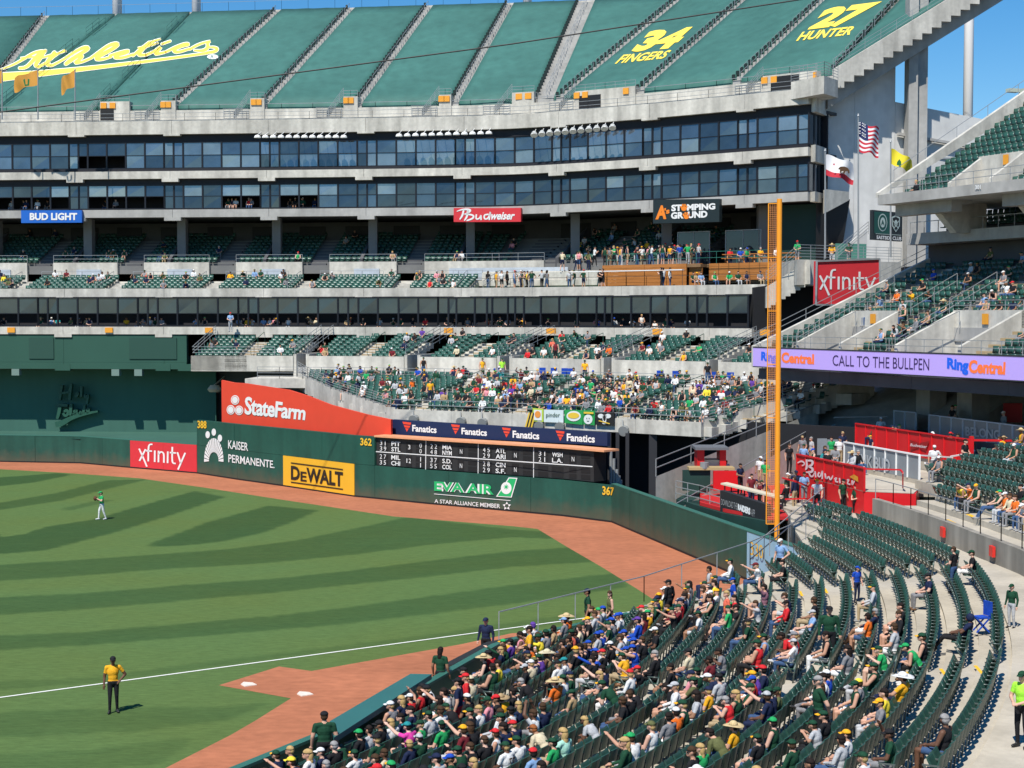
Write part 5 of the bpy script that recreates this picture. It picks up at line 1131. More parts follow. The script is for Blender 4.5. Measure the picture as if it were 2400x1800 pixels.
# sloping concrete stair wall below the lower tier
L0, L1_ = np.array(W(1537, 1117, 88)), np.array(W(1912, 965, 99)); b = MB()
dv = np.array([.25, .35, 0]); b.hexa([(L0[0], L0[1], 0), (L1_[0], L1_[1], 0), (L1_[0]+.25, L1_[1]+.35, 0), (L0[0]+.25, L0[1]+.35, 0), tuple(L0), tuple(L1_), tuple(L1_+dv), tuple(L0+dv)]); b.build('stair_wall', conc, cg)
A_, B_ = np.array(W(1585, 1195, 84)), np.array(W(1912, 1012, 95)); b = MB(); b.hexa([(A_[0], A_[1], 0), (B_[0], B_[1], 0), (B_[0]+.2, B_[1]+.35, 0), (A_[0]+.2, A_[1]+.35, 0), tuple(A_), tuple(B_), tuple(B_+dv*.8), tuple(A_+dv*.8)]); b.build('stair_wall', conc, cg)
b = MB(); rail(b, [tuple(L0), tuple(L1_)], 1.0, 2, 3.0, .03); rail(b, [tuple(A_), tuple(B_)], .35, 1, 3.0, .025); b.build('handrail', steel, cg)
# ------------------------------------------------------------------ foreground bowl: concentric rows
CX, CY = -63.0, 69.0
def RR(R, Y): return CX+math.sqrt(max(R*R-(Y-CY)**2, 0))-max(0, Y-57)*.13
def zfl(R): return .9+.12*(max(R, 64.5)-65)
ROW0, NROW, DR = 66.0, 17, .93
bowl = MB(); 
railp = Path([(RR(65.1, 24), 24), (RR(65.1, 34), 34), (RR(65.1, 42), 42), (RR(65.1, 51), 51), (4.9, 56.6), (9.7, 62.2), (13.0, 67.6), (14.0, 72), (14.6, 78)])
def okbowl(x, y):
    if y < 62.2 and y > 51:      # cut off by the rail that runs to the corner
        xr = np.interp(y, [51, 56.6, 62.2], [RR(65.1, 51), 4.9, 9.7]); return x > xr+.5
    if y >= 62.2: return x > np.interp(y, [62.2, 67.6, 72], [9.7, 13.0, 13.8])+.5
    return True
for k in range(-1, NROW+2):
    R = ROW0+k*DR; R0, R1 = R-.42, R-.42+DR+.001
    if k == -1: R0 = 65.1
    if k == NROW+1: R1 = 86.5
    z = zfl(R); ys = np.arange(22, 84, 1.0); 
    if k >= NROW: z = zfl(ROW0+NROW*DR)
    V_ = []
    for y in ys:
        xl = RR(R0, y); xr = RR(R1, y)
        if y > 51: lim = float(np.interp(y, [51, 56.6, 62.2, 67.6, 78, 90], [RR(65.1, 51), 4.9, 9.7, 13.0, 14.0, 14.5])); xl = max(xl, lim); xr = max(xr, lim)
        V_.append((xl, xr, y))
    bowl.slab([(a, y) for a, c, y in V_], [(c, y) for a, c, y in V_], z-.5, z)
tag(bowl.build('seating_terrace', concf), kind='structure')
ZW = zfl(ROW0+NROW*DR)
# aisles cut the rows at nearly constant depth
AIS = [(58.2, .06), (44.0, .32), (33.2, .5), (71.5, -.05)]
def inaisle(x, y, R):
    for y0, sl in AIS:
        if abs(y-(y0-sl*(R-66)*.3)) < .62: return True
    return False
NEAR = []
for k in range(NROW):
    R = ROW0+k*DR; z = zfl(R); th = math.asin((76-CY)/R)
    ytop = 75.5 if k > 7 else 74
    a = math.asin((ytop-CY)/R); j = 0
    while True:
        y = CY+R*math.sin(a); x = RR(R, y)
        if y < 27: break
        if okbowl(x, y) and not inaisle(x, y, R): NEAR.append((x, y, z, math.atan2(1, -(math.tan(a)+(.13 if y > 57 else 0))), k, j)); j += 1
        a -= .515/R
# retaining wall, its rail and the seats above it
wr = []
for y in np.arange(26, 76, 2.0): wr.append((RR(82.8+max(0, (62-y))*.07, y), y))
ret = MB(); ret.slab([p for p in wr], [(p[0]+.3, p[1]+.05) for p in wr], ZW-.1, ZW+.95); tag(ret.build('retaining_wall', mat('wall_concrete_stained', (.30, .28, .24), .9, .25, .6, .2, streak=.4)), 'curved low concrete retaining wall above the walkway on the right', 'wall')
b = MB(); rail(b, [(p[0]+.15, p[1], ZW+.95) for p in wr], .95, 1, 2.0, .022); tag(b.build('handrail', steel), 'thin steel guard rail on top of the curved retaining wall', 'railing')
z_u = ZW+.85; up2 = MB(); UP2 = []
for k in range(13):
    R0 = 83.2+.86*k; R1 = R0+.861; ys = np.arange(26, 78, 2.0); q = lambda R, y: RR(R+max(0, (62-y))*.07, y)
    lim = 73.2 if k < 3 else 78
    ys = [y for y in ys if y <= lim]; up2.slab([(q(R0, y), y) for y in ys], [(q(R1, y), y) for y in ys], z_u+.26*k-.6, z_u+.26*k)
    R = R0+.6; a = math.asin(((73 if k < 3 else 76)-CY)/R); j = 0
    while k >= 1:
        y = CY+R*math.sin(a); x = q(R, y)
        if y < 28: break
        if abs(y-66.5+.25*k) > .7 and abs(y-56-.0*k) > .7 and not (y > 71.5 and x < 20.4): UP2.append((x, y, z_u+.26*k, math.atan2(1, -(math.tan(a)+(.13 if y > 57 else 0))), k, j)); j += 1
        a -= .53/R
tag(up2.build('upper_terrace', concf), kind='structure')
b = MB()
for k in range(12):
    y = 66.5-.25*k; R = 83.2+.86*k; b.box((RR(R, y)+.12, y, z_u+.26*k+.004), (.22, 1.1, .012), 0)
for (y0, sl) in AIS[:2]:
    for k in range(10, NROW): R = ROW0+k*DR; y = y0-sl*(R-66)*.3; b.box((RR(R-.36, y), y, zfl(R)+.004), (.10, 1.0, .01), -.1)
tag(b.build('step_edge_paint', yell), 'yellow painted step edges in the aisles', 'floor marking', kind='stuff')
# field side rail, padded wall and its cap
fw = thing('field_side_wall', 'low green capped wall with a thin rail along the front of the nearest seats', 'wall', (RR(65.1, 42), 42, 0))
b = MB(); t_end = railp.S[5]; T = Tn(railp, 0, railp.S[6], 1.5)
b.slab([offp(railp, t, 0) for t in T], [offp(railp, t, -.12) for t in T], 0, 1.75)
b.build('wall_face', wallg, fw)
b = MB(); b.slab([offp(railp, t, .05) for t in T if t < railp.S[4]], [offp(railp, t, -.2) for t in T if t < railp.S[4]], 1.76, 1.84); b.build('wall_cap', mat('cap_green', (.035, .14, .105), .5), fw)
b = MB(); 
for i in range(3, 6):
    p, q = railp.P[i], railp.P[i+1]; z0, z1 = 1.8+.12*i*0+(0, 0, 0, .05, .3, .75, 1.0)[i], 1.8+(0, 0, 0, .05, .3, .75, 1.0)[i+1]
    rail(b, [(*p, z0), (*q, z1)], .95, 1, 2.2, .022)
rail(b, [(*railp.P[5], 2.3), (RR(80, 72), 73.5, 3.5)], .95, 2, 2.0, .022)
b.build('handrail', steel, fw)
# teal bench roof against that wall
r = thing('bench_roof', 'long narrow teal roof over the bullpen bench along the seats', 'shelter', (-3.6, 42, 0))
q0, q1, q2, q3 = (G(u, v, 2.15) for u, v in ((962, 1579), (1012, 1584), (783, 1733), (773, 1690)))
b = MB(); b.hexa([(q3[0], q3[1], 2.05), (q2[0], q2[1], 2.05), (q1[0], q1[1], 2.05), (q0[0], q0[1], 2.05), (q3[0], q3[1], 2.15), (q2[0], q2[1], 2.2), (q1[0], q1[1], 2.2), (q0[0], q0[1], 2.15)]); b.build('roof_panel', tealm, r)
b = MB(); 
for f in (0, .33, .66, 1): b.bar((q3[0]+(q0[0]-q3[0])*f, q3[1]+(q0[1]-q3[1])*f, 0), (q3[0]+(q0[0]-q3[0])*f, q3[1]+(q0[1]-q3[1])*f, 2.05), .08)
b.build('post', darksteel, r)
b = MB(); b.bar((q3[0]+.45, q3[1], .45), (q0[0]+.45, q0[1], .45), .4, .06); b.build('bench', wood, r)
# ------------------------------------------------------------------ foul pole with its mesh wing
fp = thing('foul_pole', 'tall orange foul pole with a see through mesh wing on its left side', 'pole', (12.2, 70.4, 0))
pt = W(1827, 466, 70.4); b = MB(); b.tube((pt[0], pt[1], 0), (pt[0], pt[1], pt[2]), .12, n=14); o = b.build('pole', polem, fp)
wx0, wx1 = W(1799, 800, 70.4)[0], W(1820, 800, 70.4)[0]; zt, zb = W(1810, 477, 70.4)[2], W(1810, 1228, 70.4)[2]
b = MB()
for x in (wx0,): b.bar((x, 70.4, zb), (x, 70.4, zt), .045)
nz = 6
for i in range(nz+1): z = zb+(zt-zb)*i/nz; b.bar((wx0, 70.4, z), (pt[0], 70.4, z), .04)
b.build('wing_frame', polem, fp)
b = MB(); ms = .085; nn = int((zt-zb)/ms); wd = wx1-wx0+.06
for i in range(nn):
    z = zb+i*ms
    b.bar((wx0, 70.4, z), (wx0+wd, 70.4, z+ms*.0), .011)
for i in range(int(wd/ms)+1): b.bar((wx0+i*ms, 70.4, zb), (wx0+i*ms, 70.4, zt), .011)
o = b.build('mesh_screen', mat('mesh_orange', (.85, .36, .14), .6), fp); tag(o, kind='stuff')
# ------------------------------------------------------------------ board behind the wall, booth and red party decks
s_, hb = flatboard('app_sign', 'black board with white capital lettering on the ledge behind the green wall', [W(1687.7, 1149, 80.5), W(1796, 1183, 77), W(1796, 1249, 77), W(1687.7, 1217, 80.5)], mat('sign_soft_black', (.02, .02, .022), .6))
text_on('DOWNLOAD THE', C4(F4z, (1255, 1360), (1392, 1398), (1392, 1455), (1255, 1412)), hb, mat('print_grey', (.30, .30, .30), .6), s_, space=.9); text_on('RAIDERS', C4(F4z, (1398, 1402), (1506, 1440), (1506, 1500), (1398, 1458)), hb, white, s_, offset=.07)
text_on('APP', C4(F4z, (1514, 1445), (1546, 1456), (1546, 1522), (1514, 1505)), hb, mat('print_grey', (.30, .30, .30), .6), s_)
dk_z = 3.75
pdk = thing('party_deck', 'raised red and concrete party deck with counters behind the corner of the outfield wall', 'deck', (14, 82, 0))
def pb(name, m, pts, z0, z1, zt=None):
    n = len(pts); b = MB(); V_ = [(p[0], p[1], z0) for p in pts]+[(p[0], p[1], z1 if zt is None else zt[i]) for i, p in enumerate(pts)]
    b.add(V_, [tuple(range(n))[::-1], tuple(range(n, 2*n))]+[(i, (i+1) % n, n+(i+1) % n, n+i) for i in range(n)]); return b.build(name, m, pdk)
def w2(u, v, Y): return W(u, v, Y)[:2]
dgr = mat('deck_green', (.012, .045, .035), .7, .2, 1)
pb('deck_base', dgr, [w2(1585, 1150, 86), w2(1690, 1190, 80), w2(1800, 1200, 76.5), w2(1830, 1200, 78), w2(1830, 1150, 88), w2(1640, 1100, 93)], 0, 2.4)
pb('deck_floor', mat('deck_red', (.50, .02, .02), .6, .1, 1), [w2(1640, 1170, 83), w2(1700, 1190, 80), w2(1800, 1200, 77), w2(2030, 1190, 77), w2(2010, 1100, 92), w2(1640, 1100, 92)], 2.42, 2.6)
b = MB(); rail(b, [(*w2(1584, 1150, 86), 2.4), (*w2(1640, 1160, 83.5), 2.4), (*w2(1688, 1180, 81), 2.4)], 1.05, 3, 1.2, .025); b.build('handrail', steel, pdk)
a_, c_ = W(1689, 1133, 81.5), W(1822, 1166, 77.5); b = MB(); b.hexa([(a_[0], a_[1], a_[2]-.06), (c_[0], c_[1], c_[2]-.06), (c_[0]+.4, c_[1]+.5, c_[2]-.06), (a_[0]+.4, a_[1]+.5, a_[2]-.06), (a_[0], a_[1], a_[2]+.02), (c_[0], c_[1], c_[2]+.02), (c_[0]+.4, c_[1]+.5, c_[2]+.02), (a_[0]+.4, a_[1]+.5, a_[2]+.02)]); b.build('counter_top', mat('counter_cream', (.62, .56, .42), .6), pdk)
b = MB()
for f in np.linspace(.02, .98, 9): x, y, z = (a_[i]+(c_[i]-a_[i])*f for i in range(3)); b.bar((x+.2, y+.25, 2.5), (x+.2, y+.25, z-.06), .06)
b.build('counter_post', darksteel, pdk)
# drinks booth
bt = thing('drinks_booth', 'small red open booth with a dark awning roof on the party deck', 'booth', W(1660, 1100, 88))
def bz(u0, u1, v0, v1, Y, d, m, name):
    p, q = W(u0, v1, Y), W(u1, v0, Y); b = MB(); b.hexa([(p[0], p[1], p[2]), (q[0], p[1], p[2]), (q[0], p[1]+d, p[2]), (p[0], p[1]+d, p[2]), (p[0], p[1], q[2]), (q[0], p[1], q[2]), (q[0], p[1]+d, q[2]), (p[0], p[1]+d, q[2])]); return b.build(name, m, bt)
bz(1634, 1651, 1055, 1096, 88, 1.4, redp, 'side_panel'); bz(1687, 1702, 1055, 1096, 88, 1.4, redp, 'side_panel'); bz(1630, 1708, 1049, 1055, 87.6, 2, mat('awning_grey', (.13, .14, .15), .6), 'roof_panel')
bz(1651, 1687, 1078, 1096, 88.2, 1.2, mat('counter_cream', (.62, .56, .42), .6), 'back_counter'); bz(1615, 1722, 1096, 1102, 86.8, 1.0, mat('counter_tan', (.45, .33, .16), .6), 'counter_top'); bz(1600, 1665, 1102, 1150, 87.0, .2, dgr, 'front_panel'); bz(1672, 1740, 1104, 1150, 85.5, .25, redp, 'front_panel')
x, y, z = W(1651, 1102, 87); b = MB(); b.tube((x, y, z+.1), (x, y, z+.45), .24, .26, 12); tag(b.build('metal_tub', steel), 'galvanised tub standing on the booth counter', 'tub')
# panels of the terraces: posts, infill panes and a coping
def panelrun(name, label, PT, n, m, pm, h, cat='barrier', text=None, grp=None):
    """PT: list of (u, v_top, z_top) giving the top edge"""
    P = [G(u, v, z) for u, v, z in PT]; r = thing(name, label, cat, (P[0][0], P[0][1], P[0][2]-h), grp); TT = Path([p[:2] for p in P]); L_ = TT.L
    zz = lambda t: float(np.interp(t, TT.S, [p[2] for p in P]))
    for i in range(n):
        a, e = L_*i/n, L_*(i+1)/n; p, q = TT.at(a), TT.at(e); b = MB(); za, ze = zz(a), zz(e)
        b.hexa([(*p, za-h), (*q, ze-h), (q[0]+.04, q[1]+.02, ze-h), (p[0]+.04, p[1]+.02, za-h), (*p, za-.06), (*q, ze-.06), (q[0]+.04, q[1]+.02, ze-.06), (p[0]+.04, p[1]+.02, za-.06)]); b.build('infill_panel', m, r)
    for i in range(n+1):
        p = TT.at(L_*i/n); z = zz(L_*i/n); b = MB(); b.box((p[0], p[1], z-h/2), (.10, .10, h)); b.build('post', pm, r)
    b = MB()
    for p, q in zip(P[:-1], P[1:]): b.bar((p[0], p[1], p[2]), (q[0], q[1], q[2]), .14, .07)
    b.build('coping', pm, r); return r, TT
r1, t1_ = panelrun('red_barrier', 'red barrier with a white and gold script wordmark nearest the empty seats', [(1868, 1064.5, 5.26), (2026, 1097, 5.26)], 7, redp, redp, 1.15, text=1)
bw = lambda u, v: hit(t1_, u, v, .05)
bud2 = [[(262, 1050, 8), (300, 1030, 16), (330, 1060, 10), (300, 1075, 10)], [(340, 1020, 14), (345, 1090, 20), (330, 1110, 12)], [(345, 1030, 14), (395, 1030, 20), (390, 1070, 20), (350, 1080, 12), (395, 1095, 20), (390, 1130, 22), (335, 1130, 10)],
        [(360, 1130, 12), (375, 1170, 15), (400, 1165, 12), (415, 1110, 12), (420, 1175, 12)], [(450, 1130, 14), (435, 1160, 15), (460, 1175, 12), (480, 1100, 12), (475, 1190, 12)], [(500, 1140, 13), (510, 1195, 15), (535, 1160, 12), (545, 1205, 13), (570, 1160, 12)],
        [(580, 1190, 12), (605, 1175, 13), (585, 1210, 13), (615, 1215, 12)], [(625, 1180, 12), (630, 1225, 12)], [(660, 1190, 12), (645, 1205, 12), (665, 1220, 12), (650, 1235, 12)], [(690, 1200, 12), (710, 1190, 12), (690, 1230, 13), (720, 1235, 12)], [(735, 1200, 13), (735, 1250, 12), (755, 1205, 10)]]
strokes_px(bud2, F5z, bw, mat('print_pale_pink', (.72, .55, .55), .5), r1, 0)
shape_on([xx(F5z, [(712, 1170), (750, 1150), (785, 1170), (788, 1215), (750, 1195)])], bw, mat('print_gold', (.65, .30, .03), .5), r1)
pb('ramp_panel', redp, [G(2031, 1190, 3.2)[:2], G(1935, 1165, 3.2)[:2], (G(1935, 1165, 3.2)[0]+.3, G(1935, 1165, 3.2)[1]+.4), (17.6, 75.6)], 2.6, 4.1)
p1a, p1b = G(1868, 1064.5, 5.26), G(2026, 1097, 5.26)
pb('red_base', redp, [p1a[:2], p1b[:2], (p1b[0]+2.3, p1b[1]-.9), (p1b[0]+3.5, p1b[1]+3), (p1a[0]+4, p1a[1]+2)], 2.6, 4.09)
pb('terrace_floor', concf, [p1a[:2], p1b[:2], (p1b[0]+2.2, p1b[1]-.85), (21.0, 78), (19.0, 86), (p1a[0]+2, p1a[1]+3)], 4.1, 4.13)
r2, t2_ = panelrun('white_barrier', 'white framed barrier of grey panes with faint capital letters in the middle of the terraces', [(1979, 1036, 5.62), (2155, 1067, 5.62)], 7, greyp, white, 1.25)
text_on('DRINK BUD', C4(F5z, (700, 950), (1060, 1020), (1060, 1130), (700, 1055)), lambda u, v: hit(t2_, u, v, .05), mat('print_faded', (.42, .45, .47), .5), r2, offset=.03)
pb('terrace_floor', concf, [G(1979, 1036, 5.62)[:2], G(2155, 1067, 5.62)[:2], (23.4, 77.5), (23.2, 79), (20.3, 90), (18.4, 88)], 3.5, 4.36)
b = MB(); p, q = W(1918, 1028, 88), W(1935, 1066, 88); b.box(((p[0]+q[0])/2, 88, (p[2]+q[2])/2), (.55, .1, .95)); b.box((W(1948, 1050, 88)[0], 88.02, p[2]-.5), (1.2, .06, .9)); tag(b.build('white_gate', greyp), 'small white framed gate left of the white barrier', 'gate')
r3, t3_ = panelrun('red_barrier', 'long red barrier with a bow tie wordmark behind the white barrier', [(2006, 992.6, 6.37), (2079, 1003, 6.37), (2272, 1030.6, 6.37)], 10, redp, redp, 1.35)
shape_on([xx(F5z, [(1230, 850), (1310, 880), (1400, 862), (1370, 950), (1300, 920), (1235, 945), (1245, 900)])], lambda u, v: hit(t3_, u, v, .05), mat('print_dark_red', (.30, .01, .01), .5), r3)
text_on('Budweiser', C4(F5z, (1238, 880), (1385, 898), (1380, 925), (1236, 905)), lambda u, v: hit(t3_, u, v, .06), mat('print_pale_pink', (.72, .55, .55), .5), r3, shear=.2, offset=.02)
pb('terrace_floor', concf, [G(2006, 992.6, 6.37)[:2], G(2079, 1002, 6.37)[:2], G(2272, 1030.6, 6.37)[:2], (26, 78.5), (27, 81.4), (24, 93), (21, 92)], 3.5, 5.02)
b = MB(); pq = G(2272, 1030.6, 6.37); b.box((pq[0]+.1, pq[1], 5.6), (.2, .2, 1.9)); b.bar((pq[0], pq[1], 6.35), (pq[0]+2.4, pq[1]-.4, 6.35), .1); b.build('post', redp, r3)
pb('red_base', redp, [(pq[0], pq[1]-.05), (pq[0]+3, pq[1]-1.3), (pq[0]+3, pq[1]+.5), (pq[0], pq[1]+.5)], 3.8, 5.0)
r4, t4_ = panelrun('grey_barrier', 'shaded grey glass barrier with pale frame and faint lettering at the back of the terraces', [(2178, 972, 6.84), (2397, 999, 6.84), (2440, 1004, 6.84)], 9, greyp, mat('frame_shade_blue', (.45, .52, .60), .5), 1.15)  # bluish tint of shade is put into the white frame colour
text_on('BELONG', C4(F5z, (1712, 735), (2010, 768), (2010, 850), (1712, 815)), lambda u, v: hit(t4_, u, v, .05), mat('print_faded', (.42, .45, .47), .5), r4, offset=.03)
r5, t5_ = panelrun('grey_barrier', 'short shaded glass barrier left of the long one under the mezzanine', [(2096, 962, 6.84), (2147, 967, 6.84)], 2, greyp, mat('frame_shade_blue', (.45, .52, .60), .5), 1.15)  # same frame colour with the bluish shade painted in
pb('terrace_floor', concd, [G(2096, 963, 6.84)[:2], G(2397, 999, 6.84)[:2], (40, 80), (36, 96), (25, 96)], 4, 5.70)
for u0, u1, v0, v1, Y in ((2180, 2242, 932, 975, 98), (2275, 2350, 940, 985, 94), (2352, 2395, 945, 990, 92)):
    p, q = W(u0, v0, Y), W(u1, v1, Y); b = MB(); b.box(((p[0]+q[0])/2, Y, (p[2]+q[2])/2), (q[0]-p[0], .15, p[2]-q[2])); o = b.build('red_poster', redm)
    tag(o, {2180: 'shaded red poster panel at the left under the mezzanine', 2275: 'shaded red poster panel in the middle under the mezzanine', 2352: 'shaded red poster panel at the right edge under the mezzanine'}[u0], 'poster', 'red posters under the mezzanine')
b = MB()
for P in ([(2155, 1067, 5.62), (2232, 1072, 5.4), (2237, 1100, 4.6)], [(2168, 1085, 5.3), (2234, 1098, 4.7)], [(2228, 1070, 5.5), (2268, 1063, 5.6), (2270, 1080, 5.1)]):
    Q_ = [G(*p) for p in P]
    for p, q in zip(Q_[:-1], Q_[1:]): b.bar(p, q, .07)
tag(b.build('stair_rail', white), 'white tubular stair rail between the white and red barriers', 'railing')
b = MB()
for P in ([(2026, 1099, 5.2), (2110, 1101, 5.2), (2116, 1108, 5.1), (2116, 1142, 4.2)], [(1834, 1120, 4.6), (1870, 1130, 4.5), (1906, 1145, 4.2), (1906, 1190, 3.1)], [(1840, 1170, 3.4), (1905, 1168, 3.5), (1918, 1180, 3.3), (1918, 1200, 2.9)]):
    Q_ = [G(*p) for p in P]
    for p, q in zip(Q_[:-1], Q_[1:]): b.bar(p, q, .07)
tag(b.build('stair_rail', redp), 'red tubular rails around the lowest red barrier', 'railing')
b = MB(); 
for P in ([(1954, 980, 6.6), (1957, 978, 6.7), (2080, 976, 7.2)], [(1925, 1010, 5.8), (1958, 994, 6.5)]):
    Q_ = [W(p[0], p[1], 96) for p in P]
    for p, q in zip(Q_[:-1], Q_[1:]): b.bar(p, q, .07)
tag(b.build('stair_rail', steel), 'bare steel stair rails climbing behind the long red barrier', 'railing')
# ------------------------------------------------------------------ seats
gseat = mat('seat_plastic', (.026, .084, .062), .42, .28, 2.2, .6, var2=.15, scale2=9); gpan = mat('seat_pan_plastic', (.026, .080, .060), .36, .2, 2.0, .5); gfr = mat('seat_frame_grey', (.085, .105, .095), .5)
def seat_parts():
    bk = MB(); n = 5
    for side in (0, 1):
        pass
    V_ = []; 
    for i in range(n+1):
        a = -1+2*i/n; x = a*.228; y = -.20+.05*a*a
        for z, dy in ((.40, .02), (.62, -.02), (.80, -.055), (.835, -.075), (.83, -.095), (.60, -.05), (.40, -.01)): V_.append((x, y+dy, z-.02*a*a*(z > .7)))
    m_ = 7; F_ = []
    for i in range(n):
        for j in range(m_): a, b_ = i*m_+j, i*m_+(j+1) % m_; F_.append((a, b_, b_+m_, a+m_))
    F_ += [tuple(range(m_)), tuple(range(n*m_, n*m_+m_))[::-1]]
    bk.add(V_, F_)
    pu = MB(); pd = MB()
    def pan(mb, pts):
        V_ = []; 
        for i in range(4):
            x = -.2+.4*i/3; dip = .015*(1 if 0 < i < 3 else 0)
            for y, z in pts: V_.append((x, y, z-dip))
        k = len(pts); F_ = []
        for i in range(3):
            for j in range(k): a, b_ = i*k+j, i*k+(j+1) % k; F_.append((a, b_, b_+k, a+k))
        F_ += [tuple(range(k))[::-1], tuple(range(3*k, 4*k))]; mb.add(V_, F_)
    pan(pd, [(-.16, .40), (.22, .43), (.27, .415), (.27, .39), (.2, .385), (-.16, .365)])
    pan(pu, [(-.15, .40), (.02, .72), (.045, .755), (.07, .74), (.05, .68), (-.10, .38)])
    fr = MB(); fr.box((-.255, -.05, .59), (.035, .36, .03)); fr.bar((-.255, -.2, .58), (-.255, -.12, .0), .035, .05); fr.bar((-.255, .1, .58), (-.255, -.1, .3), .03, .04)
    return bk, pu, pd, fr
bkM, puM, pdM, frM = seat_parts()
def mk(mb, name, m):
    me = bpy.data.meshes.new(name); me.from_pydata(mb.v, [], mb.f); me.materials.append(m); me.update(); return me
BK, PU, PD, FR = mk(bkM, 'backrest', gseat), mk(puM, 'seat_pan', gpan), mk(pdM, 'seat_pan', gpan), mk(frM, 'armrest', gfr)
ORD = ON+['last']; ORD_ = ['first', 'second', 'third', 'fourth', 'fifth', 'sixth', 'seventh', 'eighth', 'ninth', 'tenth', 'eleventh', 'twelfth', 'thirteenth', 'fourteenth', 'fifteenth', 'sixteenth', 'seventeenth', 'eighteenth', 'last']
ORDU = ORD
# ------------------------------------------------------------------ people: shared body meshes
def sph(c, r, n=8, m=6, R=None):
    V_ = [(0, 0, 1)]; 
    for i in range(1, m):
        for j in range(n): t, p = math.pi*i/m, 2*math.pi*j/n; V_.append((math.sin(t)*math.cos(p), math.sin(t)*math.sin(p), math.cos(t)))
    V_.append((0, 0, -1)); F_ = [(0, 1+j, 1+(j+1) % n) for j in range(n)]
    for i in range(m-2):
        for j in range(n): a = 1+i*n+j; b_ = 1+i*n+(j+1) % n; F_.append((a, a+n, b_+n, b_))
    L_ = len(V_)-1; F_ += [(L_, 1+(m-2)*n+(j+1) % n, 1+(m-2)*n+j) for j in range(n)]
    r = (r, r, r) if not hasattr(r, '__len__') else r; out_ = []
    for v_ in V_:
        w_ = Vector((v_[0]*r[0], v_[1]*r[1], v_[2]*r[2]))
        if R is not None: w_ = R @ w_
        out_.append(tuple(w_+Vector(c)))
    return out_, F_
def capsule(mb, a, b, ra, rb):
    a, b = Vector(a), Vector(b); k = 4
    d = (b-a); L_ = d.length; d.normalize(); up = Vector((0, 0, 1)) if abs(d.z) < .95 else Vector((1, 0, 0)); x = d.cross(up).normalized(); y = d.cross(x).normalized(); n = 10
    prof = [(-ra*.98, ra*.15), (-ra*.7, ra*.72), (0, ra), (L_*.5, (ra+rb)/2), (L_, rb), (L_+rb*.7, rb*.72), (L_+rb*.98, rb*.15)]
    V_ = []
    for t, r in prof:
        for i in range(n): q = 2*math.pi*i/n; V_.append(a+d*t+(x*math.cos(q)+y*math.sin(q))*r)
    F_ = []
    for i in range(len(prof)-1):
        for j in range(n): F_.append((i*n+j, i*n+(j+1) % n, (i+1)*n+(j+1) % n, (i+1)*n+j))
    F_ += [tuple(range(n))[::-1], tuple(range((len(prof)-1)*n, len(prof)*n))]; mb.add(V_, F_)
SK, SH, PT_, SO = 0, 1, 2, 3
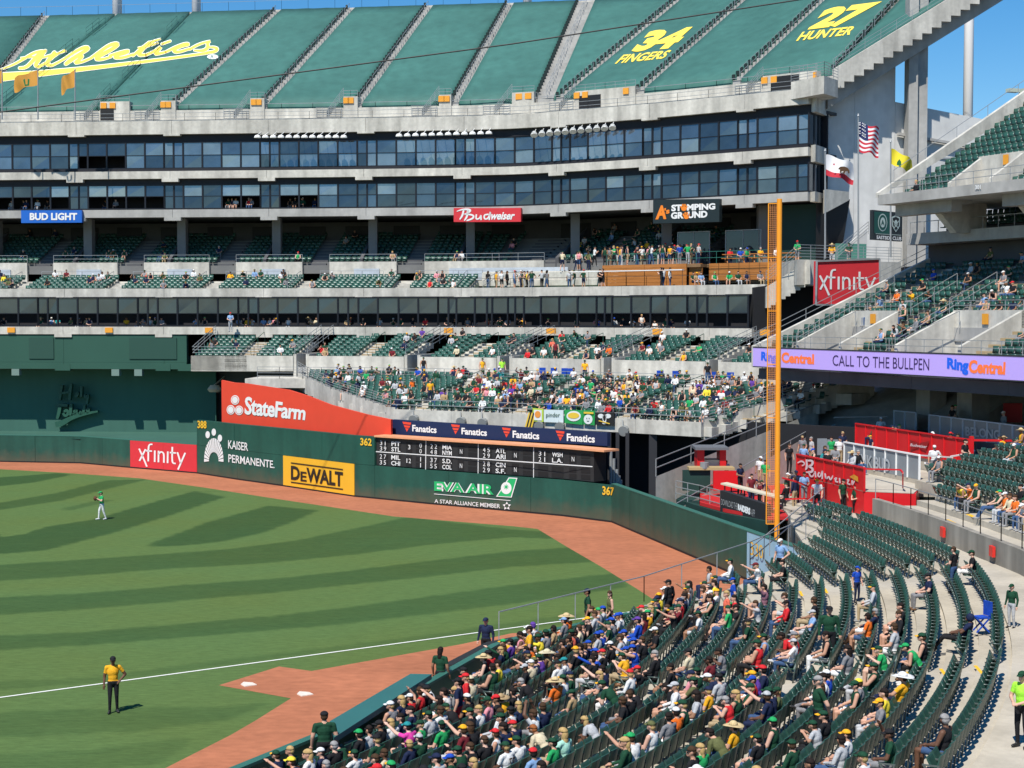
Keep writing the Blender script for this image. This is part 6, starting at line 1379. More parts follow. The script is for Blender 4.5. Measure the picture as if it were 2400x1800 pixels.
def person_mesh(name, J, voxel=.019):
    """J: joints; returns mesh with zones stored per polygon for three ways of dressing"""
    b = MB(); seg = []
    def C_(a, c, ra, rc, z): capsule(b, a, c, ra, rc); seg.append((Vector(a), Vector(c), ra, rc, z))
    def E_(c, r, z, R=None): V_, F_ = sph(c, r, 12, 8, R); b.add(V_, F_); seg.append((Vector(c), Vector(c), max(r) if z != 'head' else .115, 0, z))
    P, Cc, N_, H = (Vector(J[k]) for k in ('pelvis', 'chest', 'neck', 'head'))
    fw = J.get('fwd', 0.0); Rt = Matrix.Rotation(J.get('twist', 0), 3, 'Z')
    ax = (Cc-P).normalized(); Rc = Vector((0, 0, 1)).rotation_difference(ax).to_matrix()
    E_(P, (.17, .125, .13), 'hip', Rc); E_((P+Cc)/2, (.150, .115, .20), 'torso', Rc); E_(Cc, (.178, .122, .19), 'torso', Rc)
    s_ = [Vector(J['shoulder_l']), Vector(J['shoulder_r'])]; C_(s_[0]*.85+s_[1]*.15, s_[1]*.85+s_[0]*.15, .068, .068, 'torso')
    C_(N_, H-Vector((0, 0, .06)), .056, .052, 'neck'); yaw = J.get('yaw', 0); Rh = Matrix.Rotation(yaw, 3, 'Z')
    E_(H, (.077, .096, .118), 'head', Rh); E_(H+Rh @ Vector((0, .07, -.065)), (.045, .04, .045), 'head', Rh); E_(H+Rh @ Vector((0, .103, -.012)), (.017, .024, .028), 'head', Rh)
    for sx in (-1, 1): E_(H+Rh @ Vector((sx*.08, .0, -.01)), (.014, .022, .032), 'head', Rh)
    for k in 'lr':
        S_, El, Wr = (Vector(J[n_+k]) for n_ in ('shoulder_', 'elbow_', 'hand_'))
        C_(S_, El, .061, .049, 'uarm'); C_(El, Wr, .048, .034, 'farm')
        d = (Wr-El).normalized(); pc = Wr+d*.055; E_(pc, (.040, .040, .045), 'hand')
        sd = d.cross(Vector((0, 0, 1))); sd = sd.normalized() if sd.length > .1 else Vector((1, 0, 0)); cu = d.cross(sd)
        for i in range(4):
            f0 = Wr+d*.08+sd*(-.03+.02*i); f1 = f0+d*(.045, .055, .05, .038)[i]; C_(f0, f1, .013, .011, 'hand')
            C_(f1, f1+(d*.5+cu*.5)*.03, .011, .010, 'hand')
        C_(Wr+d*.03-sd*.03, Wr+d*.06-sd*.065, .014, .011, 'hand')
        Hp, Kn, An = (Vector(J[n_+k]) for n_ in ('hip_', 'knee_', 'ankle_'))
        C_(Hp, Kn, .092, .063, 'thigh'); C_(Kn, An, .060, .044, 'shin')
        fd = Vector(J.get('toe_'+k, (0, 1, 0))).normalized(); C_(An+Vector((0, 0, -.045))-fd*.03, An+Vector((0, 0, -.055))+fd*.15, .046, .040, 'foot')
    me = bpy.data.meshes.new(name); me.from_pydata(b.v, [], b.f); o = bpy.data.objects.new(name, me); COL.objects.link(o)
    md = o.modifiers.new('r', 'REMESH'); md.mode = 'VOXEL'; md.voxel_size = voxel; md.use_smooth_shade = True
    ms = o.modifiers.new('s', 'SMOOTH'); ms.factor = .5; ms.iterations = 1
    dg = bpy.context.evaluated_depsgraph_get(); dg.update(); base = bpy.data.meshes.new_from_object(o.evaluated_get(dg))
    dm = o.modifiers.new('d', 'DECIMATE'); dm.ratio = 900/ max(1, len(base.polygons)*2); dg.update()
    low = bpy.data.meshes.new_from_object(o.evaluated_get(bpy.context.evaluated_depsgraph_get()))
    bpy.data.objects.remove(o)
    def zones(m_):
        n = len(m_.polygons); ce = np.zeros(n*3); m_.polygons.foreach_get('center', ce); ce = ce.reshape(-1, 3)
        best = np.full(n, 1e9); zi = np.zeros(n, int); tt_ = np.zeros(n); names = []
        for i, (a, c, ra, rc, z) in enumerate(seg):
            a, c = np.array(a), np.array(c); d = c-a; L2 = (d*d).sum()
            t = np.clip(((ce-a)@d)/L2, 0, 1) if L2 > 1e-9 else np.zeros(n)
            dist = np.linalg.norm(ce-(a+t[:, None]*d), axis=1)-(ra+(rc-ra)*t if L2 > 1e-9 else ra)
            w_ = dist < best; best[w_] = dist[w_]; zi[w_] = i; tt_[w_] = t[w_]; names.append(z)
        zn = np.array(names)[zi]
        def dress(sl, pa):
            mi = np.full(n, SK); mi[(zn == 'torso')] = SH; mi[zn == 'hip'] = PT_; mi[zn == 'foot'] = SO
            mi[zn == 'thigh'] = PT_; 
            if pa == 'long': mi[zn == 'shin'] = PT_
            else: mi[(zn == 'thigh') & (tt_ > .8)] = SK
            if sl == 'long': mi[(zn == 'uarm') | (zn == 'farm')] = SH
            elif sl == 'short': mi[(zn == 'uarm') & (tt_ < .62)] = SH
            return mi
        return {(s, p): dress(s, p) for s in ('short', 'long', 'none') for p in ('long', 'shorts')}
    return base, zones(base), low, zones(low), H, yaw
def sit(dx=0, lean=0.0, recl=0.0, hl=None, hr=None, el=None, er=None, kn=.12, legs=0.0, yaw=0.0, cross=False, headdrop=0.0):
    ch = (dx*.5, -.06+lean*.55-recl*.35, .86-abs(lean)*.16-recl*.05); nk = (dx*.8, -.07+lean*.85-recl*.5, 1.04-abs(lean)*.26-recl*.08); hd = (dx, -.03+lean*1.1-recl*.55, 1.20-abs(lean)*.36-recl*.10-headdrop)
    J = dict(pelvis=(0, -.05+recl*.12, .53), chest=ch, neck=nk, head=hd, yaw=yaw)
    for s, k in ((-1, 'l'), (1, 'r')):
        J['shoulder_'+k] = (s*.185+dx*.7, nk[1]-.0, nk[2]-.055); J['hip_'+k] = (s*.085, .0+recl*.1, .52); J['knee_'+k] = (s*kn, .42+recl*.1, .53+legs*.0); J['ankle_'+k] = (s*kn, .43+legs*.35, .10+legs*.04)
        J['elbow_'+k] = (s*.25+dx*.5, nk[1]+.08, nk[2]-.32); J['hand_'+k] = (s*.10, .24, .66)
    if cross: J['knee_r'] = (.16, .40, .62); J['ankle_r'] = (-.10, .50, .62); J['toe_r'] = (-.5, .6, .2)
    if el: J['elbow_l'] = el
    if er: J['elbow_r'] = er
    if hl: J['hand_l'] = hl
    if hr: J['hand_r'] = hr
    return J
def stand(hl=None, hr=None, el=None, er=None, yaw=0.0, wide=.10, lean=0.0, step=0.0):
    J = dict(pelvis=(0, 0, .96), chest=(0, .01+lean*.3, 1.27), neck=(0, -.01+lean*.5, 1.45), head=(0, .02+lean*.6, 1.635), yaw=yaw)
    for s, k in ((-1, 'l'), (1, 'r')):
        J['shoulder_'+k] = (s*.19, -.01+lean*.5, 1.415); J['elbow_'+k] = (s*.255, -.03+lean*.3, 1.13); J['hand_'+k] = (s*.27, .05+lean*.3, .90)
        J['hip_'+k] = (s*.09, 0, .93); J['knee_'+k] = (s*wide, .03+s*step*.5, .52); J['ankle_'+k] = (s*wide*1.1, -.02+s*step, .10); J['toe_'+k] = (s*.25, 1, 0)
    if hl: J['hand_l'] = hl
    if hr: J['hand_r'] = hr
    if el: J['elbow_l'] = el
    if er: J['elbow_r'] = er
    return J
POSES = {
 'sit_lap': sit(), 'sit_left': sit(dx=-.05, yaw=.5, hl=(-.18, .22, .62)), 'sit_right': sit(dx=.05, yaw=-.6, hr=(.2, .2, .62)),
 'sit_fwd': sit(lean=.36, el=(-.22, .26, .62), er=(.22, .26, .62), hl=(-.05, .40, .64), hr=(.05, .40, .64), headdrop=.02),
 'sit_back': sit(recl=.35, legs=.8, el=(-.27, -.05, .74), er=(.27, -.05, .74), hl=(-.12, .18, .68), hr=(.10, .20, .68)),
 'sit_arm': sit(er=(.36, .10, 1.16), hr=(.24, .18, 1.34), yaw=.2), 'sit_phone': sit(lean=.12, el=(-.24, .08, .80), er=(.24, .08, .80), hl=(-.06, .30, .92), hr=(.06, .30, .92), headdrop=.02),
 'sit_cross': sit(recl=.15, cross=True, el=(-.3, .0, .78), hl=(-.15, .25, .70)), 'sit_eat': sit(er=(.27, .12, .86), hr=(.08, .16, 1.08), lean=.05), 'sit_point': sit(el=(-.22, .22, 1.02), hl=(-.20, .50, 1.18), lean=.08),
 'sit_up': sit(el=(-.3, .05, 1.22), er=(.3, .05, 1.22), hl=(-.16, .08, 1.44), hr=(.16, .08, 1.44)),
 'stand': stand(), 'stand_back': stand(hl=(-.06, -.22, .90), hr=(.05, -.22, .88), el=(-.27, -.12, 1.14), er=(.27, -.12, 1.14)), 'stand_front': stand(hl=(-.06, .24, 1.05), hr=(.08, .25, 1.07), el=(-.27, .02, 1.13), er=(.27, .02, 1.13)),
 'stand_turn': stand(yaw=.7, hl=(-.22, .12, .92)), 'stand_glove': stand(hl=(-.05, .30, 1.32), hr=(.08, .28, 1.30), el=(-.27, .12, 1.18), er=(.27, .1, 1.16), step=.16, lean=.06), 'stand_arm': stand(er=(.36, .1, 1.55), hr=(.22, .16, 1.72)),
 'stand_hip': stand(el=(-.36, -.06, 1.16), hl=(-.20, .06, 1.0), step=.05)}
PM = {k: person_mesh(k, J) for k, J in POSES.items()}
variants = {}
def body_mesh(pose, sl, pa):
    if (pose, sl, pa) in variants: return variants[(pose, sl, pa)]
    base, zn = PM[pose][0], PM[pose][1]; me = base.copy(); me.name = 'person'; me.materials.clear()
    for i in range(5): me.materials.append(None)
    me.polygons.foreach_set('material_index', zn[(sl, pa)]); me.polygons.foreach_set('use_smooth', [True]*len(me.polygons))
    variants[(pose, sl, pa)] = me; return me
# headwear and hair, in head coordinates (face looks along +y)
def dome(mb, rx, ry, rz, z0, zc, mi=0, n=14, m=5, cy=0.0):
    V_ = []; 
    for i in range(m+1):
        t = (math.pi/2)*i/m
        for j in range(n): p = 2*math.pi*j/n; V_.append((rx*math.cos(p)*math.cos(t), cy+ry*math.sin(p)*math.cos(t), zc+rz*math.sin(t)*.999))
    F_ = [(i*n+j, i*n+(j+1) % n, (i+1)*n+(j+1) % n, (i+1)*n+j) for i in range(m) for j in range(n)]+[tuple(range(n))[::-1]]; mb.add(V_, F_, mi)
def mkmesh(f, name):
    b = MB(); f(b); me = bpy.data.meshes.new(name); me.from_pydata(b.v, [], b.f); me.materials.append(None); me.materials.append(None); me.polygons.foreach_set('material_index', b.m); me.polygons.foreach_set('use_smooth', [True]*len(me.polygons)); me.update(); return me
def f_cap(b):
    dome(b, .092, .108, .085, 0, .035); V_ = []; n = 8
    for k, (r, z) in enumerate(((.10, .045), (.19, .03), (.19, .02), (.10, .033))):
        for i in range(n+1): t = math.radians(38+104*i/n); V_.append((.085*math.cos(t)*(1 if k in (0, 3) else 1.0), r*math.sin(t)*.98, z-.02*(abs(math.cos(t)))*(1 if k in (1, 2) else 0)))
    m_ = n+1; F_ = [(j*m_+i, j*m_+i+1, ((j+1) % 4)*m_+i+1, ((j+1) % 4)*m_+i) for j in range(4) for i in range(n)]; b.add(V_, F_, 1)
def f_straw(b):
    dome(b, .10, .115, .10, 0, .05); n = 18; V_ = []
    for k, (r, z) in enumerate(((.09, .055), (.24, .035), (.24, .025), (.09, .04))):
        for i in range(n): t = 2*math.pi*i/n; V_.append((r*math.cos(t), r*math.sin(t)*1.1, z+.02*math.cos(2*t)*(k in (1, 2))))
    F_ = [(j*n+i, j*n+(i+1) % n, ((j+1) % 4)*n+(i+1) % n, ((j+1) % 4)*n+i) for j in range(4) for i in range(n)]; b.add(V_, F_, 0)
    b.tube((0, 0, .05), (0, 0, .075), .108, .107, 14, 1)
def f_short(b): dome(b, .087, .104, .095, 0, .035, cy=-.008); V_, F_ = sph((0, -.045, .0), (.082, .07, .09), 10, 6); b.add(V_, F_)
def f_long(b):
    dome(b, .092, .108, .095, 0, .03, cy=-.008); V_, F_ = sph((0, -.055, -.05), (.088, .07, .15), 10, 7); b.add(V_, F_); V_, F_ = sph((0, -.07, -.17), (.08, .05, .12), 10, 6); b.add(V_, F_)
def f_hood(b): V_, F_ = sph((0, -.02, .01), (.105, .115, .135), 12, 8); b.add(V_, F_)
HW = {'cap': (mkmesh(f_cap, 'cap'), 'cap'), 'straw': (mkmesh(f_straw, 'hat'), 'brimmed_hat'), 'short': (mkmesh(f_short, 'hair'), 'hair'), 'long': (mkmesh(f_long, 'hair'), 'hair'), 'hood': (mkmesh(f_hood, 'hood'), 'hood')}
CLR = {'white': (.74, .74, .72), 'black': (.016, .016, .018), 'grey': (.22, .22, .23), 'light grey': (.46, .47, .48), 'navy': (.014, .022, .060), 'blue': (.015, .07, .42), 'light blue': (.22, .36, .58), 'dark green': (.012, .060, .030), 'green': (.02, .34, .10), 'lime': (.38, .85, .06),
       'gold': (.82, .40, .02), 'yellow': (.85, .66, .05), 'red': (.62, .025, .03), 'maroon': (.16, .018, .025), 'orange': (.80, .16, .02), 'coral': (.75, .15, .09), 'pink': (.72, .28, .32), 'magenta': (.70, .06, .35), 'purple': (.12, .05, .30), 'olive': (.12, .13, .05), 'tan': (.42, .29, .15), 'cream': (.65, .56, .38), 'teal': (.02, .25, .26), 'mauve': (.30, .14, .18), 'brown': (.08, .04, .02), 'mint': (.40, .72, .58),
       'denim': (.045, .09, .19), 'khaki': (.38, .29, .17), 'blonde': (.48, .32, .13), 'straw': (.60, .46, .24), 'ginger': (.30, .10, .03), 'grey hair': (.30, .29, .28), 'dark': (.018, .012, .010), 'brown hair': (.065, .035, .018)}
SKN = [(.56, .31, .21), (.60, .35, .25), (.48, .26, .17), (.30, .155, .09), (.13, .062, .036), (.64, .40, .30)]
def cm(n): return mat('cloth_'+n.replace(' ', '_'), CLR[n], .85, .22, 7, .2, var2=.18, scale2=26, bump=.5, bscale=16)
def skm(i): return mat('skin_%d' % i, SKN[i], .6, .06, 8, .3)
shoe = [mat('shoe_white', (.6, .6, .6), .6), mat('shoe_black', (.02, .02, .02), .5), mat('shoe_brown', (.14, .07, .03), .6)]
NPEOPLE = []
def f_gl(b): b.box((0, .088, .012), (.135, .03, .036)); b.box((-.072, .04, .02), (.008, .1, .012)); b.box((.072, .04, .02), (.008, .1, .012))
def f_em(b):
    for sx in (-1, 1): b.box((sx*.032, .092, .012), (.024, .012, .012)); b.box((sx*.032, .091, .034), (.032, .012, .007))
    b.box((0, .107, -.062), (.044, .012, .010), 0, 1)
GLS, EYM = mkmesh(f_gl, 'sunglasses'), mkmesh(f_em, 'eyes_and_mouth')
for m_ in (GLS, EYM): m_.materials[0] = black; m_.materials[1] = mat('lip_red', (.30, .09, .08), .6)
used_labels = {}
def person(x, y, z, ang, pose, shirt, head, hc, pants='denim', sl='short', pa='long', skin=0, scale=1.0, label=None, hc2=None, group=None, shoei=None):
    me = body_mesh(pose, sl, pa); o = bpy.data.objects.new('person', me); COL.objects.link(o)
    o.location = (x, y, z); o.rotation_euler = (0, 0, ang); o.scale = (scale*(.95+.2*((x*3.7+y*1.9) % 1)), scale*(.95+.2*((x*2.3+y*4.1) % 1)), scale)
    ms = [skm(skin), cm(shirt), cm(pants), shoe[(hash((int(x*10), int(y*10))) % 3) if shoei is None else shoei], black]
    for i, m_ in enumerate(ms): o.material_slots[i].link = 'OBJECT'; o.material_slots[i].material = m_
    H, yaw = PM[pose][4], PM[pose][5]
    if head:
        hm, nm = HW[head]; h = bpy.data.objects.new(nm, hm); COL.objects.link(h); h.parent = o; h.location = H; h.rotation_euler = (0, 0, yaw)
        for i, c in enumerate((hc, hc2 or hc)): h.material_slots[i].link = 'OBJECT'; h.material_slots[i].material = cm(c)
        if head in ('cap', 'straw'):
            q = bpy.data.objects.new('hair', HW['short'][0]); COL.objects.link(q); q.parent = o; q.location = H-Vector((0, 0, .022)); q.rotation_euler = (0, 0, yaw); q.scale = (.97, .97, .9)
            for i in range(2): q.material_slots[i].link = 'OBJECT'; q.material_slots[i].material = cm(('dark', 'brown hair', 'dark', 'blonde')[int(abs(x*7+y*3)) % 4])
    nm, fm = ('sunglasses', GLS) if int(abs(x*13+y*7)) % 5 < 2 else ('eyes_and_mouth', EYM)
    q = bpy.data.objects.new(nm, fm); COL.objects.link(q); q.parent = o; q.location = H; q.rotation_euler = (0, 0, yaw)
    tag(o, label, 'person', group); NPEOPLE.append(o); return o
def face_cam(x, y): return math.atan2(x, -y)
# ---- field players
x, y, _ = G(266, 1671, 0)
ump = person(x, y, 0.0, math.pi+.25, 'stand_hip', 'gold', 'cap', 'black', 'black', skin=4, scale=1.05, label='person in gold shirt, black trousers and black cap standing by the foul line', shoei=1)
x, y, _ = G(239, 1218, 0)
of = person(x, y, 0.0, math.pi-.9, 'stand_glove', 'green', 'cap', 'green', 'white', skin=1, scale=1.02, label='baseball player in green jersey and white trousers holding a glove in the outfield', shoei=0)
b = MB(); V_, F_ = sph((0, 0, 0), (.13, .09, .15), 10, 7); b.add(V_, F_)
gl = b.build('glove', mat('glove_brown', (.10, .035, .015), .7), of, True, world=False); gl.location = (.04, .36, 1.33)
# ---- standing people placed on the terrace by their head position in the picture
def terr(u, v, h):       # point of the terrace where a person of height h has the top of the head at (u, v)
    Y = 45.0
    for _ in range(40):
        p = W(u, v, Y); R = math.hypot(p[0]-CX, Y-CY); z = zfl(min(R, ROW0+NROW*DR)); 
        tz = z+h; r = ray(u, v); Y2 = (tz-CH)/r[2]*r[1]; Y = Y*.5+Y2*.5
    p = W(u, v, Y); R = math.hypot(p[0]-CX, Y-CY); return p[0], Y, zfl(min(R, ROW0+NROW*DR))
def facing(x, y): n_ = np.array([x-CX, y-CY]); n_ /= np.linalg.norm(n_); return math.atan2(n_[0], -n_[1])
ST = [ (760, 1667, 1.78, 'stand', 'dark green', 'cap', 'black', 'black', 'short', -.9, 0, 'guard in dark green polo standing at the green rail below the bench roof'),
 (1032, 1516, 1.72, 'stand', 'dark green', 'long', 'dark', 'black', 'short', -1.6, 3, 'attendant in dark green vest with long dark plaits beside the bench roof'),
 (1378, 1379, 1.80, 'stand', 'dark green', 'cap', 'navy', 'black', 'short', .2, 3, 'heavy guard in dark green polo and navy cap standing alone against the grass'),
 (1430, 1384, 1.68, 'stand_turn', 'olive', 'long', 'brown hair', 'black', 'none', .4, 1, 'woman in olive sleeveless top with long brown hair at the front rail'),
 (1075, 1588, 1.78, 'stand', 'navy', 'cap', 'black', 'red', 'short', .2, 0, 'man in navy shirt and red shorts standing among the front rows'),
 (1093, 1577, 1.75, 'stand', 'red', 'cap', 'red', 'navy', 'short', .4, 0, 'man in red shirt and red cap standing beside the man in red shorts'),
 (1242, 1467, 1.75, 'stand_front', 'gold', 'short', 'dark', 'dark green', 'short', .3, 2, 'man in gold shirt with dark hair standing at the front rail'),
 (1919, 1584, 1.80, 'stand_back', 'dark green', 'short', 'grey hair', 'black', 'short', .5, 1, 'usher in dark green polo with grey hair, hands behind the back'),
 (1944, 1420, 1.78, 'stand', 'dark green', 'cap', 'black', 'black', 'long', 1.9, 2, 'usher in dark green shirt and black cap standing in the aisle between empty rows'),
 (2009, 1326, 1.36, 'stand_turn', 'blue', 'cap', 'blue', 'navy', 'short', 2.2, 0, 'child all in blue with a blue cap standing in an empty row'),
 (2236, 1281, 1.68, 'stand_front', 'black', 'short', 'brown hair', 'denim', 'short', -.6, 1, 'woman in black top and jeans standing near the curved concrete wall'),
 (2372, 1368, 1.42, 'stand', 'dark green', 'cap', 'dark green', 'light grey', 'long', .9, 1, 'child in dark green hooded top and pale trousers walking on the walkway'),
 (2397, 1572, 1.76, 'stand_front', 'lime', 'cap', 'dark green', 'black', 'short', 1.2, 1, 'worker in bright lime shirt and black trousers at the right edge of the walkway'),
 (1830, 1262, 1.78, 'stand_hip', 'light blue', 'cap', 'white', 'black', 'short', .9, 1, 'man in pale blue shirt and white cap standing at the foot of the orange pole'),
 (1704, 1384, 1.74, 'stand', 'coral', 'short', 'blonde', 'khaki', 'short', .3, 1, 'person in coral shirt and khaki trousers standing among the front rows near the corner'),
 (1719, 1353, 1.60, 'stand', 'blue', 'cap', 'blue', 'light grey', 'short', .2, 1, 'child in blue jersey numbered fourteen standing behind the person in coral'),
 (1568, 1358, 1.66, 'stand_turn', 'black', 'cap', 'black', 'black', 'long', -.5, 2, 'person all in black standing beside the rail under the brown track')]
for u, v, h, pose, sh_, hd_, hc_, pn_, sl_, da, sk_, lb_ in ST:
    x, y, z = terr(u, v, h); person(x, y, z, facing(x, y)+da, pose, sh_, hd_, hc_, pn_, sl_, 'shorts' if pn_ in ('red', 'light grey') and h > 1.7 else 'long', sk_, h/1.75, lb_, shoei=1)
x, y, _ = G(1139, 1680, 0); Yp = (1.75-CH)/ray(1139, 1447)[2]*ray(1139, 1447)[1]; p = W(1139, 1447, Yp)
person(p[0], p[1], 0, face_cam(p[0], p[1])-.4, 'stand', 'navy', 'cap', 'navy', 'black', 'long', skin=1, label='person in navy jacket and navy cap standing on the grass in front of the rail', shoei=1)
b = MB(); b.hexa([G(1112, 1530, .9), G(1180, 1518, .9), G(1195, 1500, .9), G(1125, 1508, .9), G(1112, 1530, 1.95), G(1180, 1518, 1.95), G(1195, 1500, 1.95), G(1125, 1508, 1.95)])
# people on the party deck and walkway top
DECK = [(1976, 1122, 76.3, 1.78, 'stand', 'dark green', 'cap', 'black', 'black', 'guard in dark green standing against the base of the red barrier, left of two'),
 (2007, 1136, 75.8, 1.76, 'stand_front', 'dark green', 'short', 'dark', 'black', 'guard in dark green shirt standing at the right end of the red barrier'),
 (1915, 1122, 77.5, 1.80, 'stand_turn', 'white', 'cap', 'gold', 'black', 'waiter in white shirt and black trousers below the red barrier'),
 (1885, 1106, 79.5, 1.76, 'stand_front', 'light blue', 'short', 'dark', 'grey', 'man in light blue shirt standing behind the waiter in white'),
 (1866, 1102, 80.3, 1.74, 'stand', 'navy', 'cap', 'navy', 'black', 'person in navy shirt standing behind the red handrail'),
 (1783, 1069, 86.5, 1.76, 'stand_turn', 'white', 'cap', 'white', 'khaki', 'man in white shirt standing just left of the orange pole mesh'),
 (1794, 1078, 85.5, 1.70, 'stand', 'green', 'short', 'dark', 'khaki', 'person in bright green shirt standing beside the orange pole mesh'),
 (1735, 1086, 84.2, 1.74, 'stand_front', 'navy', 'short', 'dark', 'black', 'person in dark jersey leaning at the red counter'),
 (1703, 1079, 88.5, 1.30, 'stand_front', 'light grey', 'short', 'dark', 'black', 'bartender in grey standing inside the small red booth'),
 (1757, 1118, 81.8, 1.40, 'stand_front', 'light grey', 'cap', 'white', 'denim', 'man in patterned grey shirt and white cap at the cream counter'),
 (1781, 1128, 80.6, 1.38, 'stand_front', 'maroon', 'short', 'brown hair', 'black', 'person in maroon top at the cream counter beside the mesh'),
 (1850, 1040, 86.5, 1.70, 'stand', 'black', 'long', 'brown hair', 'black', 'woman in black with long brown hair left of the red barrier'),
 (1881, 1021, 90, 1.74, 'stand_turn', 'grey', 'cap', 'tan', 'grey', 'man in grey with a tan cap standing above the red barrier'),
 (1902, 1024, 90, 1.72, 'stand', 'light grey', 'short', 'grey hair', 'khaki', 'man in light grey with grey hair above the red barrier'),
 (1949, 1023, 88, 1.76, 'stand', 'green', 'short', 'dark', 'khaki', 'man in bright green shirt standing at the white gate'),
 (1968, 1024, 87.5, 1.74, 'stand_turn', 'white', 'cap', 'navy', 'khaki', 'man in white shirt standing at the left end of the white barrier'),
 (1975, 1011, 89, 1.72, 'stand', 'navy', 'cap', 'tan', 'black', 'man in navy with tan cap behind the white barrier'),
 (2041, 1020, 87, 1.35, 'stand', 'navy', 'cap', 'gold', 'navy', 'child with gold cap standing between the white and red barriers'),
 (2065, 977, 92, 1.75, 'stand_front', 'white', 'cap', 'white', 'white', 'person all in white leaning over the long red barrier'),
 (2190, 1043, 78.6, 1.78, 'stand_hip', 'white', 'cap', 'white', 'grey', 'man in white shirt and white cap at the end of the white barrier'),
 (2262, 1029, 76.5, 1.82, 'stand_front', 'black', 'short', 'dark', 'black', 'guard all in black standing at the right end of the long red barrier'),
 (2352, 1021, 78, 1.72, 'stand_turn', 'gold', 'cap', 'tan', 'denim', 'person in gold shirt standing on the upper terrace at the right')]
for u, v, Y, h, pose, sh_, hd_, hc_, pn_, lb_ in DECK:
    p = W(u, v, Y); person(p[0], Y, p[2]-h, face_cam(p[0], Y)+random.Random(u).uniform(-1.2, 1.2), pose, sh_, hd_, hc_, pn_, 'short', 'long', random.Random(u).choice([0, 1, 2, 3]), h/1.75, lb_, shoei=1)
# ---- seated people: known ones first, then a crowd that thins out as in the photo
SPECTATORS = """835 1700 black cap green;864 1691 light-grey short dark;884 1682 black cap black;910 1671 white long blonde;921 1653 grey cap white;954 1634 red cap white;988 1615 red short brown-hair;1006 1591 white cap black;1034 1600 white short dark
1040 1628 dark-green long dark;960 1697 magenta cap teal;981 1695 green cap dark-green;1025 1682 green cap dark-green/gold;761 1752 navy cap white;730 1765 white long blonde;714 1775 white cap navy;697 1769 orange cap yellow;774 1776 purple short grey-hair
891 1750 cream short brown-hair;882 1778 dark-green short brown-hair;1010 1771 light-grey cap navy;1184 1491 purple cap black;1226 1517 black short dark;1277 1521 tan straw cream;1262 1537 navy cap olive;1312 1524 white cap teal;1332 1524 grey short dark;1271 1571 black short grey-hair
1315 1563 white cap black;1390 1548 black short dark;1413 1528 black cap red;1466 1552 white cap red;1349 1441 orange straw straw;1323 1454 grey cap light-blue;1265 1463 white short purple;1124 1510 red cap black;1160 1563 yellow short dark;1174 1608 gold straw tan;1115 1576 cream cap cream
1191 1630 black short dark;1147 1636 pink cap dark-green;1241 1671 white short brown-hair;1202 1684 navy cap red;1411 1428 light-grey cap blue;1427 1454 grey cap blue;1453 1430 white cap blue;1401 1478 light-grey cap blue;1410 1489 blue cap blue;1464 1478 white cap blue;1443 1454 black cap green
1456 1493 light-grey short brown-hair;1351 1489 navy short dark;1297 1474 tan short dark;1312 1498 brown short dark;1215 1463 gold cap white;1077 1732 dark-green cap dark-green;1181 1741 white cap dark-green;1160 1709 white cap red;1197 1680 navy short dark;1249 1659 navy short brown-hair
1280 1723 green cap dark-green;1307 1732 mint long blonde;1240 1757 light-blue cap red;1393 1671 light-grey long blonde;1481 1707 white cap green;1459 1734 dark-green long blonde;1296 1768 mint long dark;1276 1687 cream short ginger;1472 1621 black short brown-hair
1600 1339 dark-green cap olive;1691 1315 white cap dark-green/gold;1769 1328 white cap maroon;1515 1387 navy cap navy;1506 1411 gold cap green;1550 1402 yellow cap gold;1602 1404 black cap grey;1489 1443 blue cap purple;1539 1434 navy long blonde;1673 1402 white short brown-hair
1723 1426 black short dark;1725 1415 dark-green cap green;1797 1372 mauve short dark;1853 1387 navy short brown-hair;1840 1404 red short dark;1639 1428 white cap dark-green;1746 1506 red cap dark-green;1801 1500 light-blue cap dark-green/gold;1826 1500 white cap light-grey;1597 1515 cream cap black
1521 1539 black short grey-hair;1656 1536 maroon short dark;1676 1523 grey short dark;1795 1571 navy cap red;1517 1506 black short brown-hair;1615 1587 olive cap dark-green;1630 1572 dark-green cap dark-green;1682 1595 light-grey cap black;1784 1632 navy cap light-grey;1814 1600 olive cap dark-green
1578 1572 black short dark;1463 1617 black short brown-hair;1710 1680 gold straw straw;1810 1700 dark-green cap green;1775 1723 black cap dark-green/gold;1539 1708 white cap olive;1567 1693 grey short dark;1552 1769 dark-green cap dark-green;1602 1758 black short brown-hair;1682 1767 grey cap white
1767 1769 light-blue short blonde;1821 1760 dark-green cap dark-green;1927 1704 light-grey cap dark-green;1977 1704 white cap gold;1964 1739 light-grey short dark;2004 1744 white cap dark-green;2074 1721 dark-green cap black;2061 1609 yellow short dark;2021 1597 grey cap yellow;1974 1582 dark-green cap dark-green
2014 1537 dark-green cap dark-green/gold;2094 1532 green cap dark-green/gold;2079 1560 gold straw white;1949 1512 black short dark;2315 1786 black short grey-hair;2258 1434 navy hood navy;2163 1502 green cap green;2185 1495 black cap dark-green/gold;2101 1474 light-grey short brown-hair;2044 1425 navy short grey-hair
2009 1428 orange short dark;2087 1434 black short brown-hair;2112 1415 black short dark;1908 1436 light-blue cap light-grey;1912 1410 black short brown-hair;2202 1338 navy cap black;2262 1303 black cap dark-green;1848 1305 black short dark;2040 1620 grey cap gold;1868 1500 red cap grey;1884 1498 red short dark"""
def npx(s, h): return proj((s[0], s[1], s[2]+h))
NP = np.array([npx(s, 1.26) for s in NEAR]); taken = {}
def take(u, v):
    d_ = np.hypot(NP[:, 0]-u, NP[:, 1]-v)
    for i in np.argsort(d_)[:12]:
        if int(i) not in taken: return int(i)
    return None
rp_ = random.Random(21)
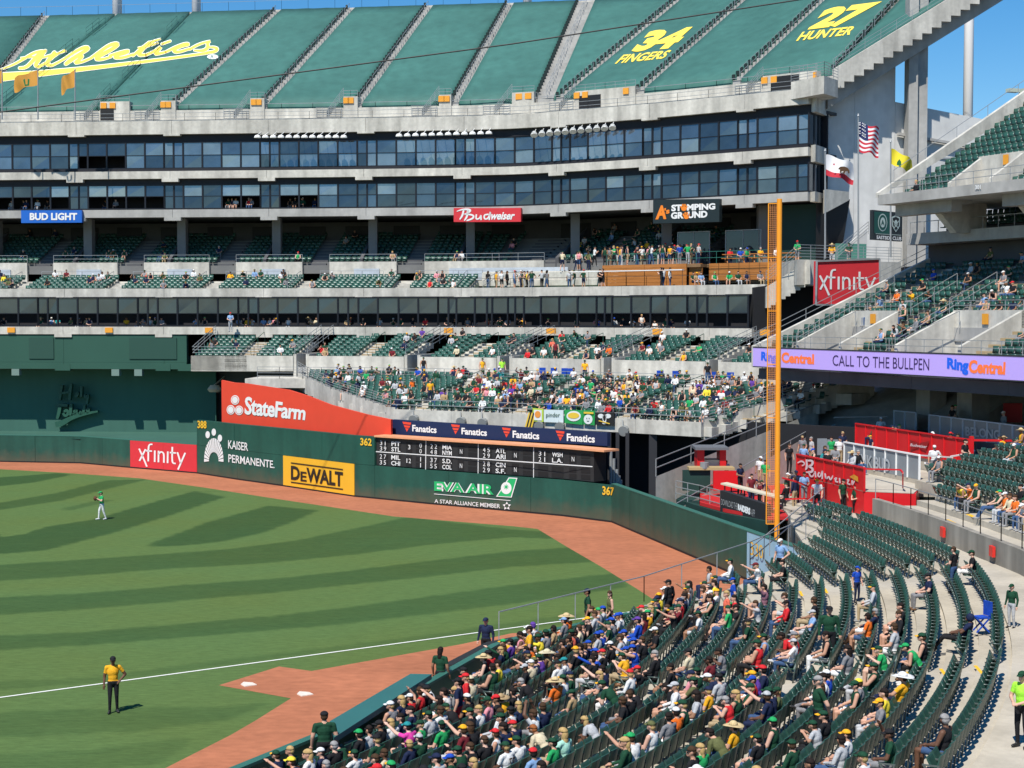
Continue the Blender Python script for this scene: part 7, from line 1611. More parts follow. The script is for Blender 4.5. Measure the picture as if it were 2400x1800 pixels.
SEATPOSES = ['sit_lap']*4+['sit_left', 'sit_right', 'sit_fwd', 'sit_fwd', 'sit_back', 'sit_arm', 'sit_phone', 'sit_cross', 'sit_eat']+['sit_lap', 'sit_left', 'sit_right', 'sit_left']*3+['sit_point']
people = []       # dicts
for ln in SPECTATORS.replace('\n', ';').split(';'):
    a = ln.split(); i = take(int(a[0]), int(a[1]))
    if i is None: continue
    c = a[4].replace('-', ' ').split('/'); ps = rp_.choice(SEATPOSES)
    if a[0] in ('1797', '1241'): ps = 'sit_up'
    if a[0] in ('1769', '1481'): ps = 'sit_point'
    if a[0] in ('2258', '2044', '1723'): ps = 'sit_back'
    if a[0] in ('2074',): ps = 'sit_arm'
    taken[i] = 1; people.append(dict(seat=('n', i), shirt=a[2].replace('-', ' '), head=a[3], hc=c[0], hc2=c[1] if len(c) > 1 else None, pose=ps, key=1))
cols = [('dark green', 20), ('black', 24), ('white', 18), ('grey', 12), ('light grey', 8), ('gold', 4), ('navy', 13), ('red', 3), ('green', 3), ('blue', 2), ('light blue', 3), ('orange', 1), ('yellow', 1), ('pink', 2), ('maroon', 2), ('tan', 3), ('cream', 2), ('purple', 2), ('olive', 2), ('coral', 1), ('teal', 1)]
cn = [c for c, w_ in cols for _ in range(w_)]
heads = [('cap', 'dark green', 'gold')]*7+[('cap', 'dark green', None)]*7+[('cap', 'black', None)]*5+[('cap', 'white', None)]*5+[('cap', 'gold', None)]*2+[('cap', 'red', None)]*2+[('cap', 'navy', None)]*3+[('cap', 'green', 'gold')]*3+[('cap', 'light grey', None)]*2+[('cap', 'blue', None)]+[('straw', 'straw', 'brown')]*1+[('short', 'dark', None)]*8+[('short', 'brown hair', None)]*6+[('short', 'grey hair', None)]*3+[('long', 'brown hair', None)]*5+[('long', 'blonde', None)]*4+[('long', 'dark', None)]*4+[('short', 'blonde', None)]
def rnd_look(r, u=0, v=0):
    s = r.choice(cn); h = r.choice(heads)
    if 1370 < u < 1560 and 1400 < v < 1530 and r.random() < .22: s, h = r.choice(['navy', 'light grey', 'blue']), ('cap', 'blue', None)
    return dict(shirt=s, head=h[0], hc=h[1], hc2=h[2], pose=r.choice(SEATPOSES))
dens = [  # display y rows from 1200 step 50; (x0, x1, p)
 (1200, [(1500, 1600, .5), (1600, 1650, .3)]), (1250, [(1380, 1500, .8), (1500, 1600, .7), (1600, 1680, .35), (1700, 2000, .01)]),
 (1300, [(1230, 1550, .82), (1550, 1620, .35), (1620, 1700, .1), (1850, 1930, .06)]), (1350, [(1060, 1430, .82), (1430, 1500, .30), (1500, 1600, .10), (1600, 1750, .05), (1860, 1940, .1)]),
 (1400, [(960, 1330, .85), (1330, 1430, .6), (1430, 1700, .28), (1700, 1900, .2)]), (1450, [(900, 1230, .8), (1230, 1330, .45), (1330, 1700, .72), (1700, 1880, .35)]),
 (1500, [(800, 1130, .75), (1130, 1300, .18), (1300, 1700, .58), (1700, 1860, .3)]), (1550, [(700, 1130, .65), (1130, 1280, .25), (1280, 1460, .35), (1460, 1720, .25), (1720, 1850, .25)]),
 (1600, [(500, 1350, .6), (1350, 1560, .3), (1560, 1700, .4), (1700, 1850, .4), (1850, 2100, .02)]), (1650, [(450, 1400, .65), (1400, 1900, .5), (1900, 2200, .05)]), (1700, [(300, 1900, .5), (1900, 2200, .03)])]
def density(u, v):
    x, y = u/1.085, v/1.085
    for y0, L_ in dens:
        if y0 <= y < y0+50:
            for a, c, p in L_:
                if a <= x < c: return p
    return 0
for i, s in enumerate(NEAR):
    if i in taken: continue
    u, v = NP[i]
    if rp_.random() < density(u, v)*(1.05 if ((s[4]*7+(s[5]//4)*13+s[4]*(s[5]//4)) % 10) < 6 else .12):
        taken[i] = 1; d = rnd_look(rp_, u, v); d.update(seat=('n', i)); people.append(d)
LSP = np.array([npx(s, 1.26) for s in UP2])
ls_taken = {}
for i, s in enumerate(UP2):
    u, v = LSP[i]; p = 0
    if s[4] <= 2 and v > 1150: p = .74
    elif v > 1180 and u > 2200: p = .72
    elif v > 1210: p = .5
    elif v > 1130 and u > 2250: p = .42
    elif 2080 < u < 2200 and v < 1180: p = .35
    else: p = .08
    if rp_.random() < p: ls_taken[i] = 1; d = rnd_look(rp_); 
    if i in ls_taken:
        if rp_.random() < .25 and u > 2230: d['shirt'] = 'orange'
        d.update(seat=('u', i)); people.append(d)
def seatof(d): k, i = d['seat']; return (NEAR if k == 'n' else UP2)[i]
for d in people: s = seatof(d); d['dist'] = math.hypot(s[0], s[1]); d['uv'] = npx(s, 1.26); d['vis'] = -60 < d['uv'][0] < 2440 and d['uv'][1] < 1850
people.sort(key=lambda d: (not d['vis'], d['dist']-(100 if d.get('key') else 0)))
NI = 296-len(NPEOPLE)
HN = {'cap': '{} cap', 'straw': '{} brimmed hat', 'short': 'short {} hair', 'long': 'long {} hair', 'hood': '{} hood up'}
PN = {'sit_lap': 'sitting upright', 'sit_left': 'looking left', 'sit_right': 'looking right', 'sit_fwd': 'leaning forward', 'sit_back': 'leaning back', 'sit_arm': 'one arm raised', 'sit_phone': 'hands together', 'sit_cross': 'legs crossed', 'sit_eat': 'hand at mouth', 'sit_point': 'arm stretched forward', 'sit_up': 'both arms up'}
indiv = people[:NI]; mass = people[NI:]
lab = {}
for d in indiv:
    s = seatof(d); r = rp_; d['pants'] = r.choice(['denim', 'denim', 'denim', 'khaki', 'black', 'black', 'grey', 'navy', 'light grey', 'white']); d['pa'] = r.choice(['long', 'long', 'shorts']); d['sl'] = r.choice(['short', 'short', 'short', 'short', 'long', 'none']); d['skin'] = r.choice([0, 0, 1, 1, 2, 2, 3, 4, 5]); d['sc'] = r.uniform(.93, 1.05)
    hcn = d['hc'].replace(' hair', '').strip(); hcn = 'straw' if d['head'] == 'straw' else hcn
    hn = HN[d['head']].format(hcn)
    if d.get('hc2') and d['head'] == 'cap': hn = hn.replace(' cap', ' cap with '+d['hc2']+' peak')
    row = (ORD[s[4]] if d['seat'][0] == 'n' else ORD[s[4]])
    wh = 'row from the field wall' if d['seat'][0] == 'n' else 'row above the curved wall'
    kind_s = {'short': 'shirt', 'long': 'long sleeved top', 'none': 'sleeveless top'}[d['sl']]
    l1 = 'person in %s %s, %s, %s in the %s %s' % (d['shirt'], kind_s, hn, PN[d['pose']], row, wh)
    if len(l1.split()) > 16: l1 = 'person in %s %s, %s, %s %s' % (d['shirt'], kind_s, hn, row, wh)
    if len(l1.split()) > 16: l1 = 'person in %s top, %s, %s %s' % (d['shirt'], hn, row, wh)
    if l1 in lab:
        for alt in ('%s legwear' % d['pants'], 'nearer the camera', 'further along', 'in the middle of the row'):
            l2 = 'person in %s top, %s, %s, %s %s' % (d['shirt'], hn, alt, row, wh)
            if l2 not in lab: l1 = l2; break
    lab[l1] = 1; s = seatof(d)
    a = s[3]+r.uniform(-.3, .3)
    person(s[0], s[1], s[2], a, d['pose'], d['shirt'], d['head'], d['hc'], d['pants'], d['sl'], d['pa'], d['skin'], d['sc'], ' '.join(l1.split()[:16]), d.get('hc2'), 'spectators in the near rows')
# ---- numbers on two jerseys
for o in NPEOPLE:
    pass
# ------------------------------------------------------------------ joined crowds and joined seats
SEATK = {'n': NEAR, 'u': UP2}
def lowtpl(pose):
    me, zn = PM[pose][2], PM[pose][3]; V_ = np.zeros(len(me.vertices)*3); me.vertices.foreach_get('co', V_); V_ = V_.reshape(-1, 3)
    me.calc_loop_triangles(); T_ = np.zeros(len(me.loop_triangles)*3, int); me.loop_triangles.foreach_get('vertices', T_); T_ = T_.reshape(-1, 3)
    pi = np.zeros(len(me.loop_triangles), int); me.loop_triangles.foreach_get('polygon_index', pi)
    return V_, T_, pi, zn
TPL = {k: lowtpl(k) for k in PM}
def hwtpl(k):
    me = HW[k][0]; V_ = np.array([v.co[:] for v in me.vertices]); me.calc_loop_triangles(); T_ = np.array([t.vertices[:] for t in me.loop_triangles]); mi = np.array([t.material_index for t in me.loop_triangles]); return V_, T_, mi
HT = {k: hwtpl(k) for k in HW}
class Mass:
    def __init__(s): s.V = []; s.T = []; s.C = []; s.n = 0
    def add(s, V, T, C): s.V.append(V); s.T.append(T+s.n); s.C.append(C); s.n += len(V)
    def build(s, name, m, smooth=True):
        V = np.concatenate(s.V); T = np.concatenate(s.T); C = np.concatenate(s.C); me = bpy.data.meshes.new(name)
        me.vertices.add(len(V)); me.vertices.foreach_set('co', V.astype(np.float32).ravel()); me.loops.add(len(T)*3); me.loops.foreach_set('vertex_index', T.ravel().astype(np.int32))
        me.polygons.add(len(T)); me.polygons.foreach_set('loop_start', np.arange(0, len(T)*3, 3, dtype=np.int32)); me.polygons.foreach_set('loop_total', np.full(len(T), 3, np.int32)); me.update(calc_edges=True)
        if smooth: me.polygons.foreach_set('use_smooth', np.ones(len(T), bool))
        at = me.attributes.new('col', 'FLOAT_COLOR', 'FACE'); at.data.foreach_set('color', np.concatenate([C, np.ones((len(C), 1))], 1).astype(np.float32).ravel())
        me.materials.append(m); o = bpy.data.objects.new(name, me); COL.objects.link(o); return o
colm = mat('cloth_mixed', (.5, .5, .5), .85, spec=.2); an = colm.node_tree.nodes.new('ShaderNodeAttribute'); an.attribute_name = 'col'; colm.node_tree.links.new(an.outputs['Color'], colm.node_tree.nodes['Principled BSDF'].inputs['Base Color'])
def place(V, x, y, z, a, sc=1.0): ca, sa = math.cos(a)*sc, math.sin(a)*sc; return np.stack([V[:, 0]*ca-V[:, 1]*sa+x, V[:, 0]*sa+V[:, 1]*ca+y, V[:, 2]*sc+z], 1)
def mass_person(M, x, y, z, a, d, r):
    V, T, pi, zn = TPL[d['pose']]; sl = r.choice(['short', 'short', 'long', 'none']); pa = r.choice(['long', 'long', 'shorts']); zz = zn[(sl, pa)][pi]
    sk = SKN[r.choice([0, 0, 1, 1, 2, 3, 5])]; pc = CLR[r.choice(['denim', 'denim', 'black', 'khaki', 'grey', 'navy', 'light grey'])]
    cc_ = np.array([sk, CLR[d['shirt']], pc, (.3, .3, .3)]); M.add(place(V, x, y, z, a), T, cc_[np.minimum(zz, 3)])
    H, yaw = PM[d['pose']][4], PM[d['pose']][5]; V2, T2, mi = HT[d['head']]; V2 = place(V2, H[0], H[1], H[2], yaw); c2 = np.array([CLR[d['hc']], CLR[d.get('hc2') or d['hc']]])
    M.add(place(V2, x, y, z, a), T2, c2[mi])
rm = random.Random(5); CR = Mass()
for d in mass: s = seatof(d); mass_person(CR, s[0], s[1], s[2], s[3]+rm.uniform(-.3, .3), d, rm)
# far seats: who sits where
def fdens(zone, u, v):
    if zone == 'far_low':
        if u < 930: return .22 if v < 920 else .30
        if u < 1060: return .36 if v > 900 else .2
        if u < 1240: return .48 if v > 890 else .32
        if u < 1500: return .60 if v > 880 else .40
        if u < 1720: return .36
        return .3
    if zone == 'far_up':
        if v > 822 and 860 < u < 930: return .8
        return .05 if u < 1150 else .12
    if zone == 'deck_front': return (.16 if u < 330 else .08) if v > 640 else .13
    if zone == 'deck_back': return (.08 if v > 585 else .02) if u < 1200 else .12
    if zone == 'mezz': return .135
    if zone == 'topright': return .008
    return .0
occ = []; farS = []
for (x, y, z, a, zone) in SEATS:
    u, v = proj((x, y, z+1.2))
    if u < -40 or u > 2450: continue
    o_ = rm.random() < fdens(zone, u, v)
    if o_: d = rnd_look(rm); mass_person(CR, x, y, z, a+rm.uniform(-.3, .3), d, rm)
    farS.append((x, y, z, a, o_, zone))
# standing and strolling visitors on the far decks
def far_stand(path, t, d, z, n, look=None):
    for i in range(n):
        tt_ = t+rm.uniform(-1, 1)*.9*n*.25; dd_ = d+rm.uniform(-1.3, 1.3); p = offp(path, tt_, dd_); dl = look or rnd_look(rm); dl = dict(dl); dl['pose'] = rm.choice(['stand', 'stand_turn', 'stand_front', 'stand_hip', 'stand_glove']); mass_person(CR, p[0], p[1], z, rm.uniform(-3, 3), dl, rm)
far_stand(B2, B2.at_u(1460), 4.2, 16.95, 24); far_stand(B2, B2.at_u(1540), 4.0, 16.95, 5); far_stand(B2, B2.at_u(1230), 2.5, 14.95, 9); far_stand(B2, B2.at_u(1330), 3.0, 14.95, 9); far_stand(B2, B2.at_u(1270), 5.8, 16.7, 5); far_stand(B2, B2.at_u(1160), 2.5, 14.95, 8)
for u, n in ((1415, 1), (1543, 2), (1550, 1)): far_stand(B2, B2.at_u(u), .7, 14.9, n, dict(shirt='white' if u == 1543 else 'black', head='short', hc='dark'))
for u, c in ((1650, 'green'), (1684, 'green'), (1705, 'dark green'), (1725, 'navy'), (1757, 'grey'), (1618, 'light blue'), (1600, 'dark green'), (1608, 'tan')):
    p = offp(B2, B2.at_u(u), 1.6); dl = rnd_look(rm); dl['shirt'] = c; dl['pose'] = 'sit_lap'; mass_person(CR, p[0], p[1], 14.95, rm.uniform(2.6, 3.6), dl, rm)
for u, c in ((1650, 'red'), (1675, 'blue'), (1690, 'green'), (1722, 'gold'), (1760, 'white')):
    p = offp(B2, B2.at_u(u), 4.0); dl = rnd_look(rm); dl['shirt'] = c; dl['pose'] = 'stand_front'; mass_person(CR, p[0], p[1], 16.5, rm.uniform(2.6, 3.6), dl, rm)
for u, v, Y, c in ((1869, 565, 117, 'green'), (1950, 572, 119, 'gold'), (1990, 570, 119.5, 'dark green'), (1504, 738, 127.6, 'white'), (1535, 752, 127.4, 'white'), (540, 733, 134.9, 'light blue')):
    p = W(u, v, Y); dl = rnd_look(rm); dl['shirt'] = c; dl['pose'] = 'stand_front'; mass_person(CR, p[0], Y, p[2]-1.7, 3.0+rm.uniform(-.5, .5), dl, rm)
for i in range(70):       # guests leaning at the lowest window band
    t = rm.uniform(FACE.at_u(-20), FACE.at_u(1740)); p = offp(FACE, t, OA+1.5+rm.random()*1.2); dl = rnd_look(rm); dl['pose'] = rm.choice(['sit_lap', 'sit_phone', 'sit_left']); mass_person(CR, p[0], p[1], 11.25, 3.1+rm.uniform(-.5, .5), dl, rm)
for i in range(22):
    u = rm.choice([rm.uniform(10, 160), rm.uniform(210, 380), rm.uniform(520, 600), rm.uniform(660, 740)]); t = FACE.at_u(u); p = offp(FACE, t, 1.0+rm.random()); dl = rnd_look(rm); dl['pose'] = 'sit_lap'; mass_person(CR, p[0], p[1], 22.5, 3.1, dl, rm)
for u, v, Y, c in ((862, 822, 121.5, 'gold'), (1100, 0, 0, 'gold')):
    if Y: pass
for u, dd_, c in ((1152, -1.5, 'gold'), (1395, -1.5, 'gold'), (1195, -1.2, 'lime'), (1004, -1.0, 'black'), (1683, -1.5, 'black'), (1292, .6, 'maroon')):
    p = offp(UP, UP.at_u(u), dd_); dl = dict(shirt=c, head='cap', hc='dark green', pose='stand'); mass_person(CR, p[0], p[1], 7.62 if dd_ < 0 else 9, rm.uniform(2.4, 3.8), dl, rm)
for u, dd_, c in ((955, 3.4, 'gold'), (1352, 6.5, 'cream'), (1288, 5, 'green')):
    p = offp(S1, S1.at_u(u), dd_); dl = dict(shirt=c, head='short', hc='dark', pose='stand'); mass_person(CR, p[0], p[1], 5.75+.135*int(dd_/.82), rm.uniform(2.4, 3.8), dl, rm)
for i in range(9):
    u = rm.uniform(1870, 1960); p = W(u, 1050, 84); dl = rnd_look(rm); dl['pose'] = 'sit_lap'; mass_person(CR, p[0]+rm.uniform(0, 1.5), p[1]+rm.uniform(-2, 3), 4.13, rm.uniform(0, 6), dl, rm)
for i in range(8):
    u = rm.uniform(1740, 1860); p = W(u, 1140, 80.5); dl = rnd_look(rm); dl['pose'] = rm.choice(['sit_lap', 'stand', 'sit_fwd']); mass_person(CR, p[0], p[1]+rm.uniform(-1.5, 3), 2.6, rm.uniform(0, 6), dl, rm)
for i in range(10):
    s = rm.uniform(8, 22); p = cp(s, rm.uniform(-.8, 1.8)); dl = rnd_look(rm); dl['pose'] = 'sit_lap'; mass_person(CR, p[0], p[1], 5.1, rm.uniform(0, 6), dl, rm)
for i in range(14):
    s = rm.uniform(12, 30); p = cp(s, rm.uniform(4, 7)); dl = rnd_look(rm); dl['pose'] = 'stand_front'; mass_person(CR, p[0], p[1], 5.7, rm.uniform(0, 6), dl, rm)
tag(CR.build('crowd', colm), 'dense crowd of spectators filling the far and upper stands', 'crowd', kind='stuff')
# seats: the 300 that show largest are things, the rest one joined field
allS = []
for i, s in enumerate(NEAR):
    u, v = NP[i]
    if -80 < u < 2480 and v < 1960: allS.append((math.hypot(s[0], s[1]), 'n', i, s))
for i, s in enumerate(UP2):
    if LSP[i][0] < 2480: allS.append((math.hypot(s[0], s[1]), 'u', i, s))
allS.sort(key=lambda q: q[0]); visS = [q for q in allS if (NP if q[1] == 'n' else LSP)[q[2]][1] < 1850]
first = set((q[1], q[2]) for q in visS[:298])
rowc = {}
for q in visS[:298]: rowc.setdefault((q[1], q[3][4]), []).append(q[2])
def seat_thing(s, occd, label, grp):
    r = bpy.data.objects.new('stadium_chair', None); COL.objects.link(r); r.location = s[:3]; r.rotation_euler = (0, 0, s[3]); r.empty_display_size = .2; tag(r, label, 'chair', grp)
    for nm, me in (('backrest', BK), ('seat_pan', PD if occd else PU), ('armrest', FR)): c = bpy.data.objects.new(nm, me); COL.objects.link(c); c.parent = r
def tritpl(mb):
    V = np.array(mb.v); T = []
    for f in mb.f:
        for i in range(1, len(f)-1): T.append((f[0], f[i], f[i+1]))
    return V, np.array(T)
tb_, tu_, td_, tf_ = tritpl(bkM), tritpl(puM), tritpl(pdM), tritpl(frM)
gcol = np.array([.026, .084, .062]); SM = Mass()
def mass_seat(M, x, y, z, a, occd, r, full=True, tint=1.0):
    g_ = gcol*tint*r.uniform(.85, 1.15)
    for (V, T), c in ((tb_, g_), (td_ if occd else tu_, g_*.85), (tf_, np.array([.06, .09, .08]))): M.add(place(V, x, y, z, a), T, np.tile(c, (len(T), 1)))
for q in allS:
    occd = (q[2] in taken) if q[1] == 'n' else (q[2] in ls_taken); s = q[3]
    if (q[1], q[2]) in first:
        row = ORD[s[4]]; wh = 'row from the field wall' if q[1] == 'n' else 'row above the curved wall'; st = 'occupied, seat folded down' if occd else 'empty, seat folded up'
        n_ = rowc[(q[1], s[4])].index(q[2]); seat_thing(s, occd, '%s green seat, %s from near end of %s %s' % ('occupied' if occd else 'empty', ordn(n_), row, wh), 'folding seats in the nearest rows')
    else: mass_seat(SM, s[0], s[1], s[2], s[3], occd, rm)
# simple far seats
fs = MB(); 
V_ = []; 
for i in range(4):
    a = -1+2*i/3; V_ += [(a*.22, -.18+.03*a*a, .42), (a*.22, -.24+.03*a*a, .82), (a*.22, -.28+.03*a*a, .80), (a*.22, -.22+.03*a*a, .42)]
fs.add(V_, [(i*4+j, i*4+(j+1) % 4, (i+1)*4+(j+1) % 4, (i+1)*4+j) for i in range(3) for j in range(4)]+[(0, 1, 2, 3)[::-1], (12, 13, 14, 15)])
fp_ = MB(); fp_.hexa([(-.2, -.15, .37), (.2, -.15, .37), (.2, .2, .37), (-.2, .2, .37), (-.19, -.15, .41), (.19, -.15, .41), (.17, .2, .43), (-.17, .2, .43)])
tfs, tfp = tritpl(fs), tritpl(fp_); FSM = Mass()
for x, y, z, a, o_, zone in farS:
    g_ = gcol*rm.uniform(.8, 1.2); FSM.add(place(tfs[0], x, y, z, a), tfs[1], np.tile(g_, (len(tfs[1]), 1)))
    FSM.add(place(tfp[0], x, y, z, a), tfp[1], np.tile(g_*1.15, (len(tfp[1]), 1)))
SM.V += FSM.V; SM.T += [t+SM.n for t in FSM.T]; SM.C += FSM.C
plm = mat('seat_plastic_mixed', (.02, .08, .05), .33, spec=.6); an = plm.node_tree.nodes.new('ShaderNodeAttribute'); an.attribute_name = 'col'; plm.node_tree.links.new(an.outputs['Color'], plm.node_tree.nodes['Principled BSDF'].inputs['Base Color'])
tag(SM.build('stadium_seats', plm, smooth=False), 'rows of dark green folding seats in the far and upper stands', 'seats', kind='stuff')
# ------------------------------------------------------------------ flags, banners, cable, small things
def flag(name, label, u0, vtop, vbot, Y, fu0, fu1, fv0, fv1, m, grp, droop=.3, dirn=1, poleonly=False):
    p = W(u0, vtop, Y); q = W(u0, vbot, Y); th = thing(name, label, 'flag', q, grp)
    b = MB(); b.tube(q, p, .07, .045, 8); b.tube(p, (p[0], p[1], p[2]+.18), .09, .03, 8); b.build('flag_pole', steel, th)
    A_ = W(fu0, fv0, Y); B_ = W(fu1, fv1, Y); w, h = B_[0]-A_[0], A_[2]-B_[2]; n, k = 14, 8; V_ = []; 
    for i in range(n+1):
        for j in range(k+1):
            s, t = i/n, j/k; V_.append((A_[0]+w*s*(.92+.05*math.sin(3*t)), Y+.28*math.sin(s*7+t*1.6)*(.3+s), A_[2]-h*(1-droop)*t-h*droop*(s**1.2)+.06*math.sin(s*9+t*3)))
    b = MB(); mi = []
    F_ = [(i*(k+1)+j, (i+1)*(k+1)+j, (i+1)*(k+1)+j+1, i*(k+1)+j+1) for i in range(n) for j in range(k)]
    b.add(V_, F_); return th, b, n, k, F_
def fbuild(th, b, mats, idx, name='flag_cloth'): b.m = idx; return b.build(name, mats, th, True)
fr_, fwh, fbl = mat('flag_red', (.55, .03, .05), .8), mat('flag_white', (.78, .78, .78), .8), mat('flag_blue', (.015, .025, .11), .8)
th, b, n, k, F_ = flag('national_flag', 'red and white striped flag with a blue corner on the tallest pole', 2011.6, 272, 610, 112, 2013, 2061, 286, 368, None, 'flags on poles by the end wall', .25)
idx = []
for i in range(n):
    for j in range(k): idx.append(2 if (i < n*.42 and j < k*.55) else 0)
# finer stripes for this one
b.v = []; b.f = []; b.m = []; b.n = 0; A_ = W(2013, 286, 112); B_ = W(2061, 368, 112); w, h = B_[0]-A_[0], A_[2]-B_[2]; n, k = 16, 26
V_ = [(A_[0]+w*(i/n), 112+.28*math.sin(i/n*7+j/k*1.6)*(.3+i/n), A_[2]-h*.82*(j/k)-h*.18*(i/n)+.09*math.sin(i/n*9+j/k*3)) for i in range(n+1) for j in range(k+1)]
b.add(V_, [(i*(k+1)+j, (i+1)*(k+1)+j, (i+1)*(k+1)+j+1, i*(k+1)+j+1) for i in range(n) for j in range(k)])
fbuild(th, b, [fr_, fwh, fbl], [2 if (i < n*.42 and j < 14) else (0 if (j//2) % 2 == 0 else 1) for i in range(n) for j in range(k)])
b = MB()
for r_ in range(5):
    for c in range(5): i_, j_ = .4+c*1.3, 1.2+r_*2.6; q = V_[int(i_)*(k+1)+int(j_)]; b.add([(q[0]+.07*math.cos(t)*(1 if m_ % 2 == 0 else .4), q[1]-.05, q[2]+.07*math.sin(t)*(1 if m_ % 2 == 0 else .4)) for m_, t in enumerate(np.linspace(0, 2*math.pi, 11)[:-1])], [tuple(range(10))])
tag(b.build('star_print', fwh, th), kind='stuff')
th, b, n, k, F_ = flag('state_flag', 'white flag with a brown bear, red star and red lower stripe on the left pole', 1934, 354, 606, 108, 1936, 2006, 362, 432, None, 'flags on poles by the end wall', .32)
fbuild(th, b, [fwh, fr_], [1 if j >= k-2+(0 if True else 0) else 0 for i in range(n) for j in range(k)])
hfl = lambda u, v: W(u, v, 107.55); br = mat('bear_brown', (.09, .045, .02), .8)
shape_on([xx(Dz, [(608, 1455), (625, 1440), (660, 1438), (690, 1450), (705, 1475), (705, 1498), (692, 1500), (688, 1480), (668, 1482), (662, 1500), (650, 1500), (652, 1478), (638, 1480), (630, 1495), (620, 1492), (622, 1465), (610, 1465)])], hfl, br, th, 'bear_print')
shape_on([xx(Dz, [(570+14*math.cos(t)*(1 if m_ % 2 == 0 else .4), 1420+14*math.sin(t)*(1 if m_ % 2 == 0 else .4)) for m_, t in enumerate(np.linspace(0, 2*math.pi, 11)[:-1])])], hfl, fr_, th, 'star_print')
th, b, n, k, F_ = flag('team_flag', 'yellow flag with a small green elephant shape on the right pole', 2087.5, 333, 603, 108, 2089, 2143, 348, 412, None, 'flags on poles by the end wall', .45)
fbuild(th, b, mat('flag_yellow', (.75, .62, .03), .8), [0]*(n*k)); shape_on([xx(Dz, [(1115, 1400), (1135, 1375), (1150, 1395), (1152, 1430), (1138, 1450), (1130, 1430), (1112, 1425)])], hfl, CLR and mat('flag_print_green', (.02, .16, .05), .8), th, 'elephant_print')
for i, (pu, f0, f1, v0, v1, lb_) in enumerate(((5, -22, 6, 165, 212, 'small orange flag cut off by the left frame edge'), (89, 28, 89, 165, 222, 'small orange flag blowing wide, second from the left edge'), (176, 140, 175, 165, 228, 'small orange flag hanging folded, third from the left edge'))):
    th, b, n, k, F_ = flag('pennant_flag', lb_, pu, 165, 280, 141.5, f1, f0, v0, v1-6, None, 'orange flags on the top fascia', .35)
    fbuild(th, b, mat('flag_orange', (.62, .30, .05), .8), [0]*(n*k))
    if i == 1: shape_on([xx(Az, [(200, 690), (215, 680), (222, 730), (238, 728), (240, 680), (255, 685), (252, 740), (215, 745)])], lambda u, v: W(u, v, 140.9), mat('flag_print_green', (.02, .16, .05), .8), th, 'print')
cb = MB(); pA, pB, pC = W(-40, 268, 95), W(1200, 103, 95), W(1960, -14, 95); cb.tube(pA, pB, .045, n=6); cb.tube(pB, pC, .045, n=6)
tag(cb.build('cable', mat('cable_black', (.03, .03, .03), .6)), 'thin dark cable strung across in front of the tarped top deck', 'cable')
# cloth banners over the lower tier rail
SB = Path([offp(S1, t, -.55) for t in Tn(S1, S1.S[1], S1.S[5], 2)]); hsb = lambda dd: (lambda u, v: hit(SB, u, v, dd))
def banner(label, f, P, m, shapes):
    r = thing('cloth_banner', label, 'banner', hit(SB, *f(*P[3])), 'cloth banners on the lower tier rail'); b = MB(); Q_ = [hit(SB, *f(*p)) for p in P]; b.add(Q_+[(q[0]+.03, q[1]+.05, q[2]) for q in Q_], [(0, 1, 2, 3), (7, 6, 5, 4), (0, 4, 5, 1), (1, 5, 6, 2), (2, 6, 7, 3), (3, 7, 4, 0)]); b.build('banner_cloth', m, r)
    for j, (pp, mm) in enumerate(shapes): shape_on([xx(f, p) for p in pp], hsb(.03+.02*j), mm, r, 'banner_print')
    return r
gk = mat('banner_green', (.02, .30, .07), .8); gd = mat('banner_dark_green', (.01, .07, .04), .8); pw = mat('banner_white', (.7, .72, .7), .8); by_ = mat('banner_yellow', (.75, .5, .05), .8)
banner('pale banner with yellow border and an orange blob, leftmost of the rail banners', F3z, [(1468, 760), (1562, 770), (1562, 880), (1470, 875)], mat('banner_lime', (.45, .60, .06), .8), [([[(1482, 775), (1550, 780), (1550, 868), (1484, 864)]], pw), ([circle_poly((1516, 815), 26, 30, 14)], mat('banner_orange', (.75, .28, .05), .8))])
r = banner('pale grey banner lettered pinder between a white and a green banner', F3z, [(1566, 775), (1734, 780), (1734, 888), (1566, 882)], mat('banner_pale', (.60, .68, .68), .8), []); text_on('pinder', C4(F3z, (1588, 800), (1708, 800), (1706, 850), (1586, 850)), hsb(.04), gd, r)
banner('bright green banner with a white oval and gold shape', F3z, [(1742, 775), (1905, 780), (1900, 905), (1745, 890)], gk, [([circle_poly((1825, 830), 62, 45, 20)], pw), ([circle_poly((1825, 825), 50, 26, 16)], by_)])
banner('green banner with gold top line and a white disc face', F3z, [(1906, 778), (2006, 785), (2004, 910), (1906, 900)], gk, [([circle_poly((1950, 858), 38, 42, 20)], pw), ([circle_poly((1940, 850), 4, 6, 8), circle_poly((1960, 850), 4, 6, 8), [(1935, 870), (1965, 870), (1950, 878)]], gd), ([[(1915, 792), (1998, 796), (1998, 812), (1915, 808)]], by_)])
banner('black banner with a white elephant head emblem, rightmost on the rail', F3z, [(2012, 798), (2172, 798), (2170, 912), (2012, 905)], mat('banner_black', (.015, .015, .015), .8), [([circle_poly((2060, 830), 26, 20, 12), circle_poly((2122, 830), 26, 20, 12), [(2070, 820), (2112, 820), (2105, 880), (2112, 895), (2090, 900), (2072, 895), (2078, 880)]], pw), ([circle_poly((2092, 845), 12, 26, 12)], mat('banner_black', (.015, .015, .015), .8)), ([[(2040, 872), (2050, 866), (2142, 892), (2138, 900)]], by_)])
r = thing('cloth_banner', 'yellow and black striped cloth hanging loose left of the banners', 'banner', hit(SB, 1230, 1000), 'cloth banners on the lower tier rail')
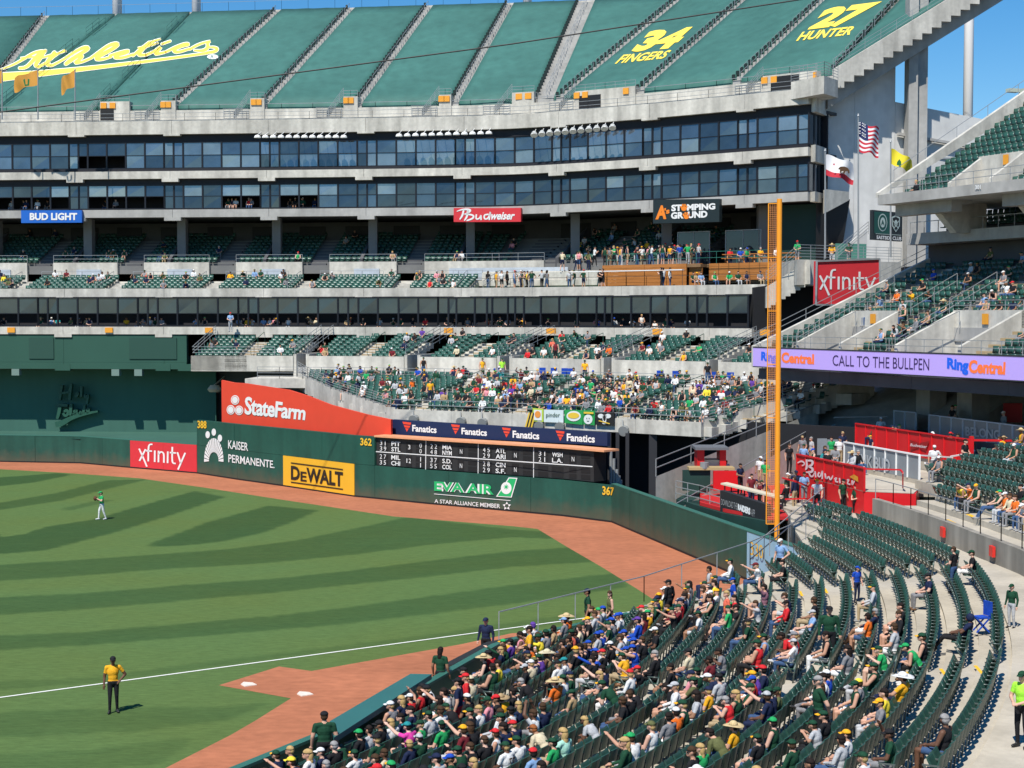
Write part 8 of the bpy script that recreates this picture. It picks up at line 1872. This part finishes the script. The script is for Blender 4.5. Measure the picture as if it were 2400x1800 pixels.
for j in range(5):
    x0 = 1400+j*13; b = MB(); Q_ = [hit(SB, *F3z(*p), .02) for p in ((x0+35, 800), (x0+47, 800), (x0+12, 935), (x0, 930))]; b.add(Q_, [(0, 1, 2, 3)]); b.build('cloth_strip', by_ if j % 2 == 0 else black, r)
# round mounted loudspeakers under the lower tier lip
for i, (x_, y_) in enumerate(((440, 862), (850, 882), (1035, 892), (1525, 918), (1705, 925), (2270, 975))):
    if i == 5: x_, y_ = 2256, 960
    u, v = F3z(x_, y_); p = hit(SB, u, v, .1); b = MB(); b.tube((p[0], p[1]-.15, p[2]), (p[0]+.2, p[1]+.3, p[2]+.1), .34, .28, 12); b.bar((p[0], p[1]+.1, p[2]+.25), (p[0], p[1]+.3, p[2]+.7), .08)
    tag(b.build('loudspeaker', mat('speaker_grey', (.25, .26, .25), .6)), 'round grey speaker under the lower tier lip, %s from the left' % ordn(i), 'loudspeaker', 'round speakers under the lower tier')
# fixtures along the concrete bands
for i, u in enumerate((1120, 1320, 1440, 1700)): pass
# white and blue folding chairs on the far walkway
for i, (u, dd_) in enumerate(((1192, -1.2), (1288, -1.0), (1313, -.9), (1340, -1.0), (1357, -1.1), (1568, -1.3), (1603, -1.2), (1692, -1.3), (1736, -1.4))):
    t = UP.at_u(u); p = offp(UP, t, dd_); b = MB(); b.box((p[0], p[1], 8.1), (.5, .45, .06)); b.box((p[0], p[1]+.25, 8.4), (.5, .05, .55)); 
    for sx in (-.22, .22): b.bar((p[0]+sx, p[1]-.2, 7.62), (p[0]+sx, p[1]+.2, 8.1), .04); b.bar((p[0]+sx, p[1]+.2, 7.62), (p[0]+sx, p[1]-.2, 8.1), .04)
    tag(b.build('folding_chair', cm('blue')), 'blue folding chair on the far walkway, %s from the left' % ORD[i], 'folding chair', 'blue folding chairs on the far walkway')
# blue folded pushchair and red fire boxes by the walkway
WRP = Path(wr[::-1])
for u, v, R_ in ((2330, 1330, 84.2), (2214, 1262, 82.3)):
    x, y, z = hit(WRP, u, v, .06); z = ZW+.5; b = MB(); b.box((x-.03, y, z), (.12, .45, .42), 0); tag(b.build('red_box', mat('box_red', (.65, .03, .02), .5)), 'small red box at the %s of the curved concrete wall' % ('near end' if u > 2300 else 'far end'), 'box')
x, y, z = G(2300, 1480, ZW); b = MB(); b.box((x, y, ZW+.45), (.42, .42, .05), .3); b.box((x+.2, y+.02, ZW+.72), (.05, .42, .45), .3)
for sx in (-.18, .18): b.bar((x-.2, y+sx, ZW), (x+.2, y+sx, ZW+.45), .04); b.bar((x+.2, y+sx, ZW), (x-.2, y+sx, ZW+.45), .04)
tag(b.build('folding_chair', cm('blue')), 'bright blue folding chair alone behind the last row of near seats', 'folding chair')
# jersey numbers
def jersey(u, v, s, m):
    best = min((o for o in NPEOPLE), key=lambda o: math.hypot(proj((o.location.x, o.location.y, o.location.z+1.2))[0]-u, proj((o.location.x, o.location.y, o.location.z+1.2))[1]-v))
    V, F = text_mesh(s, offset=.02); b = MB(); st = best.location.z; hh = 1.30 if 'stand' in best['label'] or 'coral' in best['label'] else .86
    b.add([(-(x-.5)*.20*-1*-1, -.155-(.0 if hh > 1 else .02), hh-.11+t*.2) for x, t in V], F); o = b.build('jersey_number', m, best, world=False)
jersey(1719, 1385, '14', white); jersey(1181, 1770, '27', cm('brown'))
# more things: mower marks none; field-side dark pad behind the navy jacket
b = MB(); P = [G(1040, 1560, 1.2), G(1140, 1508, 1.2), G(1200, 1496, 1.2)]
for p, q in zip(P[:-1], P[1:]): b.hexa([(p[0], p[1], 0), (q[0], q[1], 0), (q[0]+.3, q[1]-.1, 0), (p[0]+.3, p[1]-.1, 0), (p[0], p[1], 1.25), (q[0], q[1], 1.25), (q[0]+.3, q[1]-.1, 1.25), (p[0]+.3, p[1]-.1, 1.25)])
tag(b.build('photo_well_wall', mat('pad_black', (.02, .022, .022), .7)), 'dark padded low wall at the end of the bench area beside the seats', 'wall')
